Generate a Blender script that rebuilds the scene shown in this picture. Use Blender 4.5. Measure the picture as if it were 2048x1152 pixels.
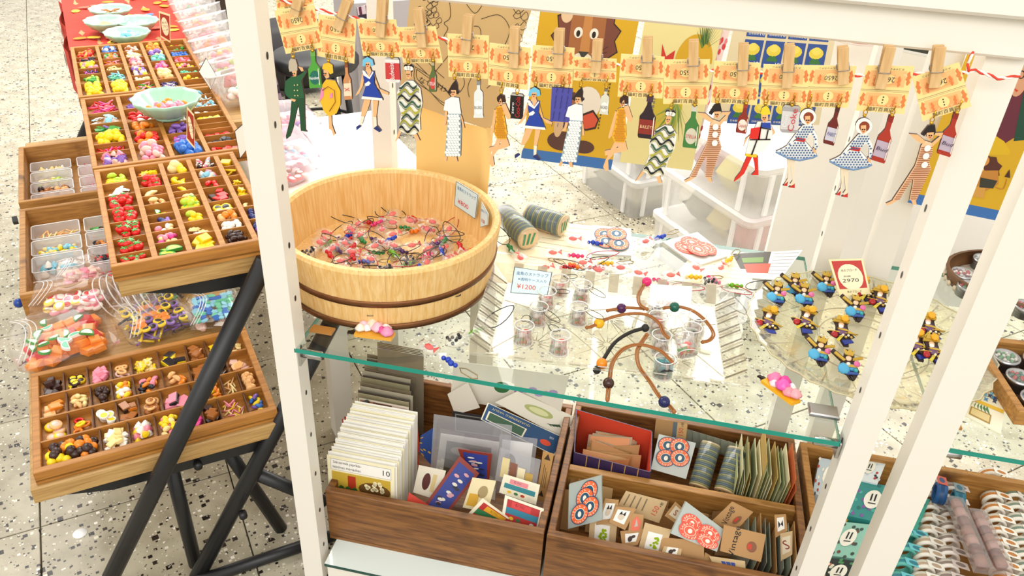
import bpy, math, random
from mathutils import Matrix, Vector
random.seed(7)
sc = bpy.context.scene
sc.cycles.transparent_max_bounces = 40; sc.cycles.max_bounces = 10; sc.cycles.transmission_bounces = 10
for o in list(bpy.data.objects): bpy.data.objects.remove(o)
COL = sc.collection
R = math.radians
# ---------------------------------------------------------------- camera
F_PX, PITCH, YAW, ROLL = 1612.0, R(32.35), R(10.27), R(3.2)
CP = Vector((0, 0, 1.45))
_fw = Vector((-math.sin(YAW)*math.cos(PITCH), math.cos(YAW)*math.cos(PITCH), -math.sin(PITCH)))
_r0 = Vector((math.cos(YAW), math.sin(YAW), 0)); _u0 = _r0.cross(_fw)
_rt = _r0*math.cos(ROLL) + _u0*math.sin(ROLL); _up = _u0*math.cos(ROLL) - _r0*math.sin(ROLL)
cd = bpy.data.cameras.new('camera'); cam = bpy.data.objects.new('camera', cd); COL.objects.link(cam)
cd.sensor_width = 36; cd.lens = F_PX*36/2048; cd.clip_start = .05; cd.clip_end = 60
cm = Matrix.Identity(4)
for i in range(3):
    cm[i][0] = _rt[i]; cm[i][1] = _up[i]; cm[i][2] = -_fw[i]; cm[i][3] = CP[i]
cam.matrix_world = cm; sc.camera = cam
# ---------------------------------------------------------------- light
world = bpy.data.worlds.new('world'); sc.world = world; world.use_nodes = True
bg = world.node_tree.nodes['Background']; bg.inputs[0].default_value = (1.0, .965, .905, 1); bg.inputs[1].default_value = .95
def area(name, loc, size, power, rot=(0, 0, 0), col=(1, .965, .905)):
    l = bpy.data.lights.new(name, 'AREA'); l.shape = 'RECTANGLE'; l.size, l.size_y = size; l.energy = power; l.color = col
    o = bpy.data.objects.new(name, l); COL.objects.link(o); o.location = loc; o.rotation_euler = rot
    return o
area('ceiling_light_panel', (.15, 4.75, 3.0), (4.6, 3.6), 250)
area('front_fill_light', (.1, -1.7, 2.9), (3.6, 1.4), 50, (R(46), 0, 0))  # added fill lamp, no fitting seen; brightens the faces turned to the camera
area('ceiling_light_panel', (-2.9, 3.0, 3.0), (1.6, 2.4), 55)
vs = sc.view_settings; vs.view_transform = 'Standard'; vs.look = 'None'; vs.gamma = 1; vs.use_curve_mapping = False; vs.exposure = .34
# ---------------------------------------------------------------- photo -> place
def ray(x, y): return (_fw + _rt*((x-1024)/F_PX) - _up*((y-576)/F_PX))
def PZ(x, y, z):            # point of the horizontal plane z
    d = ray(x, y); return CP + d*((z-CP.z)/d.z)
def PY(x, y, Y):            # point of the plane parallel to the shelf front
    d = ray(x, y); return CP + d*((Y-CP.y)/d.y)
TA = R(38.95)               # floor tiles and benches are turned against the shelf
UX = Vector((math.cos(TA), math.sin(TA), 0)); UY = Vector((-math.sin(TA), math.cos(TA), 0))
def TW(tx, ty, z=0): return UX*tx + UY*ty + Vector((0, 0, z))
def TM(tx, ty, z=0, rot=0): return Matrix.Translation(TW(tx, ty, z)) @ Matrix.Rotation(TA+rot, 4, 'Z')
def toT(p): return (p.dot(UX), p.dot(UY))
def LM(loc, rz=0, rx=0, ry=0, s=1):
    return Matrix.Translation(Vector(loc)) @ Matrix.Rotation(rz, 4, 'Z') @ Matrix.Rotation(ry, 4, 'Y') @ Matrix.Rotation(rx, 4, 'X') @ Matrix.Scale(s, 4)
# ---------------------------------------------------------------- materials
def lin(h):
    h = h.lstrip('#'); c = [int(h[i:i+2], 16)/255 for i in (0, 2, 4)]
    return tuple(x/12.92 if x <= .04045 else ((x+.055)/1.055)**2.4 for x in c) + (1,)
MC = {}
def mat(h, rough=.5, metal=0.0, spec=None, sub=0, noise=0):
    k = (h, rough, metal, sub, noise)
    if k in MC: return MC[k]
    m = bpy.data.materials.new('paint_'+h.strip('#')); m.use_nodes = True; nt = m.node_tree; b = nt.nodes['Principled BSDF']
    b.inputs['Base Color'].default_value = lin(h); b.inputs['Roughness'].default_value = rough; b.inputs['Metallic'].default_value = metal
    if noise:
        tc = nt.nodes.new('ShaderNodeTexCoord'); n = nt.nodes.new('ShaderNodeTexNoise'); n.inputs['Scale'].default_value = noise
        n.inputs['Detail'].default_value = 4
        mx = nt.nodes.new('ShaderNodeMix'); mx.data_type = 'RGBA'; c = lin(h)
        mx.inputs[6].default_value = tuple(x*.72 for x in c[:3])+(1,); mx.inputs[7].default_value = tuple(min(1, x*1.25) for x in c[:3])+(1,)
        nt.links.new(tc.outputs['Object'], n.inputs['Vector']); nt.links.new(n.outputs['Fac'], mx.inputs[0]); nt.links.new(mx.outputs[2], b.inputs['Base Color'])
    MC[k] = m; return m
def clear(tint='#ffffff', haze=0.0, rough=.05, refl=1.0, hazecol='#ffffff', ior=1.45):
    k = ('clear', tint, haze, rough, refl, hazecol)
    if k in MC: return MC[k]
    m = bpy.data.materials.new('clear_plastic'); m.use_nodes = True; nt = m.node_tree; nt.nodes.clear()
    N = nt.nodes.new; L = nt.links.new
    out = N('ShaderNodeOutputMaterial'); tr = N('ShaderNodeBsdfTransparent'); tr.inputs[0].default_value = lin(tint)
    gl = N('ShaderNodeBsdfGlossy'); gl.inputs['Roughness'].default_value = rough; gl.inputs[0].default_value = (1, 1, 1, 1)
    fr = N('ShaderNodeFresnel'); fr.inputs[0].default_value = ior
    ge = N('ShaderNodeNewGeometry'); im = N('ShaderNodeMix'); im.inputs[2].default_value = ior; im.inputs[3].default_value = 1/ior; L(ge.outputs['Backfacing'], im.inputs[0]); L(im.outputs[0], fr.inputs[0])
    mu = N('ShaderNodeMath'); mu.operation = 'MULTIPLY'; mu.inputs[1].default_value = refl; mu.use_clamp = True
    m1 = N('ShaderNodeMixShader'); L(fr.outputs[0], mu.inputs[0])
    base = tr.outputs[0]
    if haze:
        df = N('ShaderNodeBsdfDiffuse'); df.inputs[0].default_value = lin(hazecol)
        m2 = N('ShaderNodeMixShader'); m2.inputs[0].default_value = haze; L(base, m2.inputs[1]); L(df.outputs[0], m2.inputs[2]); base = m2.outputs[0]
    L(mu.outputs[0], m1.inputs[0]); L(base, m1.inputs[1]); L(gl.outputs[0], m1.inputs[2]); L(m1.outputs[0], out.inputs[0])
    MC[k] = m; return m
def wood(dark, light, scale=(30, 30, 2), rough=.55, knots=0, bands=0, coord='Object'):
    k = ('wood', dark, light, scale, knots, bands, coord)
    if k in MC: return MC[k]
    m = bpy.data.materials.new('wood'); m.use_nodes = True; nt = m.node_tree; N = nt.nodes.new; L = nt.links.new
    b = nt.nodes['Principled BSDF']; b.inputs['Roughness'].default_value = rough
    tc = N('ShaderNodeTexCoord'); mp = N('ShaderNodeMapping'); mp.inputs['Scale'].default_value = scale
    L(tc.outputs[coord], mp.inputs[0])
    n = N('ShaderNodeTexNoise'); n.inputs['Scale'].default_value = 3; n.inputs['Detail'].default_value = 6; n.inputs['Distortion'].default_value = .6
    L(mp.outputs[0], n.inputs['Vector'])
    rp = N('ShaderNodeValToRGB'); rp.color_ramp.elements[0].position = .32; rp.color_ramp.elements[1].position = .68
    rp.color_ramp.elements[0].color = lin(dark); rp.color_ramp.elements[1].color = lin(light)
    L(n.outputs['Fac'], rp.inputs[0]); c = rp.outputs[0]
    if knots:
        n2 = N('ShaderNodeTexNoise'); n2.inputs['Scale'].default_value = knots; n2.inputs['Detail'].default_value = 3; L(tc.outputs[coord], n2.inputs['Vector'])
        r2 = N('ShaderNodeValToRGB'); r2.color_ramp.elements[0].position = .64; r2.color_ramp.elements[1].position = .74
        r2.color_ramp.elements[0].color = (0, 0, 0, 1); L(n2.outputs['Fac'], r2.inputs[0])
        mx = N('ShaderNodeMix'); mx.data_type = 'RGBA'; L(r2.outputs[0], mx.inputs[0]); L(c, mx.inputs[6])
        d = lin(dark); mx.inputs[7].default_value = (d[0]*.35, d[1]*.3, d[2]*.3, 1); c = mx.outputs[2]
    L(c, b.inputs['Base Color'])
    bp = N('ShaderNodeBump'); bp.inputs['Strength'].default_value = .15; bp.inputs['Distance'].default_value = .002; L(n.outputs['Fac'], bp.inputs['Height']); L(bp.outputs[0], b.inputs['Normal'])
    MC[k] = m; return m
def terrazzo():
    m = bpy.data.materials.new('terrazzo'); m.use_nodes = True; nt = m.node_tree; N = nt.nodes.new; L = nt.links.new
    b = nt.nodes['Principled BSDF']; b.inputs['Roughness'].default_value = .32
    g = N('ShaderNodeNewGeometry')
    nz = N('ShaderNodeTexNoise'); nz.inputs['Scale'].default_value = 14; nz.inputs['Detail'].default_value = 5; L(g.outputs['Position'], nz.inputs['Vector'])
    rp = N('ShaderNodeValToRGB'); rp.color_ramp.elements[0].color = lin('#9c947e'); rp.color_ramp.elements[1].color = lin('#b8b19b')
    rp.color_ramp.elements[0].position = .35; rp.color_ramp.elements[1].position = .65
    L(nz.outputs['Fac'], rp.inputs[0]); c = rp.outputs[0]
    # distortion of the coordinates makes broken, angular chips
    for scale, keep, lo, hi, cols in ((95, .60, .0, .10, ('#211a15', '#3a2f28')), (52, .70, .0, .17, ('#100c0a', '#2a211c')), (80, .80, .0, .06, ('#f2ede2', '#ded6c6')), (150, .62, 0, .05, ('#8f8372', '#efe9dc'))):
        v = N('ShaderNodeTexVoronoi'); v.inputs['Scale'].default_value = scale; v.feature = 'F1'; v.distance = 'MANHATTAN'
        v2 = N('ShaderNodeTexVoronoi'); v2.inputs['Scale'].default_value = scale; v2.feature = 'F1'; v2.distance = 'EUCLIDEAN'
        ad = N('ShaderNodeVectorMath'); ad.operation = 'ADD'; ad.inputs[1].default_value = (scale*.37, scale*.11, 0)
        fl = N('ShaderNodeVectorMath'); fl.operation = 'MULTIPLY'; fl.inputs[1].default_value = (1, 1, 0); L(g.outputs['Position'], fl.inputs[0]); L(fl.outputs[0], ad.inputs[0])
        L(ad.outputs[0], v.inputs['Vector']); L(ad.outputs[0], v2.inputs['Vector'])
        sp = N('ShaderNodeSeparateColor'); L(v.outputs['Color'], sp.inputs[0])
        gt = N('ShaderNodeMath'); gt.operation = 'GREATER_THAN'; gt.inputs[1].default_value = keep; L(sp.outputs[0], gt.inputs[0])
        rr = N('ShaderNodeMath'); rr.operation = 'MULTIPLY_ADD'; rr.inputs[1].default_value = .42; rr.inputs[2].default_value = .16; L(sp.outputs[1], rr.inputs[0])
        lt = N('ShaderNodeMath'); lt.operation = 'LESS_THAN'; L(v.outputs['Distance'], lt.inputs[0]); L(rr.outputs[0], lt.inputs[1])
        mu = N('ShaderNodeMath'); mu.operation = 'MULTIPLY'; L(gt.outputs[0], mu.inputs[0]); L(lt.outputs[0], mu.inputs[1])
        cc = N('ShaderNodeMix'); cc.data_type = 'RGBA'; cc.inputs[6].default_value = lin(cols[0]); cc.inputs[7].default_value = lin(cols[1]); L(sp.outputs[2], cc.inputs[0])
        mx = N('ShaderNodeMix'); mx.data_type = 'RGBA'; L(mu.outputs[0], mx.inputs[0]); L(c, mx.inputs[6]); L(cc.outputs[2], mx.inputs[7]); c = mx.outputs[2]
    L(c, b.inputs['Base Color'])
    return m
WHITE = mat('#ece8de', .35); PAPER = mat('#f6f4ee', .6); BLACK = mat('#17171a', .4); INK = mat('#1b1a22', .6)
BLACKM = mat('#1d1d1f', .42, noise=40); GOLD = mat('#d7a93a', .25, 1.0); SILVER = mat('#c9c9c9', .2, 1.0); STEEL = mat('#a9a9aa', .3, 1.0)
JADE = mat('#a9d8bc', .18); CREAM = mat('#f7db92', .6); ORANGE = mat('#f0a660', .6); RUST = mat('#de7f42', .6)
GLASS = clear('#f3fbf8', 0, .01, .95); TEAL = mat('#1f8f7d', .12); PLASTIC = clear('#fbfbfb', .05, .08, 1.1)
FROST = clear('#f4f4f4', .42, .25, .8); CRYSTAL = clear('#fbfaf4', .09, .04, 1.1); BAG = clear('#ffffff', .02, .08, .9)
TRAYW = wood('#9a6426', '#bd8138', (3, 40, 40), .5); BOARD = wood('#a37c45', '#c6a166', (4, 70, 70), .5)
DARKW = wood('#5e3818', '#91602f', (5, 50, 50), .5, knots=7); TUBW = wood('#e0b065', '#f2cf92', (70, 70, 3), .5); PALEW = wood('#c69c63', '#e2c08c', (40, 40, 4), .6)
MIDW = wood('#94642c', '#bd8a48', (5, 50, 50), .5, knots=9)
# ---------------------------------------------------------------- mesh builder
TXT = {}
def text_mesh(s):
    if s not in TXT:
        c = bpy.data.curves.new('lettering', 'FONT'); c.body = s; c.size = 1; c.align_x = 'CENTER'; c.align_y = 'CENTER'; c.resolution_u = 2
        o = bpy.data.objects.new('lettering', c); COL.objects.link(o)
        me = bpy.data.meshes.new_from_object(o.evaluated_get(bpy.context.evaluated_depsgraph_get()))
        bpy.data.objects.remove(o); bpy.data.curves.remove(c)
        V = [v.co.copy() for v in me.vertices]; Fc = [tuple(p.vertices) for p in me.polygons]
        bpy.data.meshes.remove(me); w = max((v.x for v in V), default=.5)-min((v.x for v in V), default=-.5)
        TXT[s] = (V, Fc, w)
    return TXT[s]
class MB:
    def __init__(s): s.v = []; s.f = []; s.m = []; s.sm = []; s.mats = []
    def add(s, V, Fc, mt, smooth=False, M=None):
        if mt not in s.mats: s.mats.append(mt)
        k = s.mats.index(mt); n = len(s.v)
        s.v += [tuple(M @ Vector(v)) for v in V] if M is not None else [tuple(v) for v in V]
        for f in Fc: s.f.append(tuple(i+n for i in f)); s.m.append(k); s.sm.append(smooth)
        return s
    def box(s, a, b, mt, M=None, bev=0):
        x0, y0, z0 = a; x1, y1, z1 = b
        if bev:
            e = bev; V = []; Fc = []
            for (z, i) in ((z0, e), (z0+e, 0), (z1-e, 0), (z1, e)):
                V += [(x0+i, y0+i, z), (x1-i, y0+i, z), (x1-i, y1-i, z), (x0+i, y1-i, z)]
            Fc = [(3, 2, 1, 0), (12, 13, 14, 15)]
            for k in range(3):
                for j in range(4): Fc.append((4*k+j, 4*k+(j+1) % 4, 4*k+4+(j+1) % 4, 4*k+4+j))
            return s.add(V, Fc, mt, False, M)
        V = [(x0, y0, z0), (x1, y0, z0), (x1, y1, z0), (x0, y1, z0), (x0, y0, z1), (x1, y0, z1), (x1, y1, z1), (x0, y1, z1)]
        return s.add(V, [(3, 2, 1, 0), (4, 5, 6, 7), (0, 1, 5, 4), (1, 2, 6, 5), (2, 3, 7, 6), (3, 0, 4, 7)], mt, False, M)
    def prism(s, poly, z0, z1, mt, M=None, side=None):
        if sum(poly[i][0]*poly[(i+1) % len(poly)][1]-poly[(i+1) % len(poly)][0]*poly[i][1] for i in range(len(poly))) < 0: poly = poly[::-1]
        n = len(poly); V = [(x, y, z0) for x, y in poly]+[(x, y, z1) for x, y in poly]
        s.add(V, [tuple(range(n, 2*n)), tuple(range(n-1, -1, -1))], mt, False, M)
        return s.add(V, [(i, (i+1) % n, n+(i+1) % n, n+i) for i in range(n)], side or mt, False, M)
    def flat(s, poly, z, mt, M=None):
        if sum(poly[i][0]*poly[(i+1) % len(poly)][1]-poly[(i+1) % len(poly)][0]*poly[i][1] for i in range(len(poly))) < 0: poly = poly[::-1]
        return s.add([(x, y, z) for x, y in poly], [tuple(range(len(poly)))], mt, False, M)
    def rect(s, x0, y0, x1, y1, z, mt, M=None): return s.flat([(x0, y0), (x1, y0), (x1, y1), (x0, y1)], z, mt, M)
    def disc(s, x, y, rx, ry, z, mt, M=None, n=20): return s.flat([(x+rx*math.cos(2*math.pi*i/n), y+ry*math.sin(2*math.pi*i/n)) for i in range(n)], z, mt, M)
    def lathe(s, prof, mt, n=20, M=None, smooth=True, sx=1, sy=1, wob=None):
        V = []; Fc = []
        for i in range(n):
            a = 2*math.pi*i/n; w = wob(i) if wob else 1
            for r, z in prof: V.append((r*w*math.cos(a)*sx, r*w*math.sin(a)*sy, z))
        k = len(prof)
        for i in range(n):
            j = (i+1) % n
            for q in range(k-1):
                a, b, c, d = i*k+q, j*k+q, j*k+q+1, i*k+q+1
                if prof[q][0] < 1e-9: Fc.append((a, c, d))
                elif prof[q+1][0] < 1e-9: Fc.append((a, b, c))
                else: Fc.append((a, b, c, d))
        return s.add(V, Fc, mt, smooth, M)
    def ball(s, c, r, mt, n=10, k=6, sx=1, sy=1, sz=1, M=None):
        T = Matrix.Translation(Vector(c)); T = M @ T if M is not None else T
        return s.lathe([(r*math.sin(math.pi*i/k) if 0 < i < k else 0, -r*sz*math.cos(math.pi*i/k)) for i in range(k+1)], mt, n, T, True, sx, sy)
    def tube(s, path, r, mt, n=8, closed=False, M=None, smooth=True):
        P = [Vector(p) for p in path]; m = len(P); V = []; Fc = []; up = None
        for i in range(m):
            t = (P[(i+1) % m]-P[i-1]) if closed else (P[min(i+1, m-1)]-P[max(i-1, 0)])
            t = t.normalized() if t.length > 1e-12 else Vector((0, 0, 1))
            if up is None: up = Vector((0, 0, 1)) if abs(t.z) < .9 else Vector((1, 0, 0))
            a = t.cross(up); a = a.normalized() if a.length > 1e-6 else t.orthogonal().normalized(); b = a.cross(t).normalized(); up = b
            rr = r[i] if isinstance(r, (list, tuple)) else r
            for j in range(n):
                q = 2*math.pi*j/n; V.append(P[i]+a*(rr*math.cos(q))+b*(rr*math.sin(q)))
        for i in range(m if closed else m-1):
            for j in range(n):
                i2 = (i+1) % m; Fc.append((i*n+j, i2*n+j, i2*n+(j+1) % n, i*n+(j+1) % n))
        if not closed: Fc += [tuple(range(n)), tuple(range(m*n-1, (m-1)*n-1, -1))]
        return s.add(V, Fc, mt, smooth, M)
    def text(s, t, x, y, size, z, mt, M=None, rot=0, width=None, sx=1):
        V, Fc, w = text_mesh(t); k = size; kx = (width/w if width else k)*sx
        c, d = math.cos(rot), math.sin(rot)
        return s.add([(x+c*v.x*kx-d*v.y*k, y+d*v.x*kx+c*v.y*k, z) for v in V], Fc, mt, False, M)
    def mesh(s, name):
        me = bpy.data.meshes.new(name); me.from_pydata(s.v, [], s.f); me.polygons.foreach_set('material_index', s.m); me.polygons.foreach_set('use_smooth', s.sm)
        for m in s.mats: me.materials.append(m)
        me.update(); return me
WMX = {}
def tag(o, label=None, cat=None, group=None, kind=None):
    if label: o['label'] = label
    if cat: o['category'] = cat
    if group: o['group'] = group
    if kind: o['kind'] = kind
    return o
def link(name, data, parent=None, M=None):
    o = bpy.data.objects.new(name, data); COL.objects.link(o); M = M if M is not None else Matrix.Identity(4)
    if parent is not None: o.parent = parent
    o.matrix_basis = M; WMX[o] = (WMX[parent] @ M) if parent is not None else M
    return o
def thing(name, label, cat, M=None, group=None):
    if isinstance(M, (tuple, Vector)): M = Matrix.Translation(Vector(M))
    return tag(link(name, None, None, M), label, cat, group)
def part(name, mb, parent, M=None, label=None): return tag(link(name, mb if isinstance(mb, bpy.types.Mesh) else mb.mesh(name), parent, M), label)
def solo(name, mb, label, cat, M=None, group=None):
    if isinstance(M, (tuple, Vector)): M = Matrix.Translation(Vector(M))
    return tag(link(name, mb if isinstance(mb, bpy.types.Mesh) else mb.mesh(name), None, M), label, cat, group)
def wpart(name, mb, parent, label=None):            # mesh given in world coordinates, origin moved to its own base
    W = WMX[parent].inverted() if parent is not None else Matrix.Identity(4)
    V = [W @ Vector(v) for v in mb.v]
    c = Vector(((min(v.x for v in V)+max(v.x for v in V))/2, (min(v.y for v in V)+max(v.y for v in V))/2, min(v.z for v in V)))
    mb.v = [tuple(v-c) for v in V]
    return tag(link(name, mb.mesh(name), parent, Matrix.Translation(c)), label)
def wsolo(name, mb, label, cat, group=None): return tag(wpart(name, mb, None), label, cat, group)
def struct(name, mb, M=None): return tag(link(name, mb.mesh(name), None, M), kind='structure')
def dup(o, M, label=None, group=None, parent=None):
    c = o.copy(); COL.objects.link(c)
    if parent is not None: c.parent = parent
    c.matrix_basis = M; WMX[c] = M
    if label: c['label'] = label
    if group: c['group'] = group
    for ch in list(KIDS.get(o) or o.children): dup(ch, ch.matrix_basis.copy(), None, None, c)
    return c
KIDS = {}
ORD = ['first', 'second', 'third', 'fourth', 'fifth', 'sixth', 'seventh', 'eighth', 'ninth', 'tenth', 'eleventh', 'twelfth', 'thirteenth', 'fourteenth', 'fifteenth', 'sixteenth']
# ================================================================ floor
TER = terrazzo()
fl = MB().rect(-30, -12, 30, 40, -.0125, mat('#8a8272', .7)); floor = struct('floor', fl, TM(0, 0, 0))
tile = None; TS = .405
tm = MB().box((-TS/2+.0015, -TS/2+.0015, -.012), (TS/2-.0015, TS/2-.0015, 0), TER, bev=.0012).mesh('floor_tile')
cnt = 0
for i in range(-7, 9):
    for j in range(-2, 17):
        c = ((i+.5)*TS-.316, 1.534+(j+.5)*TS-.81)
        p = TW(*c)
        v = p-CP; d = v.dot(_fw)
        if d < .3: continue
        x = 1024+F_PX*v.dot(_rt)/d; y = 576-F_PX*v.dot(_up)/d; mrg = F_PX*.45/d
        if -mrg < x < 2048+mrg and -mrg < y < 1152+mrg and cnt < 298:
            part('floor_tile', tm, floor, Matrix.Translation((c[0], c[1], 0))); cnt += 1
far = MB()
for i in range(-30, 40):
    for j in range(-8, 60):
        if -7 <= i < 9 and -2 <= j < 17: continue
        cx, cy = (i+.5)*TS-.316, 1.534+(j+.5)*TS-.81; h = TS/2-.0015
        far.rect(cx-h, cy-h, cx+h, cy+h, 0, TER)
ft = part('floor_tile_far', far, floor); ft['kind'] = 'stuff'
# white cupboard side behind the shelves
wb = MB().box((0, 0, 0), (2.4, .03, 1.2), mat('#fdfcf8', .4))
struct('wall_back', wb, Matrix.Translation((.295, 1.80, .43)))
# ================================================================ shelf units
YF = .976; ZS = .64
def post(x0, x1, y0, y1, parent, side, z1=1.24):
    p = MB().box((0, 0, 0), (x1-x0, y1-y0, z1), WHITE, bev=.004)
    o = part('post', p, parent, Matrix.Translation((x0, y0, 0)))
    hm = MB(); 
    for k in range(12):
        z = .0455+k*.0975; xx = (x1-x0+.0006) if side > 0 else -.0006; yy = (y1-y0)/2
        hm2 = MB().add([(xx, yy+.0030*math.cos(a), z+.0055*math.sin(a)) for a in [2*math.pi*i/10 for i in range(10)]], [tuple(range(10)) if side > 0 else tuple(range(9, -1, -1))], BLACK)
        part('peg_hole', hm2, o)
    return o
ua = thing('display_shelf', 'white open shelf unit with pegged posts, glass shelf, twine strung across its front', 'shelf', (-.1, 1.22, 0))
W0 = Vector((-.1, 1.22, 0))
def U(v): return Vector(v)-W0
for (x0, x1, sd) in ((-.572, -.532, 1), (.338, .378, -1)):
    for (y0, y1) in ((.976, 1.012), (1.467, 1.503)):
        post(x0-W0.x, x1-W0.x, y0-W0.y, y1-W0.y, ua, sd)
part('top_beam', MB().box(U((-.572, .962, 1.218)), U((.378, .984, 1.262)), WHITE, bev=.003), ua)
part('top_cornice', MB().box(U((-.58, .945, 1.262)), U((.386, .99, 1.33)), WHITE, bev=.004), ua)
part('back_beam', MB().box(U((-.572, 1.47, 1.20)), U((.378, 1.49, 1.262)), WHITE, bev=.003), ua)
part('plinth', MB().box(U((-.518, .972, 0)), U((.33, 1.44, .112)), WHITE, bev=.004), ua)
part('plinth_glass', MB().box(U((-.521, .968, .112)), U((.332, 1.44, .119)), mat('#e4efeb', .08)), ua)
part('plinth_glass_edge', MB().box(U((-.521, .9665, .1125)), U((.332, .968, .1185)), mat('#1d4a43', .2)), ua)
ub = thing('display_shelf', 'second white shelf unit standing right of the twine-hung one', 'shelf', (.9, 1.22, 0))
W0 = Vector((.9, 1.22, 0))
for (y0, y1) in ((.976, 1.012), (1.467, 1.503)): post(.428-.9, .476-.9, y0-1.22, y1-1.22, ub, 1)
for (y0, y1) in ((.976, 1.012), (1.467, 1.503)): post(1.33-.9, 1.37-.9, y0-1.22, y1-1.22, ub, -1)
part('top_beam', MB().box(U((.428, .962, 1.218)), U((1.37, .984, 1.262)), WHITE, bev=.003), ub)
part('top_cornice', MB().box(U((.42, .945, 1.262)), U((1.37, .99, 1.33)), WHITE, bev=.004), ub)
part('plinth', MB().box(U((.395, 1.015, 0)), U((1.33, 1.45, .11)), WHITE, bev=.004), ub)
def glass_shelf(label, x0, x1, y0, y1, z):
    g = thing('glass_shelf', label, 'glass shelf', ((x0+x1)/2, (y0+y1)/2, z-.008)); hx, hy = (x1-x0)/2, (y1-y0)/2
    part('pane', MB().rect(-hx, -hy, hx, hy, .008, GLASS), g)
    for a, b in (((-hx, -hy, 0), (hx, -hy+.0008, .008)), ((-hx, hy-.0008, 0), (hx, hy, .008)), ((-hx, -hy, 0), (-hx+.0008, hy, .008)), ((hx-.0008, -hy, 0), (hx, hy, .008))):
        part('polished_edge', MB().box(a, b, TEAL), g, label='teal green glass edge')
    return g
glass_shelf('clear glass shelf with teal edge under the wooden tub', -.535, .331, YF, 1.545, ZS)
glass_shelf('clear glass shelf of the right unit under the round tins', .482, 1.33, YF+.03, 1.56, ZS)
def bracket(x, y, s, label, par):
    # clamp plate against the post, rubber pad and pin below the glass
    b = MB().box((-.002, -.012, -.03), (.002, .012, .0), SILVER, bev=.0008)
    part('shelf_clamp_plate', b, par, Matrix.Translation(Vector((x, y, ZS-.009))-W0))
    b = MB().tube([(0, 0, 0), (s*.036, 0, 0)], .0075, SILVER, 14)
    part('shelf_clamp_pin', b, par, Matrix.Translation(Vector((x, y-.002, ZS-.018))-W0))
    b = MB().box((0, -.009, 0), (s*.04 if s > 0 else 0, .009, .004), mat('#b07a3a', .4)) if s > 0 else MB().box((-.045, -.014, 0), (0, .014, .008), STEEL, bev=.002)
    part('shelf_clamp_pad', b, par, Matrix.Translation(Vector((x, y+.042, ZS+.0005))-W0))
W0 = Vector((-.1, 1.22, 0)); bracket(-.53, .992, 1, '', ua); bracket(.334, .996, -1, '', ua)
W0 = Vector((.9, 1.22, 0)); bracket(.478, 1.02, 1, '', ub)
# ================================================================ low and high bench on the left
def bench(label, tx0, tx1, ty0, ty1, z, th, legs):
    b = thing('display_bench', label, 'bench', TM((tx0+tx1)/2, (ty0+ty1)/2, 0)); cx, cy = (tx0+tx1)/2, (ty0+ty1)/2
    L_ = lambda p: (p[0]-cx, p[1]-cy, p[2])
    if tx1 > .3: part('table_top', MB().prism([(tx0-cx, ty0-cy), (.212-cx, ty0-cy), (.212-cx, 1.86-cy), (tx1-cx, 1.86-cy), (tx1-cx, ty1-cy), (tx0-cx, ty1-cy)], z-th, z, BOARD), b)
    else: part('table_top', MB().box(L_((tx0, ty0, z-th)), L_((tx1, ty1, z)), BOARD, bev=.003), b)
    part('apron', MB().prism([(tx0+.03-cx, z-th), (min(tx1, .21)-cx, z-th), (min(tx1, .21)-cx, z-th-.04), (tx0+.12-cx, z-th-.036), (tx0+.03-cx, z-th-.012)], -.009, .009, BLACKM), b, Matrix.Translation((0, ty0+.03-cy, 0)) @ Matrix.Rotation(R(90), 4, 'X'))
    part('apron', MB().box(L_((tx0+.03, ty1-.06, z-th-.04)), L_((tx1, ty1-.04, z-th)), BLACKM), b)
    for p, q, r in legs: part('leg', MB().tube([L_(p), L_(q)], r, BLACKM, 12), b)
    return b, L_
hb, hL = bench('tall wooden bench on black folding legs carrying the type-case trays', -.037, .37, 1.235, 3.2, .746, .03,
    [((.19, 1.215, .745), (-.245, 1.215, 0), .0165), ((.31, 1.252, .58), (-.03, 1.252, 0), .0165), ((.19, 3.2, .715), (-.245, 3.2, 0), .0165), ((-.0, 3.15, .70), (.33, 3.15, 0), .0165)])
lb, lL = bench('low wooden bench on black folding legs below the trays', -.25, .172, 1.24, 2.9, .368, .036,
    [((-.027, 1.29, .34), (-.026, 1.29, 0), .014), ((.06, 1.31, .34), (.16, 1.31, 0), .014), ((.195, 2.8, .35), (-.03, 2.8, 0), .0165), ((-.027, 2.7, .34), (-.026, 2.7, 0), .014)])
part('brace', MB().tube([lL((.125, 1.255, .235)), lL((.25, 1.255, .10))], .014, BLACKM, 10), lb)
part('foot_rail', MB().tube([lL((-.03, 1.232, .013)), lL((.30, 1.232, .013))], .013, BLACKM, 10), lb)
for p in ((.02, 1.255, .31), (.081, 1.228, .172)):
    part('bolt', MB().tube([(0, 0, 0), (0, -.014, 0)], .008, BLACKM, 8), lb, Matrix.Translation(lL(p)))
# white sticker lying on the floor
wsolo('floor_sticker', MB().lathe([(0, 0), (.0145, 0), (.0145, .0012), (0, .0012)], mat('#ffffff', .5), 20, LM(PZ(160, 1067, .0001))), 'small round white sticker stuck on the terrazzo floor', 'sticker')
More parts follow.
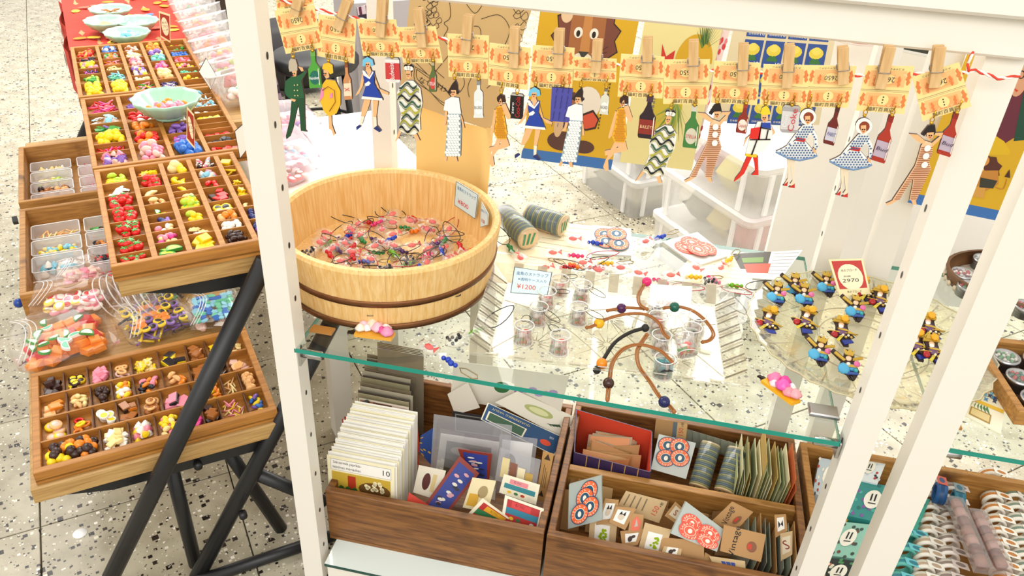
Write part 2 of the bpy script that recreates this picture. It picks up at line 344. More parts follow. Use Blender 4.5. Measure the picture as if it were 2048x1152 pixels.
# ================================================================ small moulded charms
def sh_ball(c): return MB().ball((0, 0, .5), .5, c[0], 9, 6)
def sh_egg(c): return MB().ball((0, 0, .36), .36, c[0], 9, 6, sx=1.4, sy=1.0)
def sh_block(c):
    m = MB().box((-.5, -.34, 0), (.5, .34, .4), c[0], bev=.06)
    if len(c) > 1: m.box((-.5, -.34, .4), (.5, .34, .55), c[1], bev=.05)
    return m
def sh_cube(c): return MB().box((-.4, -.4, 0), (.4, .4, .62), c[0], bev=.09)
def sh_disc(c):
    m = MB().lathe([(0, 0), (.44, 0), (.5, .08), (.5, .2), (.42, .3), (0, .3)], c[0], 12)
    if len(c) > 1: m.lathe([(0, .34), (.26, .32), (.34, .29)], c[1], 10)
    return m
def sh_ring(c): return MB().tube([(.36*math.cos(a), .36*math.sin(a), .15) for a in [2*math.pi*i/12 for i in range(12)]], .14, c[0], 6, True)
def sh_stick(c): return MB().tube([(-.8, 0, .13), (0, 0, .13), (.8, 0, .13)], .13, c[0], 6)
def sh_star(c): return MB().prism([((.55 if i % 2 == 0 else .27)*math.cos(math.pi*i/5), (.55 if i % 2 == 0 else .27)*math.sin(math.pi*i/5)) for i in range(10)], 0, .3, c[0])
def sh_flower(c):
    m = MB()
    for i in range(5): m.ball((.3*math.cos(i*1.2566), .3*math.sin(i*1.2566), .15), .24, c[0], 7, 4, sz=.6)
    return m.ball((0, 0, .25), .17, c[-1], 7, 4)
def sh_heart(c): return MB().prism([(.5*.062*16*math.sin(t)**3, .031*(13*math.cos(t)-5*math.cos(2*t)-2*math.cos(3*t)-math.cos(4*t))) for t in [2*math.pi*i/14 for i in range(14)]], 0, .34, c[0])
def sh_banana(c): return MB().tube([(.75*math.cos(a), .75*math.sin(a)-.55, .2) for a in [R(35), R(62), R(90), R(118), R(145)]], [.06, .19, .22, .19, .06], c[0], 7)
def sh_bean(c): return MB().tube([(-.5, .12, .26), (-.28, 0, .27), (0, -.05, .28), (.28, 0, .27), (.5, .12, .26)], [.08, .25, .28, .25, .08], c[0], 7)
def sh_berry(c):
    m = MB().lathe([(0, 0), (.2, .08), (.42, .42), (.46, .62), (.3, .8), (0, .82)], c[0], 9)
    return m.prism([((.4 if i % 2 == 0 else .14)*math.cos(math.pi*i/5), (.4 if i % 2 == 0 else .14)*math.sin(math.pi*i/5)) for i in range(10)], .8, .87, c[-1])
def sh_tomato(c):
    m = MB().lathe([(0, 0), (.3, .04), (.5, .32), (.46, .58), (.22, .74), (0, .68)], c[0], 10)
    return m.prism([((.3 if i % 2 == 0 else .09)*math.cos(math.pi*i/5), (.3 if i % 2 == 0 else .09)*math.sin(math.pi*i/5)) for i in range(10)], .72, .78, c[-1])
def sh_shell(c):
    m = MB()
    pts = [(.62*math.cos(R(-10+i*20)), .62*math.sin(R(-10+i*20)), .04 if i % 2 else .12) for i in range(11)]
    V = [(0, -.25, .02), (0, -.05, .3)]+pts
    return m.add(V, [(1, 2+i, 3+i) for i in range(10)]+[(0, 3+i, 2+i) for i in range(10)]+[(0, 2, 1), (0, 1, 12)], c[0])
def sh_cream(c): return MB().lathe([(0, 0), (.44, .02), (.48, .16), (.36, .26), (.38, .36), (.24, .48), (.22, .56), (0, .78)], c[0], 9)
def sh_slice(c):
    m = MB().prism([(.5*math.cos(R(i*22.5)), .5*math.sin(R(i*22.5))) for i in range(9)], 0, .22, c[0])
    return m.flat([(.38*math.cos(R(i*22.5)), .05+.38*math.sin(R(i*22.5))) for i in range(9)], .222, c[-1])
def sh_chip(c): return MB().prism([(-.5, -.3), (.3, -.42), (.55, .1), (.1, .42), (-.45, .3)], 0, .16, c[0])
def sh_bear(c):
    m = MB().ball((0, 0, .3), .34, c[0], 8, 5).ball((0, 0, .7), .27, c[0], 8, 5)
    return m.ball((-.2, 0, .9), .12, c[-1], 6, 4).ball((.2, 0, .9), .12, c[-1], 6, 4)
def sh_cup(c):
    m = MB().lathe([(0, 0), (.3, 0), (.42, .6), (.36, .6), (.3, .5), (0, .5)], c[0], 10)
    return m.disc(0, 0, .3, .3, .52, c[-1], n=10)
SH = dict(ball=(sh_ball, 'ball'), egg=(sh_egg, 'oval'), block=(sh_block, 'bar'), cube=(sh_cube, 'cube'), disc=(sh_disc, 'cookie'), ring=(sh_ring, 'ring'), stick=(sh_stick, 'stick'), star=(sh_star, 'star'),
    flower=(sh_flower, 'flower'), heart=(sh_heart, 'heart'), banana=(sh_banana, 'banana'), bean=(sh_bean, 'bean'), berry=(sh_berry, 'strawberry'), tomato=(sh_tomato, 'tomato'), shell=(sh_shell, 'shell'),
    cream=(sh_cream, 'cream swirl'), slice=(sh_slice, 'fruit slice'), chip=(sh_chip, 'flake'), bear=(sh_bear, 'bear'), cup=(sh_cup, 'cup'))
CN = {'w': ('#f6f0e6', 'white'), 'y': ('#f7d51e', 'yellow'), 'o': ('#f08a22', 'orange'), 'r': ('#d8201c', 'red'), 'p': ('#f28fa4', 'pink'), 'h': ('#e8489a', 'hot pink'), 'v': ('#8a63b8', 'violet'), 'b': ('#2f6fc8', 'blue'),
    's': ('#8fd0e6', 'sky blue'), 'g': ('#3f9e3a', 'green'), 'l': ('#b8d83a', 'lime'), 'm': ('#5fbf98', 'mint'), 'k': ('#3a221c', 'dark brown'), 'n': ('#a5632a', 'brown'), 'c': ('#f4dc98', 'cream'), 'e': ('#f0b878', 'tan'), 'x': ('#26232a', 'black'), 'a': ('#e8c0b0', 'peach'), 'd': ('#27306e', 'navy')}
SM = {}
def shape_mesh(shape, cs):
    k = (shape, cs)
    if k not in SM: SM[k] = SH[shape][0]([mat(CN[q][0], .3) for q in cs]).mesh(SH[shape][1].replace(' ', '_')+'_charm')
    return SM[k]
def fill(M, u0, u1, v0, v1, z, spec, where, layers=None):
    """spec = (shape, colour codes joined by '/', size, amount)"""
    shape, codes, size, amount = spec; codes = codes.split('/')
    size *= .00114; amount = amount if amount < .95 else min(2, amount+.25); nu = max(1, round((u1-u0)/(size*.86))); nv = max(1, round((v1-v0)/(size*.86)))
    cells = [(i, j, 0) for i in range(nu) for j in range(nv)]; random.shuffle(cells); cells = cells[:max(1, int(len(cells)*min(1, amount)*(.8 if amount > 1.3 else 1)))]
    if amount > 1:
        up = [(i, j, 1) for i in range(max(1, nu-1)) for j in range(max(1, nv-1))]; random.shuffle(up); cells += up[:int(len(up)*(amount-1))]
    words = []
    for q in codes:
        if CN[q[0]][1] not in words: words.append(CN[q[0]][1])
    cw = ' and '.join(words[:2])
    nm = SH[shape][1]; lab = f'{cw} {nm} charm {where}'; grp = f'{cw} {nm} charms {where}'
    for i, j, k in cells:
        mu = (u1-u0)/nu; mv = (v1-v0)/nv
        x = u0+size*.3+(u1-u0-size*.6)*((i+.5+.5*k*(nu > 1))/nu)+random.uniform(-.12, .12)*mu; y = v0+size*.3+(v1-v0-size*.6)*((j+.5+.5*k*(nv > 1))/nv)+random.uniform(-.12, .12)*mv
        s = size*random.uniform(.85, 1.08)
        til = .5 if k else .25
        mm = LM((x, y, z+k*size*.42), random.uniform(0, 6.28), random.uniform(-til, til), random.uniform(-til, til), s)
        cq = random.choice(codes)
        tag(link(CN[cq[0]][1].replace(' ', '_')+'_'+nm.replace(' ', '_')+'_charm', shape_mesh(shape, cq), None, M @ mm), lab, 'charm', grp)
def tray(name, label, M, W, D, H, cols, rowdefs, where, mt=TRAYW, wall=.009, thin=.0025, dw=None, rim=.010):
    """type-case tray; cols = divider positions (fractions), rowdefs = per column list of (weight, spec)"""
    t = thing(name, label, 'tray', M)
    part('tray_floor', MB().box((0, 0, 0), (W, D, .009), mt), t)
    for a, b in (((0, 0, .004), (W, rim, H)), ((0, D-rim, .004), (W, D, H)), ((0, rim, .004), (rim, D-rim, H)), ((W-rim, rim, .004), (W, D-rim, H))): part('side_wall', MB().box(a, b, mt, bev=.0012), t)
    dw = dw or wall; xs = [rim+(W-2*rim)*c for c in cols]
    for x in xs[1:-1]: part('divider', MB().box((x-dw/2, rim, .004), (x+dw/2, D-rim, H-.001), mt), t)
    for ci, rows in enumerate(rowdefs):
        x0 = xs[ci]+(dw/2 if ci else 0); x1 = xs[ci+1]-(dw/2 if ci < len(rowdefs)-1 else 0); tot = sum(r[0] for r in rows); y = D-rim
        for ri, (w, spec) in enumerate(rows):
            y1 = y; y -= (D-2*rim)*w/tot
            if ri < len(rows)-1: part('partition', MB().box((x0, y-thin/2, .004), (x1, y+thin/2, H-.004), mt), t)
            if spec: fill(M, x0+.003, x1-.003, y+.003, y1-.003, .013, spec, f'in {where}, {ORD[ci]} column, {ORD[ri]} row')
    return t
Z3 = .747
def TX(tx, ty, z=Z3): return TM(tx, ty, z)
# nearest high tray: tomatoes, strawberries, lemons
tray('type_case_tray', 'brown type-case tray of fruit charms nearest the front on the tall bench', TX(-.041, 1.232), .260, .392, .028, [0, .232, .453, .67, .89, 1], [
    [(1, ('bean', 'y/y/l', 17, 1.2)), (1, ('shell', 'w/a/w', 19, 1.5)), (1.0, ('tomato', 'rg', 17, 1.4)), (1.0, ('tomato', 'rg', 18, 1.5)), (1.1, ('berry', 'rg', 17, 1.4)), (1, ('berry', 'rg', 16, 1.2)), (.6, ('berry', 'rg', 12, .8))],
    [(.8, ('star', 'y/o', 18, 1.3)), (1, ('tomato', 'rg/rn', 15, 1.6)), (.7, ('banana', 'c', 22, 1.2)), (.7, ('bean', 'c/e', 14, 1.3)), (.8, ('slice', 'gw/yl/lw', 16, 1.4)), (.6, ('bean', 'd/v/w', 15, 1.2)), (.6, ('egg', 'c/p/w', 12, 1.4)), (.8, ('egg', 'w/p/h/c', 12, 1.5)), (.9, ('slice', 'lw/gl', 22, 1.2))],
    [(1, ('ball', 'y/c', 17, 1.4)), (.9, ('banana', 'y', 22, 1.4)), (.6, ('banana', 'y', 20, 1.1)), (.5, ('bean', 'c/y', 15, 1.2)), (.9, ('tomato', 'yg/ly', 15, 1.5)), (1, ('egg', 'y/l/y', 16, 1.6)), (.9, ('shell', 'c/w', 18, 1.5)), (1.1, ('block', 'c/y', 18, 1.4))],
    [(.8, ('bear', 'ws/wh/kw/pw', 14, 1.5)), (.8, ('cream', 'w/s/p', 13, 1.6)), (.8, ('bean', 'r', 16, .6)), (1.1, ('block', 'kr/k', 17, .9)), (.7, ('disc', 'yx/yc', 17, 1)), (.7, ('ball', 'o/e', 12, 1.4)), (.6, ('ball', 'w', 10, 1.5)), (1.0, ('bean', 'k', 14, 1.8))],
    [(1, ('block', 'y', 19, 1.2)), (.9, ('stick', 'y/o', 14, 1.3)), (.9, ('flower', 'y', 14, 1.3)), (.9, ('star', 'y', 15, 1.3)), (.9, ('banana', 'y/c', 17, .9)), (1, ('ball', 'd', 11, 1)), (1.5, ('ball', 'v/d', 12, 1.1))]],
    'the front tall-bench tray')
# middle high tray
tray('type_case_tray', 'brown type-case tray of seashell and candy charms in the middle of the tall bench', TX(-.043, 1.632), .295, .42, .028, [0, .25, .50, .75, 1], [
    [(1.2, ('stick', 'h/p/r', 13, 1.5)), (.9, ('shell', 'a/w/s', 17, 1.4)), (.7, ('chip', 'm/g/v', 15, 1.4)), (.9, ('ball', 'y', 15, 1.6)), (.6, ('stick', 'r/h', 12, 1)), (1.0, ('cream', 'p/a/v', 15, 1.6))],
    [(1.1, ('flower', 'p/v', 17, 1.2)), (1.1, ('bean', 'r/w', 17, .9)), (.7, ('egg', 'o', 17, 1.2)), (1.0, ('egg', 'o/r', 18, 1.4)), (1.3, ('egg', 'p/a', 19, 1.7))],
    [(1.0, ('heart', 'p/v', 17, 1.3)), (1.6, ('egg', 'p/w', 15, 1)), (.9, ('bean', 'v', 16, 1.4)), (.7, ('bean', 'h/v', 16, 1)), (1.0, ('ball', 'b', 16, 1.6))],
    [(.6, ('bean', 's/w', 14, 1.2)), (.6, ('stick', 's/w', 11, 1.5)), (.7, ('ball', 's/n/w', 9, 1.1)), (.6, ('chip', 'w', 12, .7)), (.6, ('chip', 'y', 15, 1)), (.5, None), (.5, ('chip', 'n', 11, .4)), (.6, ('chip', 'r', 11, .9)), (.6, ('chip', 'x', 12, 1.3)), (.8, ('chip', 'r', 12, .8))]],
    'the middle tall-bench tray')
# farthest high tray
tray('type_case_tray', 'brown type-case tray of tiny bead charms farthest back on the tall bench', TX(-.046, 2.062), .298, .425, .028, [0, .2, .4, .6, .8, 1], [
    [(1, ('bean', 'r/o', 13, 1.5)), (.5, ('ball', 'x/r', 9, 1.3)), (.7, ('ball', 'y/p/l', 12, 1.4)), (.6, ('stick', 'v/d/h', 9, 1.4)), (.9, ('bean', 'g/l', 14, 1.5)), (1.2, ('ball', 'y', 14, 1.8))],
    [(.7, ('ball', 'b/w/d', 11, 1.4)), (.7, ('ball', 'o/g/p', 8, 1.5)), (.7, ('stick', 'p/o', 11, 1.3)), (.6, ('ring', 'c', 11, 1.4)), (1.1, ('stick', 's/m', 13, 1.5)), (1.2, ('ball', 'y', 14, 1.9))],
    [(.7, ('egg', 'a/n', 12, 1)), (.7, ('block', 'c/w', 16, 1.2)), (1, ('egg', 'p/a', 13, 1.7)), (.9, ('ball', 'v/y/w', 12, 1.3)), (.5, ('egg', 'w/c', 11, 1)), (1, ('stick', 'g/p/y', 12, 1.3))],
    [(.8, ('ball', 'y/o', 13, 1.4)), (.7, ('ball', 'v/c', 13, 1.1)), (.7, ('ball', 'm/s', 13, 1.5)), (.9, ('egg', 'h/p', 12, 1.7)), (1.1, ('ball', 'c/e', 13, 1.6)), (1.0, ('stick', 'w/d/v', 7, 1.8))],
    [(.5, ('chip', 'r/y', 10, .6)), (.5, ('ball', 'g', 9, .2)), (.6, ('ball', 'b', 9, .7)), (.6, ('ball', 'p/r', 10, .9)), (.6, ('ball', 'y/p', 9, .5)), (.5, ('ball', 'm', 8, .5)), (.6, ('ball', 'y', 10, .2)), (.6, None)]],
    'the back tall-bench tray')
# low tray of biscuits: four long rows, so its dividers run across
def low_tray():
    W, D, H = .418, .302, .027; M = TM(-.239, 1.247, .369)
    t = thing('type_case_tray', 'worn brown type-case tray of biscuit charms on the low bench', 'tray', M); rim = .013; mt = TRAYW
    part('tray_floor', MB().box((0, 0, 0), (W, D, .009), mt), t)
    for a, b in (((0, 0, .004), (W, rim, H)), ((0, D-rim, .004), (W, D, H)), ((0, rim, .004), (rim, D-rim, H)), ((W-rim, rim, .004), (W, D-rim, H))): part('side_wall', MB().box(a, b, mt, bev=.0012), t)
    rows = [[(1, ('cube', 'k', 16, 1.5)), (1, ('disc', 'yk/ky', 16, 1.4)), (1, ('cube', 'p', 16, 1.5)), (.9, ('ring', 'a/e', 18, 1.4)), (1.2, ('flower', 'yc/cy', 17, 1.5)), (1.3, ('block', 'yx/y', 23, 1.2)), (.9, ('cube', 'n', 17, 1.3)), (1, ('chip', 'c/y', 17, .9)), (.8, ('chip', 'c', 14, .5))],
            [(1.15, ('block', 'e/o', 19, 1.6)), (1.05, ('bean', 'c/e', 16, 1.7)), (.95, ('ball', 'k', 15, 1.6)), (1, ('egg', 'o/w/y', 13, 1.7)), (1.35, ('bean', 'xw/o/p', 16, 1.4)), (1.3, ('bean', 'o/e', 19, 1.6)), (1, ('cube', 'n/c', 17, .9)), (.8, ('cube', 'k', 15, 1.2)), (1.2, ('chip', 'a/e', 18, 1.5))],
            [(1.2, ('disc', 'ea/ya', 20, 1.5)), (1.1, ('ring', 'o/r/y', 19, 1.7)), (1.1, ('cup', 'wy/ww', 20, 1.3)), (1, ('block', 'on/kn', 20, 1.2)), (1.1, ('disc', 'n/en', 16, 1.5)), (1.4, ('block', 'xp/p', 23, 1.3)), (.8, ('stick', 'k', 12, 1.3)), (.8, ('bean', 'o/y', 13, 1.5)), (.9, ('stick', 'e/c', 12, 1.4)), (.9, ('ball', 'e', 13, 1.5))],
            [(2.4, ('ball', 'o/ok/y/k', 16, 1.7)), (1.2, ('block', 'w/c', 15, 1.9)), (1.15, ('cream', 'w/p/y', 16, 1.6)), (1.2, ('egg', 'c/p/y', 13, 1.9)), (.9, ('block', 'h/c', 20, 1)), (.8, ('cube', 'k/n', 17, 1.3)), (1.25, ('stick', 'p/c/y', 10, 1.1)), (.9, ('bean', 'y/b/v', 13, 1.5))]]
    rh = (D-2*rim)/4
    for r, cells in enumerate(rows):
        y1 = D-rim-r*rh; y0 = y1-rh
        if r < 3:
            part('divider', MB().box((rim, y0-.002, .004), (W-rim, y0+.002, H-.002), mt), t)
        tot = sum(c[0] for c in cells); x = rim
        for k, (w, spec) in enumerate(cells):
            x0 = x; x += (W-2*rim)*w/tot
            if k < len(cells)-1: part('partition', MB().box((x-.0012, y0+.002, .004), (x+.0012, y1-.002, H-.004), mat('#57300f', .6)), t)
            fill(M, x0+.003, x-.003, y0+.004, y1-.004, .010, spec, f'in the low-bench tray, {ORD[r]} row, {ORD[k]} cell')
low_tray()
# ---------------------------------------------------------------- drawers with plastic cases on the low bench
def drawer(label, M, W, D, H):
    t = thing('drawer_box', label, 'drawer', M)
    part('drawer_floor', MB().box((0, 0, 0), (W, D, .004), MIDW), t)
    for a, b in (((0, 0, .004), (W, .012, H)), ((0, D-.012, .004), (W, D, H)), ((0, .012, .004), (.014, D-.012, H)), ((W-.012, .012, .004), (W, D-.012, H))): part('side_wall', MB().box(a, b, MIDW, bev=.0015), t)
    return t
def case(M, W, D, H, spec, label, where):
    t = thing('plastic_case', label, 'case', M)
    V = []; Fc = []
    def ring(i, z, rr):
        n = 16; return [((W/2-i-rr)*(1 if math.cos(a) > 0 else -1)+rr*math.cos(a), (D/2-i-rr)*(1 if math.sin(a) > 0 else -1)+rr*math.sin(a), z) for a in [2*math.pi*(k+.5)/n for k in range(n)]]
    V = ring(.004, 0, .006)+ring(0, H, .008); n = 16
    part('case_shell', MB().add(V, [tuple(range(15, -1, -1))]+[(i, (i+1) % n, n+(i+1) % n, n+i) for i in range(n)], FROST), t)
    part('case_rim', MB().tube(ring(0, H, .008), .0014, mat('#e6e8ea', .25), 5, True), t)
    fill(M, -W/2+.008, W/2-.008, -D/2+.007, D/2-.007, .003, spec, where)
d1 = drawer('shallow wooden drawer of clear cases standing farther back on the low bench', TM(-.25, 2.27, .369), .42, .40, .075)
d2 = drawer('shallow wooden drawer of clear cases behind the candy bags on the low bench', TM(-.25, 1.80, .369), .42, .45, .065)
CS1 = [[('cream', 'w/c', 15, 1.4), ('bean', 'c/l', 15, 1.4), ('ball', 'n/k/e', 15, 1.5), ('bean', 'h/r/o/l', 15, 1.5)], [('stick', 'p/w/r', 11, 1.3), ('stick', 'p/r', 11, 1.2), ('stick', 'p', 11, 1.4), ('ring', 'r/w/g', 13, 1.1)]]
for c in range(2):
    for r in range(4):
        nm = CS1[c][r]
        case(TM(-.25+.075+c*.125, 2.27+.325-r*.078, .374), .108, .068, .03, nm, f'clear plastic charm case, {ORD[r]} from the back of the {["left","right"][c]} row in the farther drawer', f'in the {["left","right"][c]} {ORD[r]} case of the farther drawer')
CS2 = [[('stick', 'c/e', 15, 1.5), ('egg', 'y/c/s', 14, 1.5), ('cream', 'w/s', 19, 1.4)], [('chip', 'x/g/n', 13, 1), ('bean', 'n/o/x', 14, 1.3), ('ball', 'x/r/x', 9, 1.5), ('ball', 'x/r/x', 9, 1.2)]]
for c in range(2):
    for r in range(len(CS2[c])):
        case(TM(-.25+.075+c*.123, 1.80+.36-r*.088, .374), .112, .078, .03, CS2[c][r], f'clear plastic charm case, {ORD[r]} from the back of the {["left","right"][c]} row in the nearer drawer', f'in the {["left","right"][c]} {ORD[r]} case of the nearer drawer')
# blue and black knobs at the bench's left edge
wpart('drawer_knob', MB().ball((0, 0, 0), .011, mat('#20469a', .1), 12, 8, M=LM(TW(-.262, 1.845, .39))), d2, 'faceted blue glass knob')
wpart('drawer_knob', MB().prism([(0, .012), (.008, 0), (0, -.012), (-.008, 0)], 0, .012, BLACK, M=LM(TW(-.262, 2.26, .40), TA-R(90), R(90))), d1, 'black pointed knob')
# ================================================================ bags, bowls and tags around the benches
def PT(x, y, ty):
    d = ray(x, y); return CP + d*((ty-CP.dot(UY))/d.dot(UY))
def pillow(W, D, H, mt, n=10, wr=.004, neck=0):
    """crumpled clear bag: closed pillow surface"""
    m = MB(); V = []; Fc = []
    for s in (1, -1):
        for i in range(n+1):
            for j in range(n+1):
                u, v = i/n*2-1, j/n*2-1; k = max(0, (1-abs(u)**4)*(1-abs(v)**4))**.5
                V.append((u*W/2*(1-.08*abs(v)), v*D/2*(1-.08*abs(u)), H/2+s*H/2*k+(random.uniform(-wr, wr) if k > .2 else 0)))
    b = (n+1)**2
    for i in range(n):
        for j in range(n):
            q = i*(n+1)+j; Fc.append((q, q+n+1, q+n+2, q+1)); Fc.append((b+q, b+q+1, b+q+n+2, b+q+n+1))
    return m.add(V, Fc, mt, True)
def bag(label, M, W, D, H, specs, where, tint=None, collar=True):
    t = thing('plastic_bag', label, 'bag', M)
    part('bag_film', pillow(W, D, H, tint or BAG), t)
    if collar:
        for k in range(3):
            a0 = random.uniform(-.4, .2); part('film_fold', MB().tube([(-W/2*.9+W*.05*k+.03*math.sin(a), -D*.45+D*.9*a/3.1, H*.75+.02*math.sin(a)) for a in [.31*i for i in range(11)]], .0012, clear('#ffffff', .35, .05, 1.5), 4), t)
    for i, sp in enumerate(specs): fill(M, -W/2*.8, W/2*.8, -D/2*.8, D/2*.8, H*(.16+.45*i), sp, where)
    return t
LZ = .369
bag('clear bag of orange jelly and green lemon slices at the low bench corner', TM(-.175, 1.645, LZ, R(8)), .205, .185, .075, [('cube', 'o/o/o/r', 27, 1.4), ('slice', 'wm/gw', 24, .35)], 'in the orange candy bag')
bag('clear bag of pink and white swirl candies behind the orange bag', TM(-.15, 1.775, LZ+.02, R(-6)), .17, .11, .07, [('disc', 'wp/pw/wr/yw', 21, 1.7)], 'in the pink swirl bag')
bag('small clear bag of salmon pink candies on the nearer drawer', TM(-.125, 1.86, LZ+.035), .11, .075, .06, [('cube', 'a/p', 17, 1.8)], 'in the salmon pink bag')
bag('clear bag of yellow and purple toy charms in the low bench middle', TM(.005, 1.655, LZ, R(12)), .16, .16, .06, [('stick', 'y/v/x', 17, 1.5), ('disc', 'yx/o/vx', 19, .8)], 'in the yellow and purple bag')
bag('clear bag of dark green and navy charms behind the yellow bag', TM(.03, 1.77, LZ), .13, .09, .06, [('bean', 'd/g/x', 16, 1.5)], 'in the dark green bag', collar=False)
bag('clear bag of white shells and blue glitter at the low bench right end', TM(.13, 1.645, LZ, R(-4)), .12, .15, .05, [('shell', 'w/a', 26, 1.4), ('chip', 'b/s/m', 15, .9)], 'in the shell and glitter bag')
for k in range(7):
    solo('plastic_dish', MB().tube([(.05*math.cos(a), .05*math.sin(a), 0) for a in [2*math.pi*i/24 for i in range(24)]], .0016, clear('#ffffff', .35, .05, 1.6), 5, True).lathe([(0, .001), (.048, .001)], clear('#ffffff', .03, .05, 1.2), 24),
         'clear shallow plastic dish leaning in a row among the candy bags', 'dish', TM(-.075+.014*k*(1 if k < 4 else 1), 1.70+(.0 if k < 4 else -.05)+.006*k, LZ+.075) @ Matrix.Rotation(R(62), 4, 'Y') @ Matrix.Rotation(R(10), 4, 'X'), 'clear dishes among the candy bags')
# clear tubs in a row right of the tall-bench trays
tubm = MB().lathe([(.0, 0), (.052, 0), (.064, .05), (.068, .075), (.066, .078), (.062, .05), (.05, .003), (0, .003)], PLASTIC, 26)
tubr = MB().tube([(.068*math.cos(a), .068*math.sin(a), .077) for a in [2*math.pi*i/26 for i in range(26)]], .0022, clear('#ffffff', .4, .05, 1.6), 5, True)
tbm, trm = tubm.mesh('tub_shell'), tubr.mesh('tub_rim')
PAST = ['p/w/a', 'w/p/m', 'o/p/l', 'p/a/o', 's/p/w', 'o/a/p', 'p/w/y', 'l/p/s', 'p/r/w', 'm/p/w', 'w/s/p']
for k in range(10):
    M = TM(.328-.002*k, 2.90-.104*k, .755) @ Matrix.Rotation(R(-14), 4, 'X') @ Matrix.Rotation(R(-10), 4, 'Y')
    t = thing('plastic_tub', f'clear round plastic tub of pastel charms, {ORD[k]} from the far end of the tub row', 'tub', M)
    part('tub_shell', tbm, t); part('tub_rim', trm, t)
    fill(M, -.04, .04, -.04, .04, .012, (random.choice(['egg', 'ball', 'flower', 'cream']), PAST[k], 21, 1.9), f'in the {ORD[k]} clear tub')
# jade scalloped bowls
def bowl(label, p, r, h, specs=None, where='', mt=JADE):
    wob = lambda i: 1+.035*math.cos(i*math.pi/2.0*1)  # scalloped rim
    t = thing('scalloped_bowl', label, 'bowl', Matrix.Translation(p))
    part('bowl_body', MB().lathe([(0, .004), (r*.4, .004), (r*.7, h*.35), (r*.95, h*.85), (r, h), (r*.97, h+.002), (r*.9, h*.85), (r*.64, h*.4), (r*.35, .008), (0, .008)], mt, 48, wob=wob), t)
    part('foot_ring', MB().lathe([(r*.38, 0), (r*.42, 0), (r*.44, .006), (r*.36, .006)], mt, 24), t)
    for sp in specs or []: fill(Matrix.Translation(p), -r*.52, r*.52, -r*.52, r*.52, h*.4, sp, where)
bp = PZ(322, 236, .785); bowl('pale jade scalloped bowl of mixed charms standing on the middle tray', Vector((bp.x, bp.y+.03, .776)), .072, .045, [('stick', 'c/w/o', 17, .9), ('ball', 'p/o/w', 14, .7)], 'in the jade bowl on the trays')
cloth = MB(); CT = mat('#c8321f', .8, noise=30)
n = 10
V = [TW(-.05+.40*i/n, 2.55+.62*j/n, .749+.004*math.sin(i*1.7+j)) for i in range(n+1) for j in range(n+1)]
Fc = [(i*(n+1)+j, (i+1)*(n+1)+j, (i+1)*(n+1)+j+1, i*(n+1)+j+1) for i in range(n) for j in range(n)]
b0 = len(V); V += [TW(-.055-.01*math.sin(j*1.3), 2.55+.62*j/n, z) for z in (.745, .69, .62) for j in range(n+1)]
Fc += [(b0+q*(n+1)+j, b0+q*(n+1)+j+1, b0+(q+1)*(n+1)+j+1, b0+(q+1)*(n+1)+j) for q in range(2) for j in range(n)]
cloth.add(V, Fc, CT, True)
for k in range(26):
    c = TW(-.02+random.random()*.3, 2.58+random.random()*.55, .7537); cc = random.choice(['#f08a22', '#3f7fc0', '#f4c63a', '#e8604a'])
    cloth.disc(0, 0, .02, .013, 0, mat(cc, .8), LM(c, random.random()*3), 9)
for k in range(14):
    c = TW(-.069, 2.57+random.random()*.55, .64+random.random()*.09); cloth.disc(0, 0, .02, .014, 0, mat(random.choice(['#f08a22', '#3f7fc0', '#f4c63a', '#4aa0b8']), .8), LM(c, TA+R(-90), R(90)), 9)
wsolo('table_cloth', cloth, 'red floral cloth under the far jade bowls on the tall bench', 'cloth')
for (x, y, lab, sp) in ((225, 38, 'jade bowl of dark and cream shells at the far end of the cloth', ('shell', 'c/n/w', 22, 1.3)), (217, 62, 'jade bowl of small golden shells beside the empty bowl', ('shell', 'c/e', 15, 1.2)), (277, 62, 'empty pale jade scalloped bowl on the red cloth', None), (258, 86, 'jade bowl of clear glass pebbles just behind the back tray', ('egg', 'w/s', 17, 1.2))):
    p = PZ(x, y, .755); bowl(lab, p, .062, .032, [sp] if sp else None, 'in the '+lab.split(' at ')[0].split(' beside ')[0].split(' just ')[0].replace('jade bowl', 'far jade bowl'))
def tag_card(name, label, quad, ty, art):
    P = [PT(x, y, ty) for x, y in quad]; o = (P[2]+P[3])/2; M = Matrix.Translation(o) @ Matrix.Rotation(TA, 4, 'Z') @ Matrix.Rotation(R(90), 4, 'X')
    q = [(M.inverted() @ p) for p in P]; q = [(v.x, v.y) for v in q]
    cx, cy = sum(v[0] for v in q)/4, sum(v[1] for v in q)/4
    S = lambda k: [(cx+(x-cx)*k, cy+(y-cy)*k) for x, y in q]
    m = MB().prism(q, -.001, 0, mat('#f2dfae' if art == 'red' else '#3a3a3a', .5))
    if art == 'red':
        m.flat(S(.86), .0003, mat('#a83425', .5)); w = abs(q[1][0]-q[0][0])*.33; h = abs(q[0][1]-q[3][1])*.36; m.disc(cx, cy, w, h, .0006, mat('#f4e6c0', .5))
        for k in range(3): m.text('木のブローチ'[k*2:k*2+2], cx, cy+h*(.4-.4*k), h*.3, .0009, mat('#7a5a3a'))
    else: m.flat(S(.94), .0003, PAPER)
    return solo(name, m, label, 'price tag', M)
tag_card('price_tag', 'small red-bordered price card standing at the back tray corner', [(318, 22), (340, 29), (341, 86), (321, 74)], 2.47, 'red')
tag_card('price_tag', 'small red-bordered price card standing between front and middle trays', [(374, 213), (388, 229), (390, 299), (373, 279)], 1.645, 'red')
tag_card('price_tag', 'white diamond price card tilted over the back tray edge', [(412, 115), (433, 151), (422, 181), (397, 143)], 2.0, 'w')
tag_card('price_tag', 'white diamond price card half hidden by the white post', [(497, 238), (507, 282), (480, 318), (469, 262)], 1.60, 'w')
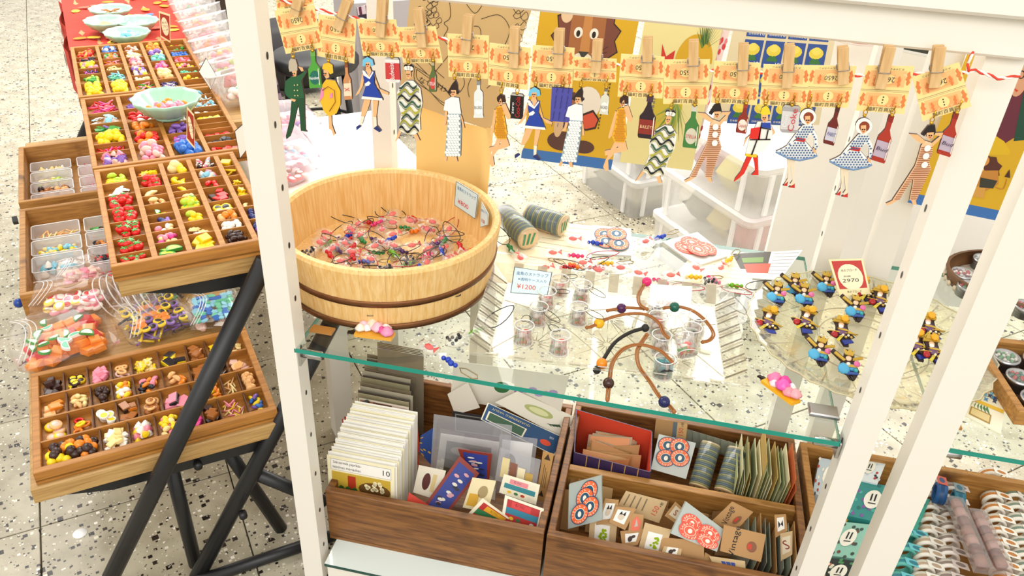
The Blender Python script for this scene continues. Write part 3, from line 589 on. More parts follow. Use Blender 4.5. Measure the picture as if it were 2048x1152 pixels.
# ================================================================ wooden tub with goldfish straps
TC = PZ(769, 424, .765); TC = Vector((TC.x+.009, TC.y-.006, ZS+.0005)); TR, TH = .207, .125
tub = thing('wooden_tub', 'round pale wooden tub with two copper hoops full of goldfish straps', 'tub', Matrix.Translation(TC))
NS = 30
for k in range(NS):
    a0 = 2*math.pi*k/NS+.0006; a1 = 2*math.pi*(k+1)/NS-.0006; m = MB(); V = []; Fc = []; q = 4
    prof = [(TR-.022, 0), (TR-.014, .004), (TR-.006, TH*.6), (TR, TH-.006), (TR-.003, TH), (TR-.012, TH), (TR-.016, TH-.006), (TR-.022, .02)]
    for i in range(q+1):
        a = a0+(a1-a0)*i/q; V += [(r*math.cos(a), r*math.sin(a), z) for r, z in prof]
    n = len(prof)
    for i in range(q):
        for j in range(n): Fc.append((i*n+j, (i+1)*n+j, (i+1)*n+(j+1) % n, i*n+(j+1) % n))
    Fc += [tuple(range(n)), tuple(range((q+1)*n-1, q*n-1, -1))]
    part('stave', m.add(V, Fc, TUBW, False), tub)
part('tub_floor', MB().lathe([(0, .010), (TR-.02, .010), (TR-.02, .028), (0, .028)], TUBW, 48, smooth=False), tub)
COPPER = mat('#7d5130', .35, .7, noise=60)
for z, r in ((.004, TR-.0125), (.052, TR-.0085)): part('hoop', MB().lathe([(r-.002, z), (r+.002, z), (r+.004, z+.011), (r+.001, z+.012)], COPPER, 64), tub)
# goldfish strap: crumpled clear pouch with a fish, beads and a cord or wire clip
def pouch(r, fish, n=9):
    m = MB(); rnd = random.Random(int(r*1e6)+len(fish)+n)
    m.ball((0, 0, r*.62), r, clear('#ffffff', .08, .03, 1.1), n, 6, sx=1.25, sz=.62)
    m.v = [(x*(1+rnd.uniform(-.14, .14)), y*(1+rnd.uniform(-.14, .14)), max(0, z*(1+rnd.uniform(-.15, .15)))) for x, y, z in m.v]
    return m
def strap_proto(bead, fish, clip, label, extra='#d9d9d9'):
    t = thing('goldfish_strap', label, 'strap'); r = .0115
    part('pouch', pouch(r, fish, 8+len(bead) % 3), t)
    part('pouch_frill', MB().add([(r*1.1, 0, r*.5)]+[(r*1.1+.008+.002*(i % 2), .007*math.sin(i-2.5)*1.0, r*.5+.004*math.cos(i*1.3)) for i in range(6)], [(0, i+1, i+2) for i in range(5)], clear('#ffffff', .4, .05, 1.5)), t)
    f = MB()
    if fish == 'spots':
        for i in range(9): f.ball((random.uniform(-.009, .009), random.uniform(-.007, .007), .009+random.uniform(-.003, .005)), .0022, mat('#1c1a1e', .4), 6, 4)
    else: f.ball((0, 0, .008), .0042, mat(fish, .3), 8, 5, sx=1.5, sz=.7).add([(.006, 0, .009), (.012, .005, .011), (.012, -.005, .008)], [(0, 1, 2), (2, 1, 0)], mat(fish, .3))
    part('fish', f, t)
    x = r*1.1+.010
    for i in range(4): part('bead', MB().ball((x+.006*i, .0012*math.sin(i*2), .0045), .0036 if i % 3 else .0028, mat(bead if i != 1 else extra if extra != '#d9d9d9' else bead, .12), 8, 6), t)
    x += .024
    if clip == 'clip': part('wire_clip', MB().tube([(x, 0, .004), (x+.006, .004, .004), (x+.022, .004, .004), (x+.026, 0, .004), (x+.022, -.004, .004), (x+.006, -.004, .004)], .0007, mat('#9a8a66', .3, .8), 5, True), t)
    else: part('cord_loop', MB().tube([(x+.022-.022*math.cos(a), .010*math.sin(a)*(1+.3*math.cos(a)), .003+.010*math.sin(a/2)**2) for a in [2*math.pi*i/16 for i in range(16)]], .0006, mat('#17161c' if clip == 'cord' else '#b02030', .5), 5, True), t)
    return t
SD = [('#c4141c', '#e0342a', 'cord', 'red'), ('#1c3fb0', '#e0342a', 'clip', 'blue'), ('#e8b81c', '#e8503a', 'clip', 'yellow'), ('#e87818', '#e0342a', 'clip', 'orange'), ('#4c2060', '#e0342a', 'clip', 'dark purple'), ('#6aa81e', 'spots', 'cord', 'lime green'), ('#d83070', '#f0503c', 'redcord', 'hot pink'), ('#1e7a3a', '#e0342a', 'cord', 'dark green')]
PROTO = {}
def strap(p, rz, kind, label, group=None, s=1.0, tilt=0):
    d = SD[kind]; M = LM(p, rz, tilt, 0, s)
    if kind not in PROTO:
        o = strap_proto(d[0], d[1], d[2], label); o.matrix_basis = M; PROTO[kind] = o
        if group: o['group'] = group
        return o
    return dup(PROTO[kind], M, label, group)
pos = []
tries = 0
while len(pos) < 48 and tries < 9000:
    tries += 1; a = random.uniform(0, 6.28); r = (TR-.048)*math.sqrt(random.random()); x, y = r*math.cos(a), r*math.sin(a)
    if x < -.12 and y > .05: continue
    if all((x-u)**2+(y-v)**2 >.0245**2 for u, v, _ in pos): pos.append((x, y, random.uniform(0, 6.28)))
QN = lambda x, y: ('front' if y < -.05 else 'back' if y > .05 else 'middle')+(' left' if x < -.05 else ' right' if x > .05 else ' centre')
for i, (x, y, a) in enumerate(pos):
    k = random.choice([0, 0, 1, 2, 2, 3, 4, 1, 5, 6, 0, 7]); ex = x+.04*math.cos(a), y+.04*math.sin(a)
    if math.hypot(*ex) > TR-.05: a += math.pi
    strap(TC+Vector((x, y, .0285+(.006 if i % 3 == 0 else 0))), a, k, f'goldfish pouch strap with {SD[k][3]} beads in the wooden tub, {QN(x, y)}', f'{SD[k][3]} beaded straps in the tub, {QN(x, y)}', 1.42)
# generic printed card: quad of photo points on a plane, art drawn in unit coordinates
def quad_card(name, label, cat, P, art, base, th=.0012, group=None, side=None):
    """P: TL,TR,BR,BL world points; art(m, q) draws with q(u,v) in 0..1 from bottom-left"""
    o = (P[2]+P[3])/2; ex = (P[1]-P[0]+P[2]-P[3]).normalized(); nz = ex.cross((P[0]-P[3]+P[1]-P[2])).normalized(); ey = nz.cross(ex)
    M = Matrix(((ex.x, ey.x, nz.x, o.x), (ex.y, ey.y, nz.y, o.y), (ex.z, ey.z, nz.z, o.z), (0, 0, 0, 1))); I = M.inverted()
    L4 = [I @ p for p in P]; L4 = [(v.x, v.y) for v in L4]
    def q(u, v):
        a = [L4[3][k]*(1-u)+L4[2][k]*u for k in (0, 1)]; b = [L4[0][k]*(1-u)+L4[1][k]*u for k in (0, 1)]
        return (a[0]*(1-v)+b[0]*v, a[1]*(1-v)+b[1]*v)
    m = MB().prism(L4, -th, 0, base, side=side)
    if art: art(m, q)
    return solo(name, m, label, cat, M, group)
def qr(m, q, u0, v0, u1, v1, z, mt): m.flat([q(u0, v0), q(u1, v0), q(u1, v1), q(u0, v1)], z, mt)
def qt(m, q, s, u, v, size, z, mt, rot=0, width=None):
    a, b = q(0, .5), q(1, .5); W = math.hypot(b[0]-a[0], b[1]-a[1]); c, d = q(.5, 0), q(.5, 1); H = math.hypot(d[0]-c[0], d[1]-c[1]); x, y = q(u, v)
    m.text(s, x, y, size*H, z, mt, rot=rot+math.atan2(b[1]-a[1], b[0]-a[0]), width=width*W if width else None)
def qd(m, q, u, v, ru, rv, z, mt, n=18, a0=0, a1=360): m.flat([q(u+ru*math.cos(R(a0+(a1-a0)*i/n)), v+rv*math.sin(R(a0+(a1-a0)*i/n))) for i in range(n+(a1-a0 < 360))], z, mt)
PBLUE = mat('#cfe6ea', .5); INKB = mat('#2b62a0', .5); INKR = mat('#d2412a', .5)
def art_fish(price, two):
    def f(m, q):
        qr(m, q, 0, 0, 1, 1, .0001, mat('#3a4a5a')); qr(m, q, .02, .02, .98, .98, .0002, PBLUE)
        qt(m, q, '金魚のストラップ', .5, .78, .16, .0005, INKB, width=.85)
        if two: qt(m, q, '※透明ケース入り', .53, .55, .13, .0005, INKB, width=.75)
        qt(m, q, price, .4, .26, .26, .0005, INKR, width=.5)
    return f
def tubpt(x, y, r):                       # point on the inner wall of the tub
    d = ray(x, y); a = d.x**2+d.y**2; o = CP-TC; b = 2*(o.x*d.x+o.y*d.y); c = o.x**2+o.y**2-r*r
    return CP+d*((-b+math.sqrt(max(0, b*b-4*a*c)))/(2*a))
quad_card('price_card', 'blue and white price card reading 800 yen on the inner tub wall', 'price card', [tubpt(x, y, TR-.026) for x, y in ((913, 362), (956, 390), (951, 438), (908, 410))], art_fish('¥800', False), PBLUE)
quad_card('price_card', 'narrow blue price card seen edge-on at the right of the tub wall', 'price card', [tubpt(x, y, TR-.026) for x, y in ((962, 404), (977, 428), (974, 450), (961, 455))], art_fish('¥1200', False), PBLUE)
# ================================================================ rolls of coasters in cellophane
def roll(label, p0, p1, r, group=None):
    d = p1-p0; Lh = d.length; M = Matrix.Translation(p0) @ d.to_track_quat('Z', 'Y').to_matrix().to_4x4()
    t = thing('coaster_roll', label, 'roll', M); n = int(Lh/.004)
    GB = [mat('#5f6f6c', .6), mat('#8a8a5a', .6), mat('#4f6470', .6)]
    for k in range(n):
        z = Lh*k/n; part('coaster', MB().lathe([(0, z), (r*.97, z), (r, z+.001), (r, z+Lh/n-.0014), (r*.96, z+Lh/n-.0006), (0, z+Lh/n-.0006)], GB[k % 3] if k not in (0, n-1) else mat('#c9b48a', .6), 18), t)
    lab = MB(); 
    for i in range(6): a = R(250+i*12); b = R(250+(i+1)*12); lab.add([(r*1.02*math.cos(a), r*1.02*math.sin(a), Lh*.25), (r*1.02*math.cos(b), r*1.02*math.sin(b), Lh*.25), (r*1.02*math.cos(b), r*1.02*math.sin(b), Lh*.7), (r*1.02*math.cos(a), r*1.02*math.sin(a), Lh*.7)], [(0, 1, 2, 3)], mat('#eec48c', .6))
    part('paper_label', lab, t)
    e = MB().disc(0, 0, r*.86, r*.86, -.0006, mat('#d9bc90', .6), Matrix.Rotation(R(180), 4, 'X') @ Matrix.Translation((0, 0, .0012)))
    for k in range(3): e.flat([(-r*.6+r*.45*k, -r*.5), (-r*.4+r*.45*k, -r*.5), (-r*.1+r*.35*k, r*.5), (-r*.3+r*.35*k, r*.5)], .0013, mat('#2f8a5a', .6), Matrix.Rotation(R(180), 4, 'X'))
    part('end_stripes', e, t)
    part('cellophane', MB().lathe([(r*.4, -.002), (r*1.03, -.001), (r*1.04, Lh), (r*.4, Lh+.001)], BAG, 18), t)
    return t
zr = ZS+.026
roll('green-striped coaster roll lying against the wooden tub', PZ(1058, 478, zr), PZ(1008, 428, zr), .0245)
roll('coaster roll with an orange paper label lying beside the other roll', PZ(1128, 452, zr), PZ(1056, 428, zr), .0235)
# ================================================================ papers and coaster packs on the glass
def on_shelf(quad, z): return [PZ(x, y, z) for x, y in quad]
def scribble(col='#b9a88a', rows=6):
    def f(m, q):
        for k in range(rows): qr(m, q, .35, .88-.12*k, .95-.1*(k % 2), .89-.12*k, .0003, mat(col))
    return f
quad_card('letter_paper', 'cream letter sheet lying under the coaster rolls', 'paper', on_shelf([(1075, 440), (1188, 452), (1166, 535), (985, 500)], ZS+.0014), scribble(), mat('#f3e6c4', .7), .0006)
quad_card('letter_paper', 'pale cream sheet under the straps left of the tray', 'paper', on_shelf([(985, 505), (1140, 520), (1120, 575), (940, 560)], ZS+.0014), scribble('#d8c8a8'), mat('#f6ecd2', .7), .0006)
quad_card('letter_paper', 'cream sheet lying behind the coaster pack near the round plate', 'paper', on_shelf([(1390, 505), (1518, 515), (1498, 580), (1340, 560)], ZS+.0014), scribble('#dcd0b0'), mat('#f6edd0', .7), .0006)
def art_photo(m, q):
    qr(m, q, .0, .35, .55, 1, .0002, mat('#3c3a2c', .4)); qr(m, q, .1, .2, .6, .55, .0004, mat('#c8452a', .4)); qr(m, q, .1, .6, .45, .8, .0004, mat('#6a8a3a', .4))
    for k in range(7): qr(m, q, .6, .9-.12*k, .98, .92-.12*k, .0003, mat('#9a9a9a'))
quad_card('photo_leaflet', 'photo leaflet with a red picture sticking out behind the round plate', 'leaflet', on_shelf([(1465, 508), (1605, 500), (1560, 560), (1490, 555)], ZS+.0022), art_photo, PAPER, .0006)
def coaster_art(cx, cy, r, q0, m, z, ring, text1='', text2=''):
    qd(m, q0, cx, cy, r[0], r[1], z, mat('#23506e' if ring == 'b' else '#e8604a', .5)); qd(m, q0, cx, cy, r[0]*.92, r[1]*.92, z+.0002, mat('#ee6b3a' if ring == 'b' else '#ea5a46', .5))
    qd(m, q0, cx, cy, r[0]*.56, r[1]*.56, z+.0004, mat('#f4e6c8', .5)); qd(m, q0, cx, cy, r[0]*.5, r[1]*.5, z+.0006, mat('#23506e' if ring == 'b' else '#e8604a', .5))
    qd(m, q0, cx, cy, r[0]*.2, r[1]*.28, z+.0008, mat('#f4efe0', .5))
    a, b = q0(cx, cy), q0(cx+r[0], cy); rr = math.hypot(b[0]-a[0], b[1]-a[1]); s = text1+text2
    for i, ch in enumerate(s):
        if ch == ' ': continue
        an = math.pi/2-2*math.pi*i/len(s)+1.8; p = q0(cx+r[0]*.74*math.cos(an), cy+r[1]*.74*math.sin(an)); m.text(ch, p[0], p[1], rr*.3, z+.0009, mat('#f8ecd2', .5), rot=an-math.pi/2)
def pack_art(ring, spots, s):
    def f(m, q):
        for i, (u, v) in enumerate(spots): coaster_art(u, v, (.27, .24) if ring == 'b' else (.24, .26), q, m, .001+.0012*i, ring, *s)
    return f
CO = ('SABAYA & ', 'COMPANY ')
PKB = [(.32, .68), (.35, .42), (.68, .35), (.62, .68)]; PKR = [(.3, .6), (.55, .68), (.68, .38), (.45, .4)]
PKM = clear('#dfe2dc', .45, .1, 1.0, '#c9ccc2')
quad_card('coaster_pack', 'clear packet of orange and blue round coasters lying on the glass shelf', 'packet', on_shelf([(1185, 450), (1262, 457), (1263, 511), (1183, 507)], ZS+.006), pack_art('b', PKB, CO), mat('#cfcfc6', .3), .004)
quad_card('coaster_pack', 'clear packet of red round coasters lying askew on the glass shelf', 'packet', on_shelf([(1325, 483), (1395, 464), (1455, 512), (1394, 531)], ZS+.006), pack_art('r', PKR, CO), mat('#d5d3c8', .3), .004)
# loose straps behind and beside the crystal tray
for (x, y, a, k, w) in ((1040, 525, 2.2, 7, 'left of the green-striped coaster roll end'), (1105, 515, .2, 6, 'lying on the cream letter sheet'), (1145, 487, .1, 1, 'beside the blue coaster packet'), (1090, 545, .5, 0, 'just behind the 1200 yen card'), (1165, 535, .4, 2, 'below the blue coaster packet'), (1195, 550, 2.9, 3, 'left of the pink leather-cord bead'), (1240, 545, 3.3, 0, 'above the tray back rim'), (1275, 555, 6.0, 6, 'left of the pink leather-cord bead, near the tray'), (1290, 492, .9, 1, 'between the two coaster packets'), (1340, 560, .3, 2, 'behind the white 1000 yen card'), (1390, 545, 5.6, 6, 'below the red coaster packet'), (1420, 575, .2, 5, 'right of the white 1000 yen card'), (1440, 545, 1.2, 2, 'on the cream sheet near the plate')):
    strap(PZ(x, y, ZS+.0035), a, k, f'goldfish strap with {SD[k][3]} beads {w}', None, 1.45)
strap(PZ(912, 690, ZS+.001), 1.0, 5, 'spotted goldfish strap with clear frill and lime beads beside the crystal tray', None, 1.5)
strap(PZ(858, 705, ZS+.001), -.5, 1, 'goldfish strap with deep blue beads and wire clip near the glass front edge', None, 1.5)
# ================================================================ crystal tray
CT0 = Vector((-.038, 1.172, ZS+.0006)); CM = Matrix.Translation(CT0) @ Matrix.Rotation(R(4.2), 4, 'Z'); CW, CD, CH = .452, .292, .024
ct = thing('crystal_tray', 'rectangular clear cut-crystal tray with ribbed rim holding goldfish jars', 'tray', CM)
bw = .034
part('tray_floor', MB().box((-CW/2+bw, -CD/2+bw, 0), (CW/2-bw, CD/2-bw, .003), CRYSTAL), ct)
HZ1, HZ2 = clear('#eae6da', .4, .08, 1.3, '#cfc6b2'), clear('#dcd6ca', .5, .08, 1.0, '#8f8678')  # grey-brown haze colour stands in for refraction lines in the cut crystal
def rim_side(L_, M, dense):
    V = [(-L_/2+bw, 0, .003), (L_/2-bw, 0, .003), (L_/2, bw, CH), (-L_/2, bw, CH), (-L_/2, bw, CH-.004), (L_/2, bw, CH-.004), (-L_/2+bw, 0, 0), (L_/2-bw, 0, 0)]
    part('rim_side', MB().add(V, [(0, 1, 2, 3), (3, 2, 5, 4), (4, 5, 7, 6)], CRYSTAL, False, M), ct)
    if dense:
        n = 26; d = (L_-2*bw)/n
        for i in range(n):
            if i % 5 < 3: m = MB().box((-L_/2+bw+i*d, .002, .0), (-L_/2+bw+i*d+d*.4, bw*1.18, .0008), HZ2 if i % 5 != 1 else HZ1); part('rim_rib', m, ct, M @ Matrix.Translation((0, 0, .003)) @ Matrix.Rotation(math.atan2(CH, bw), 4, 'X'))
    else:
        for i in range(9): part('rim_rib', MB().box((-L_/2+bw*1.2+i*L_*.1, .004, 0), (-L_/2+bw*1.2+i*L_*.1+.018, bw*1.2, .002), HZ1), ct, M @ Matrix.Translation((0, 0, .003)) @ Matrix.Rotation(math.atan2(CH, bw), 4, 'X'))
for L_, M, dn in ((CW, LM((0, CD/2-bw, 0), 0), 0), (CW, LM((0, -CD/2+bw, 0), math.pi), 0), (CD, LM((-CW/2+bw, 0, 0), R(90)), 1), (CD, LM((CW/2-bw, 0, 0), R(-90)), 1)): rim_side(L_, M, dn)
cutm = MB()
for (cx, cy) in ((-.11, .0), (0, .03), (.11, 0), (0, -.05), (-.12, -.07), (.12, -.07), (-.12, .07), (.12, .07)):
    for k in range(14):
        a = k*math.pi/7+.2; l = .03+.018*(k % 3); c, d = math.cos(a), math.sin(a)
        x, y = cx+l*c, cy+l*d
        if abs(x) > CW/2-bw or abs(y) > CD/2-bw: continue
        cutm.flat([(cx+.006*c-.0012*d, cy+.006*d+.0012*c), (cx+.006*c+.0012*d, cy+.006*d-.0012*c), (x, y)], .0034, HZ2)
for (x0, y0, x1, y1) in ((-.19, -.10, .0, .06), (.0, .06, .19, -.10), (-.19, .05, 0, -.1), (0, -.1, .19, .05)):
    pts = [(x0+(x1-x0)*t, y0+(y1-y0)*t+.03*math.sin(math.pi*t), .0034) for t in [i/14 for i in range(15)]]; cutm.tube(pts, .0011, HZ1, 4)
part('star_cut', cutm, ct)['kind'] = 'stuff'
# goldfish jars
def jar(label, p, water, cordm, lying=False, rz=0):
    M = LM(p, rz) @ (Matrix.Translation((0, 0, .016)) @ Matrix.Rotation(R(-62), 4, 'X') @ Matrix.Translation((0, 0, -.005)) if lying else Matrix.Identity(4))
    t = thing('goldfish_jar', label, 'jar', M); r, h = .0172, .034
    part('glass_cup', MB().lathe([(0, 0), (r, 0), (r, h), (r-.0016, h), (r-.0016, .002), (0, .002)], clear('#ffffff', .05, .03, 1.0), 22), t)
    part('cup_rim', MB().tube([((r-.0008)*math.cos(a), (r-.0008)*math.sin(a), h) for a in [2*math.pi*i/22 for i in range(22)]], .0010, clear('#ffffff', .55, .05, 1.4), 5, True), t)
    part('cup_foot', MB().tube([((r-.0006)*math.cos(a), (r-.0006)*math.sin(a), .001) for a in [2*math.pi*i/22 for i in range(22)]], .0009, clear('#ffffff', .45, .05, 1.4), 5, True), t)
    part('water', MB().lathe([(0, .003), (r-.002, .003), (r-.002, h*.72), (0, h*.72)], clear(water, .12 if water != '#ffffff' else .0, .02, .6, water), 18), t)
    for i in range(18):
        a = i*2.4; q = (r-.0042)*math.sqrt((i+.5)/18); part('pebble', MB().ball((q*math.cos(a), q*math.sin(a), .0055+.002*(i % 2)), .0033, mat(['#c8703a', '#e8c8a0', '#4f9a3a', '#b86a4a', '#d95a3a'][i % 5], .4), 6, 4), t)
    c = ['#d6201c', '#1a1a1e', '#e0402c'][random.randrange(3)]
    for s in (-1, 1):
        f = MB().ball((.004*s, .002*s, h*.5+.003*s), .0048, mat(c if s > 0 else '#f0e4d8', .3), 8, 5, sx=1.5, sz=.8).add([(.004*s-.005, .002*s, h*.5), (.004*s-.010, .002*s+.002, h*.5+.003), (.004*s-.010, .002*s-.002, h*.5-.002)], [(0, 1, 2), (2, 1, 0)], mat(c, .3)); part('goldfish', f, t)
    if water == '#8fd4e0': part('moustache', MB().tube([(-.010, -r-.0002, h*.62), (-.004, -r-.0006, h*.68), (0, -r-.0006, h*.64), (.004, -r-.0006, h*.68), (.010, -r-.0002, h*.62)], [.0006, .0018, .0012, .0018, .0006], INK, 6), t)
    if cordm:
        a = random.uniform(-.8, 2.2); part('cord_loop', MB().tube([(r*.6*math.cos(a)+(.018-.018*math.cos(b))*math.cos(a)-.008*math.sin(b)*math.sin(a), r*.6*math.sin(a)+(.018-.018*math.cos(b))*math.sin(a)+.008*math.sin(b)*math.cos(a), h+.001-.012*math.sin(b/2)) for b in [2*math.pi*i/18 for i in range(18)]], .0006, INK, 5, True), t)
J = [(715, 312, 'at the back beside the 1200 yen card'), (865, 350, 'back right of the left jar cluster'), (630, 395, 'left of the back pair of jars'), (575, 500, 'second in the left column'), (840, 500, 'standing alone right in the left cluster'), (480, 628, 'front left corner of the left cluster'), (715, 693, 'nearest the front in the left cluster')]
for x, y, w in J: jar(f'small glass goldfish jar with black cord, {w}', PZ(900+x/3.303, 500+y/3.303-3, ZS+.004)+Vector((0, .006, 0)), '#ffffff', True)
J2 = [(1345, 470, 'back left of the leather-cord jars', '#ffffff', 0), (1360, 560, 'second in the left column of leather-cord jars', '#ffffff', 0), (1380, 690, 'third in the left column of leather-cord jars', '#ffffff', 0), (1615, 560, 'back right of the leather-cord jars', '#ffffff', 0), (1580, 640, 'middle right of the leather-cord jars', '#ffffff', 0), (1555, 745, 'lying tilted with pebbles showing, front right', '#ffffff', 1), (1400, 850, 'with blue water and a black moustache, nearest front', '#8fd4e0', 0)]
for x, y, w, c, l in J2: jar(f'small glass goldfish jar {w}', PZ(900+x/3.303, 500+y/3.303-3, ZS+.004)+Vector((0, .006, 0)), c, False, l, .3)
# leather cords with round beads
def cord(label, path, bead, col, bc, dbl=True, r=.0017, zz=.012):
    P = [PZ(900+x/3.303, 500+y/3.303, ZS+.004+z) for x, y, z in path]
    S = []
    for i in range(len(P)-1):
        p0, p1, p2, p3 = P[max(i-1, 0)], P[i], P[i+1], P[min(i+2, len(P)-1)]
        for t in (0, .25, .5, .75): S.append(.5*((2*p1)+(p2-p0)*t+(2*p0-5*p1+4*p2-p3)*t*t+(3*p1-p0-3*p2+p3)*t**3))
    S.append(P[-1]); b = PZ(900+bead[0]/3.303, 500+bead[1]/3.303, ZS+.004+bead[2])
    t = thing('leather_cord_strap', label, 'strap', Matrix.Translation(Vector((b.x, b.y, b.z-.0085)))); O = WMX[t].translation
    for s in ((-1, 1) if dbl else (0,)):
        Q = []
        for i, p in enumerate(S):
            d = (S[min(i+1, len(S)-1)]-S[max(i-1, 0)]); nrm = Vector((-d.y, d.x, 0)); nrm = nrm.normalized() if nrm.length > 0 else Vector((1, 0, 0)); Q.append(p+nrm*(s*r*1.1)-O)
        part('cord', MB().tube(Q, r, mat(col, .6), 6), t)
    part('bead', MB().ball(b-O, .0092, mat(bc, .12), 16, 10), t)
    for k in (0, -1): part('knot', MB().ball(S[k]-O, r*2.1, mat(col, .6), 8, 5), t)
LE = '#9a5f28'
cord('tan leather cord strap with a hot pink bead at its top', [(1278, 235, .03), (1245, 300, .03), (1255, 360, .034), (1300, 390, .036)], (1300, 210, .022), LE, '#e02a70')
cord('tan leather cord strap with a dark purple bead', [(1042, 400, .012), (1110, 388, .014), (1160, 380, .018), (1280, 388, .03)], (1133, 385, .014), LE, '#4a1450')
cord('tan leather cord strap with a dark green bead looping right', [(1415, 382, .03), (1460, 378, .03), (1520, 376, .03), (1610, 405, .034), (1690, 470, .03), (1740, 550, .02), (1715, 595, .014), (1670, 608, .01)], (1483, 377, .03), LE, '#0c5a48')
cord('tan leather cord strap with a yellow bead', [(905, 512, .006), (945, 502, .008), (1010, 465, .014), (1150, 425, .025), (1290, 425, .036), (1380, 480, .04), (1410, 545, .04), (1440, 580, .036)], (985, 483, .009), LE, '#f0b414')
cord('thick black cord strap with an orange bead', [(970, 792, .004), (1003, 745, .008), (1020, 712, .012), (1090, 610, .022), (1190, 545, .03), (1290, 515, .034)], (1003, 750, .009), '#1c1814', '#f08a14', False, .0034)
cord('tan leather cord strap with a dark brown bead near the glass edge', [(1040, 990, .003), (1047, 915, .005), (1055, 850, .008), (1075, 740, .018), (1150, 650, .03), (1260, 625, .036), (1380, 660, .036), (1440, 710, .034), (1470, 745, .032)], (1047, 880, .009), LE, '#3a1c10')
cord('tan leather cord strap with a navy bead at the glass front edge', [(1480, 1068, .003), (1450, 1030, .004), (1385, 970, .006), (1320, 870, .01), (1250, 770, .02), (1235, 680, .03), (1260, 620, .034), (1300, 560, .036)], (1415, 1003, .009), LE, '#151a52')
C3 = lambda pts, zs: [PZ(900+x/3.303, 500+y/3.303, ZS+z) for (x, y), z in zip(pts, zs)]
quad_card('price_card', 'blue and white price card reading 1200 yen leaning on the crystal tray', 'price card', C3([(425, 112), (676, 146), (645, 300), (398, 282)], (.055, .055, .026, .026)), art_fish('¥1200', True), PBLUE)
def art_white(m, q):  # very pale inks paint the washout of overexposure into the print
    qt(m, q, '金魚のストラップ', .5, .75, .12, .0004, mat('#d4e0ee'), width=.8); qt(m, q, 'ストラップ付き', .5, .55, .11, .0004, mat('#d4e0ee'), width=.7); qt(m, q, '¥1000', .42, .18, .24, .0004, mat('#f0c8b8'), width=.5)
quad_card('price_card', 'glare-washed white price card reading 1000 yen leaning on the tray rim', 'price card', C3([(1325, 225), (1600, 240), (1590, 385), (1312, 372)], (.055, .055, .026, .026)), art_white, mat('#ffffff', .5))
# ================================================================ twine, clothespins, tickets and wooden charms
YC = .950
fA = lambda p: (530+p[0]/3.84, p[1]/3.84); fB = lambda p: (900+p[0]/3.388, p[1]/3.388); fC = lambda p: (1300+p[0]/2.88, p[1]/2.88); fD = lambda p: (1600+p[0]/2.56, p[1]/2.56)
tw = [(548, -8), (575, 4), (608, 13), (691, 31), (760, 48), (876, 75), (960, 95), (1060, 112), (1160, 123), (1280, 133), (1418, 141), (1560, 147), (1713, 151), (1834, 148), (1932, 145), (1950, 140)]
P = [PY(x, y, YC+.004) for x, y in tw]; tail = [PY(x, y, YC+.004) for x, y in ((1932, 145), (1971, 148), (1995, 157), (2014, 156), (2047, 150))]
P2 = P+tail[1:]
t = thing('bakers_twine', 'red and white twine strung between the posts holding the tickets', 'twine', Matrix.Translation(P[0]))
def helix(path, ph, r, off):
    out = []; L0 = 0
    for i in range(len(path)-1):
        a, b = path[i], path[i+1]; n = max(2, int((b-a).length/.003))
        for k in range(n):
            p = a.lerp(b, k/n); L0 += (b-a).length/n; an = L0*300+ph; out.append(p+Vector((0, math.cos(an), math.sin(an)))*off)
    return out
for ph, c in ((0, '#e0432f'), (math.pi, '#f6efe6')): part('strand', MB().tube([p-P[0] for p in helix(P2, ph, .001, .0011)], .0013, mat(c, .8), 6), t)
for ph, c in ((0, '#e0432f'), (math.pi, '#f6efe6')): part('loose_end', MB().tube([p-P[0] for p in helix([PY(x, y, YC+.003) for x, y in ((1936, 147), (1936, 128), (1942, 112), (1950, 100))], ph, .001, .0013)], .0015, mat(c, .8), 6), t)
LEAF = [(0, 0), (.03, .05), (.02, .1), (.06, .13), (.03, .19), (.05, .25), (.0, .3), (-.02, .22), (-.05, .18), (-.02, .12), (-.05, .07)]
def ticket_art(m, q):
    O1, O2 = mat('#f5bc7c', .6), mat('#f2a966', .6)
    qr(m, q, .13, .56, .87, .9, .0002, O1); qr(m, q, .13, .13, .87, .42, .0002, O1); qr(m, q, .2, .6, .8, .76, .0003, O2); qr(m, q, .2, .18, .8, .36, .0003, O2)
    qr(m, q, 0, .485, 1, .492, .0004, mat('#6a6456')); qr(m, q, 0, .455, 1, .46, .0004, mat('#8a8474'))
    for (u, v, s, fl) in ((.07, .6, 1, 1), (.93, .6, 1, -1), (.07, .12, 1, 1), (.93, .12, 1, -1), (.25, .56, .8, 1), (.75, .56, .8, -1), (.27, .14, .7, -1), (.73, .14, .7, 1)):
        m.flat([q(u+fl*x*s, v+y*s) for x, y in LEAF], .0006, RUST)
    for k in range(9): u = .1+.09*k; m.flat([q(u, .13), q(u+.05, .17), q(u+.09, .13), q(u+.05, .15)], .0006, RUST)
    qd(m, q, .5, .72, .15, .11, .0007, CREAM); qt(m, q, '2650', .5, .72, .15, .0009, INK, rot=math.pi); qd(m, q, .5, .28, .12, .12, .0007, CREAM)
    for k in range(3): qr(m, q, .487, .325-.06*k, .513, .355-.06*k, .0009, INK)
    qt(m, q, '猫町百貨店', .5, .065, .1, .0009, INK, width=.56); qt(m, q, 'ネコマチヒャッカテン', .5, .945, .05, .0009, INK, rot=math.pi, width=.6)
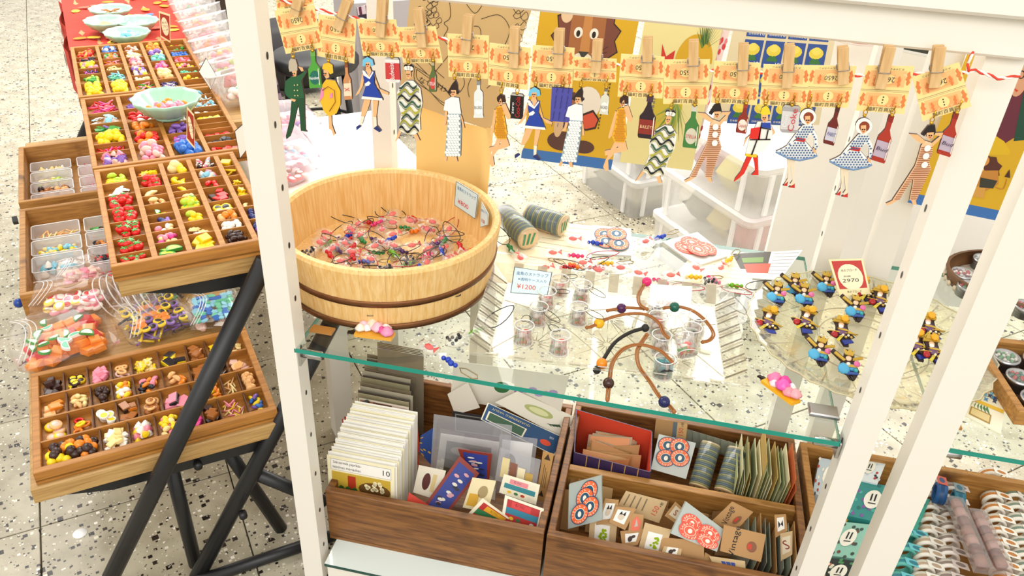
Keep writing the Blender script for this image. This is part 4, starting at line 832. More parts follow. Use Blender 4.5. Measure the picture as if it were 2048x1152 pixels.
TK = [(fA, [(80, -60), (365, -100), (372, 30), (90, 80)], 0, 'half hidden behind the first ticket by the left post'),
 (fA, [(70, 85), (375, 35), (445, 365), (160, 415)], 1, 'tilted, nearest the left post'), (fA, [(410, 110), (700, 145), (685, 490), (400, 430)], 1, 'second from the left post'), (fA, [(705, 145), (1005, 150), (1050, 440), (752, 430)], 1, 'above the blue-dress figure and red can, third'),
 (fA, [(1012, 210), (1310, 203), (1365, 485), (1060, 482)], 1, 'above the first wave-robe figure'), (fA, [(1400, 258), (1720, 275), (1710, 607), (1410, 590)], 1, 'above the first patterned-skirt figure'), (fB, [(268, 290), (548, 325), (525, 610), (258, 575)], 1, 'above the black soda can'),
 (fB, [(560, 305), (845, 325), (825, 612), (540, 590)], 1, 'above the blue-violet card charm'), (fB, [(840, 385), (1130, 400), (1125, 558), (835, 545)], 1, 'tipped back, the shortest looking of the row'), (fB, [(1160, 365), (1455, 385), (1440, 668), (1135, 655)], 1, 'above the dark liqueur bottle'),
 (fC, [(85, 343), (345, 342), (332, 602), (75, 598)], 1, 'above the second wave-robe figure'), (fC, [(372, 350), (640, 363), (616, 607), (350, 592)], 1, 'above the first jumpsuit figure'), (fC, [(655, 370), (925, 376), (900, 622), (630, 603)], 1, 'above the colour-block dress figure'),
 (fC, [(920, 375), (1190, 381), (1140, 622), (890, 615)], 1, 'above the first dotted-dress figure'), (fD, [(340, 335), (587, 340), (532, 585), (285, 566)], 1, 'above the second dotted-dress figure'), (fD, [(575, 395), (815, 318), (877, 545), (627, 622)], 1, 'tilted, nearest the right post')]
for i, (f, Q, fr, w) in enumerate(TK):
    yy = YC+(.012 if not fr else .001*(i % 3)); quad_card('price_ticket', f'cream and orange printed price ticket {w}', 'ticket', [PY(*f(p), yy) for p in Q], ticket_art, CREAM, .0008)
# clothespins
PINS = [(fA, (262, -12), (235, 115)), (fA, (640, -5), (562, 222)), (fA, (905, -20), (893, 280)), (fA, (1178, 62), (1215, 360)), (fA, (1565, 112), (1545, 412)), (fB, (440, 182), (435, 455)), (fB, (742, 195), (735, 456)), (fB, (1002, 268), (990, 490)), (fB, (1340, 250), (1336, 517)), (fC, (252, 230), (250, 462)), (fC, (541, 250), (530, 490)), (fC, (806, 255), (786, 502)), (fC, (1112, 268), (1110, 482)), (fD, (462, 235), (406, 450)), (fD, (716, 235), (682, 445))]
pinw, pinl = .0115, .062
pm = [MB().box((-.0055, -.004, 0), (.0055, -.0008, .066), PALEW, bev=.0008).mesh('wooden_jaw'), MB().box((-.0055, .0022, .004), (.0055, .0054, .066), PALEW, bev=.0008).mesh('wooden_jaw'),
      MB().tube([(-.0062, -.0048, .026), (.0062, -.0048, .026), (.0066, .003, .029), (.0066, .003, .036), (-.0066, .003, .036), (-.0066, .003, .029)], .0007, STEEL, 6, True).mesh('spring')]
for i, (f, a, b) in enumerate(PINS):
    p, q = PY(*f(b), YC-.004), PY(*f(a), YC-.004); an = math.atan2(q.x-p.x, q.z-p.z); l = (q-p).length
    M = Matrix.Translation(p) @ Matrix.Rotation(an, 4, 'Y') @ Matrix.Scale(l/.066, 4, (0, 0, 1)) @ Matrix.Translation((0, -.0015, 0))
    t = thing('clothespin', f'small wooden clothespin on the twine, {ORD[i]} from the left post', 'clothespin', M)
    part('wooden_jaw', pm[0], t, Matrix.Translation((0, 0, 0))); part('wooden_jaw', pm[1], t, Matrix.Rotation(R(-3), 4, 'X')); part('spring', pm[2], t)
# ---- laser-cut figures; every piece is a prism with a burnt brown edge
BURN = mat('#3a2014', .7); SKIN = '#eab47e'; TH3 = .0032
RX = Matrix.Rotation(R(90), 4, 'X')
def charm(name, label, f, hook, pieces, detail=None, y=YC-.002, group=None):
    H = PY(*f(hook), y); t = thing(name, label, 'charm', Matrix.Translation(H), group)
    K = lambda p: (lambda w: (w.x-H.x, w.z-H.z))(PY(*f(p), y))
    for k, (nm, poly, c) in enumerate(pieces): part(nm, MB().prism([K(p) for p in poly], -TH3, .00012*(k+1), mat(c, .45), RX, BURN), t)
    if detail:
        for nm, m in detail(K).items(): part(nm, m, t)
    g = MB().tube([(.0022*math.cos(a), 0, .004+.0032*math.sin(a)) for a in [2*math.pi*i/10 for i in range(10)]], .0006, GOLD, 5, True); part('gold_ring', g, t)
    g = MB().ball((0, 0, .0005), .0022, GOLD, 8, 5).tube([(0, -.001, .007), (.001, -.001, .011), (0, -.001, .015)], .0008, GOLD, 5); part('gold_chain', g, t)
    return t
def redo(o, f, hook, label, s=1.0, rot=0, y=YC-.002):
    H = PY(*f(hook), y); return dup(o, Matrix.Translation(H) @ Matrix.Rotation(rot, 4, 'Y') @ Matrix.Scale(s, 4), label)
S = SKIN
def D(**kw): return kw
def dots(K, pts, r, c, z=.0024, n=10):
    m = MB()
    for p in pts: a = K(p); m.disc(a[0], a[1], r, r, z, mat(c, .5), RX, n)
    return m
def inpoly(p, poly):
    x, y = p; c = False
    for i in range(len(poly)):
        (x1, y1), (x2, y2) = poly[i], poly[i-1]
        if (y1 > y) != (y2 > y) and x < (x2-x1)*(y-y1)/(y2-y1)+x1: c = not c
    return c
def grid(poly, dx, dy, sk=0):
    xs = [p[0] for p in poly]; ys = [p[1] for p in poly]; out = []; y = min(ys); r = 0
    while y < max(ys):
        x = min(xs)+(dx/2 if r % 2 else 0)
        while x < max(xs):
            if all(inpoly((x+a, y+b), poly) for a, b in ((dx*.35, 0), (-dx*.35, 0), (0, dy*.35), (0, -dy*.35))): out.append((x, y))
            x += dx
        y += dy; r += 1
    return out
def face(K, c, s):   # eyes and mouth
    return MB().add(*(lambda a: ([], []))(0), INK) if False else dots(K, [(c[0]-s*.28, c[1]-s*.05), (c[0]+s*.28, c[1]-s*.05)], .0009, '#2a1a14').disc(K((c[0], c[1]+s*.5))[0], K((c[0], c[1]+s*.5))[1], .0013, .0006, .0024, mat('#c0402f'), RX, 8)
charm('figure_charm', 'wooden paper-doll charm in a dark green suit and pale cap, by the left post', fA, (215, 440), [('leg', [(205, 755), (302, 745), (305, 900), (310, 1000), (325, 1012), (275, 1005), (265, 880), (255, 800), (235, 880), (215, 980), (190, 1050), (165, 1070), (160, 1045), (190, 920)], '#1d4a2c'), ('face', [(205, 545), (245, 540), (240, 585), (220, 597)], S), ('arm', [(255, 510), (290, 520), (298, 545), (280, 548)], S),
    ('jacket', [(200, 590), (250, 585), (290, 560), (305, 540), (315, 560), (280, 620), (303, 750), (200, 762), (165, 735), (150, 690), (160, 620)], '#235a35'), ('cap', [(185, 470), (200, 448), (235, 455), (250, 500), (250, 540), (190, 550), (182, 520)], '#bdb09a'), ('hand', [(200, 755), (240, 765), (230, 782), (205, 772)], S)],
    lambda K: D(button=dots(K, [(232, 650), (255, 648), (232, 690), (255, 690), (235, 730), (258, 730)], .0009, '#d8c48a'), face_print=face(K, (224, 562), 26)))
charm('figure_charm', 'wooden paper-doll charm in a yellow turban and yellow cloak', fA, (487, 470), [('leg', [(485, 880), (510, 880), (515, 960), (540, 1030), (525, 1045), (510, 1000), (490, 990)], S), ('cloak', [(440, 650), (470, 608), (540, 620), (580, 700), (580, 800), (550, 870), (490, 895), (450, 850), (425, 780)], '#eeb62a'), ('face', [(450, 535), (485, 538), (495, 592), (470, 605), (450, 572)], S),
    ('turban', [(440, 522), (450, 490), (490, 478), (520, 500), (525, 560), (500, 570), (480, 538), (445, 532)], '#f0bc2e'), ('sleeve', [(430, 690), (455, 668), (450, 740), (420, 780)], '#e88ab0'), ('sleeve', [(500, 720), (520, 712), (522, 745), (500, 757)], '#e88ab0')],
    lambda K: D(cloak_fold=MB().tube([(*K(p), .0026) for p in [(445, 690), (490, 660), (540, 690), (545, 780), (500, 850)]], .0005, mat('#8a5a14'), 4, M=RX), face_print=face(K, (466, 562), 24)))
blue = charm('figure_charm', 'wooden paper-doll charm with blue bob and blue mini dress, third from left', fA, (795, 425), [('arm', [(748, 560), (765, 590), (752, 660), (725, 715), (695, 738), (700, 722), (728, 670)], S), ('arm', [(838, 560), (850, 600), (880, 680), (950, 712), (948, 730), (905, 718), (860, 668)], S), ('leg', [(765, 755), (815, 758), (790, 840), (765, 895), (735, 900), (745, 830)], S), ('leg', [(830, 757), (872, 762), (855, 905), (833, 905)], S),
    ('sock', [(736, 890), (767, 893), (747, 955), (725, 965)], '#efe2c8'), ('sock', [(833, 895), (857, 898), (860, 965), (840, 972)], '#efe2c8'), ('shoe', [(700, 975), (730, 955), (737, 975), (705, 1000)], '#22306e'), ('shoe', [(835, 985), (862, 965), (895, 1005), (880, 1014)], '#22306e'), ('neck', [(780, 510), (806, 510), (825, 560), (800, 600), (770, 560)], S),
    ('dress', [(755, 545), (782, 548), (800, 592), (822, 545), (840, 548), (840, 640), (870, 690), (907, 767), (745, 757), (775, 660), (758, 600)], '#1f3f9e'), ('collar', [(750, 538), (765, 540), (803, 590), (830, 545), (836, 555), (806, 606), (758, 575)], '#f4f0e8'), ('belt', [(770, 640), (800, 620), (815, 637), (800, 655), (775, 660)], '#f4f0e8'), ('hem', [(750, 736), (902, 752), (908, 770), (743, 757)], '#f4f0e8'),
    ('face', [(773, 470), (808, 466), (812, 510), (795, 527), (775, 507)], S), ('hair', [(750, 502), (755, 455), (790, 433), (830, 458), (840, 500), (815, 507), (808, 474), (776, 477), (770, 507)], '#6fbfe0')], lambda K: D(face_print=face(K, (792, 492), 26)))
def waves(K):
    out = MB(); cols = ['#23402e', '#9a962a', '#16181a', '#2f5a44', '#b0aa34']
    for k in range(8):
        y0 = 655+k*48; pts = []
        for i in range(13):
            x = 1020+i*15; y = y0+22*math.sin(i*.95+k*1.3)
            if inpoly((x, y), ROBE): pts.append((x, y))
        if len(pts) > 2:
            c = cols[k % 5]; w = 13; up = [K((x, y-w*(.5+.5*abs(math.sin(i))))) for i, (x, y) in enumerate(pts)]; lo = [K((x, y+w*.6)) for x, y in pts[::-1]]
            out.flat(up+lo, .0022, mat(c, .5), RX); lo2 = [K((x, y+w*1.1)) for x, y in pts]; out.flat(lo2+[K((x, y+w*1.5)) for x, y in pts[::-1]], .0022, mat(cols[(k+2) % 5], .5), RX)
    return out
ROBE = [(1040, 660), (1090, 618), (1140, 620), (1195, 680), (1210, 790), (1190, 900), (1195, 1000), (1150, 1032), (1090, 1032), (1030, 1000), (1045, 870), (1015, 760), (1015, 710)]
wave = charm('figure_charm', 'wooden paper-doll charm in a green wave-print robe, left of the two', fA, (1100, 482), [('foot', [(1030, 995), (1052, 1005), (1020, 1070), (1000, 1090)], S), ('foot', [(1138, 1030), (1165, 1025), (1192, 1080), (1165, 1082)], S), ('robe', ROBE, '#f1ece0'), ('face', [(1085, 540), (1120, 540), (1122, 590), (1103, 614), (1086, 585)], S), ('hair', [(1080, 548), (1068, 520), (1068, 500), (1085, 495), (1102, 508), (1120, 492), (1143, 508), (1130, 552), (1115, 540), (1090, 540)], '#1d1512')],
    lambda K: D(wave_print=waves(K), face_print=face(K, (1103, 568), 26), bun_bow=dots(K, [(1088, 520), (1108, 518), (1126, 522)], .0028, '#f0ece0')))
skirtp = [(1410, 865), (1502, 870), (1510, 1000), (1503, 1200), (1383, 1198), (1392, 1050)]
skirt = charm('figure_charm', 'wooden paper-doll charm in white top and long grey patterned skirt, left one', fA, (1455, 605), [('arm', [(1385, 840), (1402, 848), (1397, 920), (1387, 962), (1355, 962), (1375, 935)], S), ('arm', [(1497, 865), (1515, 900), (1535, 985), (1520, 988)], S), ('foot', [(1372, 1232), (1385, 1192), (1402, 1192), (1395, 1238)], S), ('foot', [(1440, 1195), (1470, 1195), (1482, 1242), (1460, 1238)], S), ('skirt', skirtp, '#9fb0b6'), ('top', [(1385, 770), (1435, 742), (1490, 752), (1507, 872), (1410, 872), (1405, 852), (1373, 845)], '#f4f2ec'),
    ('face', [(1425, 675), (1470, 675), (1470, 725), (1445, 748), (1428, 722)], S), ('hair', [(1440, 640), (1465, 612), (1480, 650), (1482, 690), (1498, 705), (1480, 727), (1467, 690), (1430, 690), (1430, 722), (1403, 706), (1420, 675)], '#2a1a16')], lambda K: D(skirt_print=dots(K, grid(skirtp, 22, 20), .0021, '#eef0ee', n=7), face_print=face(K, (1447, 705), 30)))
YD = [(310, 730), (335, 715), (365, 720), (370, 790), (388, 900), (382, 942), (318, 940), (298, 905), (310, 820)]
yel = charm('figure_charm', 'wooden paper-doll charm in a yellow lattice dress beside the black can', fB, (347, 632), [('leg', [(335, 930), (386, 935), (404, 990), (370, 1003), (310, 1017), (270, 1032), (264, 1000), (320, 985), (345, 975)], S), ('leg', [(318, 935), (345, 940), (322, 1020), (292, 1060), (302, 1120), (285, 1132), (265, 1105), (275, 1060)], S), ('arm', [(300, 740), (313, 745), (306, 830), (296, 900), (280, 922), (275, 905)], S), ('dress', YD, '#f0b62c'), ('face', [(325, 662), (352, 662), (354, 702), (336, 715), (325, 696)], S),
    ('hair', [(318, 660), (340, 637), (370, 648), (377, 692), (353, 692), (346, 664), (330, 688), (320, 684)], '#3a1e14'), ('arm', [(350, 708), (376, 698), (412, 780), (410, 806), (386, 802), (358, 748)], S)], lambda K: D(dress_print=dots(K, grid(YD, 15, 15), .0013, '#c8821c', n=6), face_print=face(K, (338, 685), 22)))
redo(blue, fB, (580, 580), 'wooden paper-doll charm with blue bob and dress beside the violet card', .97, 0)
redo(skirt, fB, (885, 585), 'wooden paper-doll charm in white top and patterned skirt before the lion poster', .96, R(3))
redo(yel, fB, (1185, 640), 'wooden paper-doll charm in a yellow dress left of the liqueur bottle', 1.02, R(2))
redo(wave, fB, (1497, 735), 'wooden paper-doll charm in a green wave-print robe, right of the two', .95, R(6))
JS = [(345, 715), (365, 688), (405, 703), (410, 760), (396, 800), (412, 850), (392, 900), (355, 1022), (318, 1022), (325, 930), (325, 900), (290, 960), (266, 1018), (228, 1022), (290, 900), (325, 830), (335, 780)]
def stripes(K):
    m = MB(); y = 720
    while y < 1015:
        run = [x for x in range(228, 415, 3) if inpoly((x, y), JS) and inpoly((x, y+4), JS)]
        if run:
            seg = [run[0]]; segs = []
            for x in run[1:]:
                if x-seg[-1] > 4: segs.append(seg); seg = []
                seg.append(x)
            segs.append(seg)
            for g in segs:
                if len(g) > 1: m.flat([K((g[0], y)), K((g[-1], y)), K((g[-1], y+5)), K((g[0], y+5))], .0024, mat('#9a5a3a', .5), RX)
        y += 12
    for c in ((378, 727), (375, 771), (373, 820)): a = K(c); m.disc(a[0], a[1], .0034, .0039, .0027, mat('#f8f4ea', .5), RX, 16)
    return m
jump = charm('figure_charm', 'wooden paper-doll charm in a striped jumpsuit, hands behind head, left one', fC, (385, 592), [('foot', [(240, 1018), (262, 1018), (235, 1037), (205, 1052), (197, 1040)], S), ('foot', [(325, 1018), (350, 1018), (359, 1048), (340, 1047)], S), ('jumpsuit', JS, '#efc49a'), ('arm', [(275, 648), (320, 653), (365, 690), (358, 708), (320, 690)], S), ('arm', [(466, 643), (440, 682), (405, 722), (400, 700), (438, 662), (408, 657), (412, 645)], S), ('face', [(365, 638), (402, 635), (402, 667), (382, 683), (368, 667)], S), ('hair', [(338, 652), (370, 603), (405, 598), (414, 642), (396, 640), (370, 642), (355, 662)], '#1f1412')], lambda K: D(jumpsuit_print=stripes(K), face_print=face(K, (385, 657), 20)))
def mondrian(K):
    m = MB()
    for poly, c in (([(580, 735), (640, 727), (633, 800), (572, 795)], '#d8261c'), ([(646, 703), (694, 702), (696, 738), (640, 728)], '#22409e'), ([(641, 700), (647, 700), (628, 802), (621, 802)], '#17141a'), ([(575, 798), (694, 796), (693, 803), (572, 804)], '#17141a'), ([(640, 728), (698, 740), (697, 746), (638, 735)], '#17141a'), ([(612, 803), (620, 803), (590, 888), (580, 888)], '#17141a'), ([(676, 745), (684, 745), (672, 800), (664, 800)], '#17141a')): m.flat([K(p) for p in poly], .0022, mat(c, .5), RX)
    return m
charm('figure_charm', 'wooden paper-doll charm in a red, blue and white colour-block dress and red stockings', fC, (665, 600), [('arm', [(690, 708), (721, 765), (680, 807), (634, 827), (640, 805), (680, 770)], S), ('arm', [(602, 755), (560, 800), (538, 847), (548, 800)], S), ('stocking', [(560, 895), (592, 897), (542, 1000), (512, 1027), (483, 1047), (488, 1030), (520, 990)], '#d42a1e'), ('stocking', [(590, 897), (622, 900), (624, 960), (624, 1008), (583, 1007), (605, 985), (600, 940)], '#d42a1e'), ('dress', [(620, 700), (695, 697), (706, 770), (690, 830), (650, 870), (615, 890), (550, 888), (570, 800)], '#f3efe6'), ('hem', [(550, 884), (617, 888), (613, 906), (547, 898)], '#f0c41e'), ('face', [(640, 652), (678, 655), (682, 690), (660, 707), (640, 685)], S), ('hat', [(636, 650), (645, 620), (670, 606), (687, 625), (694, 657), (650, 662)], '#f0cc2a')], lambda K: D(colour_block=mondrian(K), face_print=face(K, (658, 675), 20)))
DS = [(840, 806), (892, 810), (962, 890), (940, 905), (860, 922), (790, 907), (724, 871), (760, 855)]; DB = [(880, 720), (930, 714), (962, 780), (967, 850), (945, 872), (945, 800), (925, 770), (900, 795), (865, 812), (835, 800), (800, 842), (788, 836), (830, 780)]
circ = lambda x, y, r, n=16: [(x+r*math.cos(2*math.pi*i/n), y+r*math.sin(2*math.pi*i/n)) for i in range(n)]
dot = charm('figure_charm', 'wooden paper-doll charm in a blue-dotted white dress beside the silver can', fC, (912, 614), [('leg', [(788, 912), (818, 915), (802, 1010), (802, 1040), (790, 1062), (770, 1066), (792, 1030), (795, 1000)], '#e8d6b8'), ('leg', [(806, 915), (834, 915), (831, 1010), (833, 1062), (812, 1074), (806, 1060), (820, 1040)], '#e8d6b8'), ('shoe', [(764, 1068), (795, 1045), (790, 1072)], '#c42a24'), ('shoe', [(798, 1078), (834, 1058), (834, 1083)], '#c42a24'), ('bodice', DB, '#eef0ec'), ('skirt', DS, '#eef0ec'), ('belt', [(843, 790), (897, 797), (890, 818), (838, 810)], '#c8302a'), ('hat', circ(910, 672, 47), '#f6f2e8'), ('hair', circ(913, 674, 30), '#8a3a1e'), ('face', [(893, 668), (922, 665), (924, 705), (906, 717), (894, 700)], S), ('hand', [(938, 850), (958, 855), (955, 880), (938, 876)], S)],
    lambda K: D(dot_print=dots(K, grid(DS, 17, 14)+grid(DB, 15, 14), .0011, '#3a5a8a', n=6), frill=MB().tube([(*K(p), .0024) for p in [(724, 871), (790, 905), (860, 920), (940, 903), (962, 890)]], .0012, mat('#6a8ab0'), 5, M=RX), face_print=face(K, (908, 690), 22)))
redo(dot, fD, (330, 593), 'wooden paper-doll charm in a blue-dotted white dress before the white post', 1.0, R(0))
redo(jump, fD, (672, 632), 'wooden paper-doll charm in a striped jumpsuit nearest the right post', 1.0, R(-1))
# ---- bottles and cans
def bottle(label, f, top, bot, w, body, label_c, txt='', neck='#7a2a18', oval=True, style='beer', tc='#ffffff', y=YC-.003):
    dx, dy = bot[0]-top[0], bot[1]-top[1]; L_ = math.hypot(dx, dy); ux, uy = dx/L_, dy/L_
    T_ = lambda a, b: (top[0]+ux*a*L_-uy*b*w, top[1]+uy*a*L_+ux*b*w)   # a along, b across (-.5...5)
    pr = {'beer': [(0, .16), (.04, .17), (.30, .17), (.40, .32), (.48, .48), (.96, .5), (1, .46)], 'gin': [(0, .15), (.25, .16), (.33, .42), (.45, .46), (.9, .44), (.96, .5), (1, .5)], 'fat': [(0, .13), (.22, .13), (.4, .3), (.5, .48), (.95, .46), (1, .4)]}[style]
    poly = [T_(a, -b) for a, b in pr]+[T_(a, b) for a, b in pr[::-1]]
    nk = [T_(0, -.19), T_(.14, -.19), T_(.14, .19), T_(0, .19)]
    lab = [T_(.72+.19*math.sin(i*math.pi/8), .40*math.cos(i*math.pi/8)) for i in range(16)] if oval else [T_(.56, -.47), T_(.56, .47), T_(.9, .47), T_(.9, -.47)]
    def det(K):
        a, b = K(T_(.72, -.4)), K(T_(.72, .4)); m = MB(); c = K(T_(.72, 0)); an = math.atan2(b[1]-a[1], b[0]-a[0])
        if an > math.pi/2 or an < -math.pi/2: an += math.pi
        if txt: m.text(txt, c[0], c[1], .006, .0024, mat(tc, .5), RX, rot=an, width=math.hypot(b[0]-a[0], b[1]-a[1])*.95)
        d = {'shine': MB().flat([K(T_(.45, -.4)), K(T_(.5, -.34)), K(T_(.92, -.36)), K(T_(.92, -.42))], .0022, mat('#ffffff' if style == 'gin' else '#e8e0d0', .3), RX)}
        if txt: d['lettering'] = m
        return d
    return charm('bottle_charm', label, f, top, [('bottle_body', poly, body), ('neck_foil', nk, neck), ('paper_label', lab, label_c)], det, y)
bottle('green beer bottle charm with an oval label, nearest the left post', fA, (365, 392), (390, 675), 96, '#4f9e3a', '#1f6a5a', 'Heineken', '#6aa84a')
bottle('narrow edge-on bottle charm with a red cross beside the yellow turban figure', fA, (622, 478), (640, 765), 62, '#c98a5a', '#f0d8b8', 'X', '#8a4a2a', False, tc='#c8281e')
bottle('small green beer bottle charm with a red label by the first robe figure', fA, (1290, 470), (1288, 706), 58, '#5a6a34', '#c8443a', 'STELLA', '#b8a888')
gin = bottle('clear rum bottle charm with a red dot beside the first skirt figure', fA, (1640, 612), (1640, 905), 76, '#dfe3e0', '#f4f4f0', 'BACARDI', '#8a8a88', style='gin', tc='#3a3a3a')
bottle('clear rum bottle charm hanging below the tipped-back ticket', fB, (1058, 595), (1040, 775), 62, '#d4d2c0', '#ecebe0', 'BACARDI', '#7a7668', style='gin', tc='#3a3a3a')
bottle('dark purple liqueur bottle charm with a red and orange label', fB, (1358, 650), (1322, 938), 116, '#2a1822', '#8a2a20', 'BAILEYS', '#4a3040', False, 'fat', '#f0c890')
bottle('green beer bottle charm with a pale label beside the second robe figure', fC, (257, 608), (228, 852), 84, '#3f7a3a', '#cfc8b0', 'STELLA', '#c8c4b4', tc='#c03028')
bottle('small red-brown beer bottle charm beside the colour-block figure', fC, (553, 598), (523, 767), 62, '#8a2a1a', '#f0e0d0', 'Cusqueña', '#a83a24', tc='#b01e18')
bottle('brown beer bottle charm with a blue and white label by the white panel', fC, (1085, 615), (1028, 832), 64, '#6a1e18', '#c8c4d0', 'PABST', '#4a1a18', False, tc='#2a3a80')
bottle('red beer bottle charm beside the second dotted-dress figure', fD, (470, 592), (398, 828), 74, '#a8301e', '#b8a8b8', 'Bud', '#8a2418', False, tc='#3a2a4a')
bottle('red beer bottle charm nearest the right post', fD, (802, 578), (735, 795), 72, '#a8301e', '#b8a8b8', 'Bud', '#8a2418', False, tc='#3a2a4a')
def can(label, f, quad, body, stripe, txt, tc, vert=False, txt2=''):
    def det(K):
        q = [K(p) for p in quad]; m = MB(); c = (sum(v[0] for v in q)/4, sum(v[1] for v in q)/4); w = math.hypot(q[1][0]-q[0][0], q[1][1]-q[0][1]); h = math.hypot(q[3][0]-q[0][0], q[3][1]-q[0][1])
        an = math.atan2(q[1][1]-q[0][1], q[1][0]-q[0][0]); m.text(txt, c[0]+(w*.14 if txt2 else 0), c[1], w*.5 if vert else w*.3, .0026, mat(tc, .5), RX, rot=an+(math.pi/2 if vert else 0), width=h*.8 if vert else w*.8)
        if txt2: m.text(txt2, c[0]-w*.26, c[1]-h*.05, w*.3, .0026, mat('#e8e8e8', .5), RX, rot=an+math.pi/2, width=h*.45)
        return {'lettering': m}
    (a, b, c, d) = quad; lerp = lambda p, q, t: (p[0]+(q[0]-p[0])*t, p[1]+(q[1]-p[1])*t)
    body_p = [lerp(a, b, .1), lerp(a, b, .9), lerp(b, c, .08), lerp(b, c, .93), lerp(c, d, .1), lerp(c, d, .9), lerp(d, a, .07), lerp(d, a, .92)]
    lid = [lerp(a, b, .1), lerp(a, b, .9), lerp(b, c, .08), lerp(a, d, .08)]
    st = [lerp(a, d, .22), lerp(b, c, .22), lerp(b, c, .88), lerp(a, d, .88)]
    charm('can_charm', label, f, lerp(a, b, .5), [('can_body', body_p, body), ('can_panel', st, stripe), ('can_lid', lid, '#b8b4ac')], det)
can('red and white beer can charm beside the first blue-dress figure', fA, [(922, 438), (1030, 445), (1040, 635), (928, 630)], '#e8e4de', '#c83a3a', 'Budweiser', '#f4f0ea', True)
can('black soda can charm with red lettering beside the yellow dress figure', fB, [(410, 630), (500, 640), (492, 808), (402, 802)], '#1c1616', '#1c1414', 'Coca-Cola', '#c81e1e', True, 'zero')
can('silver soda can charm with red lettering above the dotted-dress figure', fC, [(766, 603), (868, 612), (850, 768), (748, 762)], '#a8a4a4', '#d4d2d0', 'Coke', '#c8202a', True, 'Diet')
def vcard(K):
    q = [K(p) for p in ((690, 592), (832, 602), (812, 830), (678, 820))]; m = MB()
    for k in range(3):
        t = .2+.28*k; a = [q[0][i]+(q[1][i]-q[0][i])*t for i in (0, 1)]; b = [q[3][i]+(q[2][i]-q[3][i])*t for i in (0, 1)]
        m.text('~ ~~ ~~~ ~~', (a[0]+b[0])/2, (a[1]+b[1])/2, .008, .0024, mat('#22205a'), RX, rot=math.pi/2-.06, width=.055)
    return {'scribble': m}
charm('card_charm', 'blue-violet rectangular wooden charm with dark scribbled lines', fB, (765, 585), [('card_body', [(690, 592), (832, 602), (812, 830), (678, 820)], '#4a4aa0')], vcard)
# ================================================================ wooden boxes on the plinth
BZ = .1195; BT = .257
def wooden_box(label, x0, x1, y0, y1, z0, z1, mt, div=None, th=.014):
    b = thing('wooden_box', label, 'box', ((x0+x1)/2, (y0+y1)/2, z0)); cx, cy = (x0+x1)/2, (y0+y1)/2; h = z1-z0
    part('box_floor', MB().box((x0-cx, y0-cy, 0), (x1-cx, y1-cy, .008), mt), b)
    for a, c in (((x0, y0), (x1, y0+th)), ((x0, y1-th), (x1, y1)), ((x0, y0+th), (x0+th, y1-th)), ((x1-th, y0+th), (x1, y1-th))):
        part('side_board', MB().box((a[0]-cx, a[1]-cy, .008), (c[0]-cx, c[1]-cy, h), mt, bev=.0015), b)
    if div: part('divider', MB().box((x0+th-cx, div-cy, .008), (x1-th-cx, div+.016-cy, h-.004), MIDW, bev=.0015), b)
    return b
b1 = wooden_box('dark stained wooden box of postcards and envelopes on the plinth', -.535, -.100, 1.030, 1.410, BZ, BT, DARKW)
b2 = wooden_box('dark stained wooden box with a middle divider holding craft packets', -.094, .388, 1.030, 1.425, BZ, BT, DARKW, 1.212)
part('strap_handle', MB().tube([(-.226, -.02+.12*math.cos(a), .09+.085*math.sin(a)) for a in [math.pi*i/10 for i in range(11)]], .006, mat('#1d1a18', .6), 6), b1)
FLZ = BZ+.009
def vq(name, label, cat, Q, yt, yb, art=None, base=PAPER, th=.0008, ext=False, group=None):
    P = [PY(*Q[0], yt), PY(*Q[1], yt), PY(*Q[2], yb), PY(*Q[3], yb)]
    return quad_card(name, label, cat, P, art, base, th, group)
# recipe cards standing front left
def recipe(m, q):
    h = .80
    qr(m, q, .06, .0, .94, h, .0002, mat('#c8a83a', .5)); qr(m, q, .3, .5, .42, h-.03, .0004, mat('#b0361e', .5)); qd(m, q, .7, .63, .24, .10, .0004, mat('#6a4a22', .5))
    for k in range(16): qd(m, q, .56+.3*random.random(), .63+.11*random.random(), .03, .024, .0006, mat('#f2e6b8', .5), 8)
    for k in range(6): qd(m, q, .15+.05*k, .56+.03*(k % 2), .04, .035, .0006, mat('#3a6a2a', .5), 7)
    qr(m, q, .05, .82, .95, .965, .0002, mat('#8a8a98')); qr(m, q, .055, .824, .945, .961, .0003, PAPER)
    qt(m, q, 'Szárzermék paprikás-', .3, .925, .05, .0005, INK, width=.42); qt(m, q, 'tejszínes mártásban', .29, .862, .05, .0005, INK, width=.42); qt(m, q, '10', .87, .893, .10, .0005, INK)
yb0 = 1.052
TLx = PY(650, 921, yb0); TRx = PY(786, 945, yb0); cw = TRx.x-TLx.x; ctop = TLx.z
for k in range(38):
    y = yb0+.0042*k; j = random.uniform(-.003, .003); zt = ctop+random.uniform(-.003, .003)+.0002*k; x0 = TLx.x+j-.0002*k
    P = [Vector((x0, y+.014, zt)), Vector((x0+cw, y+.014, zt)), Vector((x0+cw, y, FLZ)), Vector((x0, y, FLZ))]
    quad_card('recipe_card', 'front recipe card numbered 10 with onions and peppers photo' if k == 0 else 'white-edged recipe card standing in the front left stack', 'card', P, recipe if k == 0 else None, PAPER if k % 4 else mat('#f3ecc8', .6), .0007, None if k == 0 else 'recipe cards in the stack')
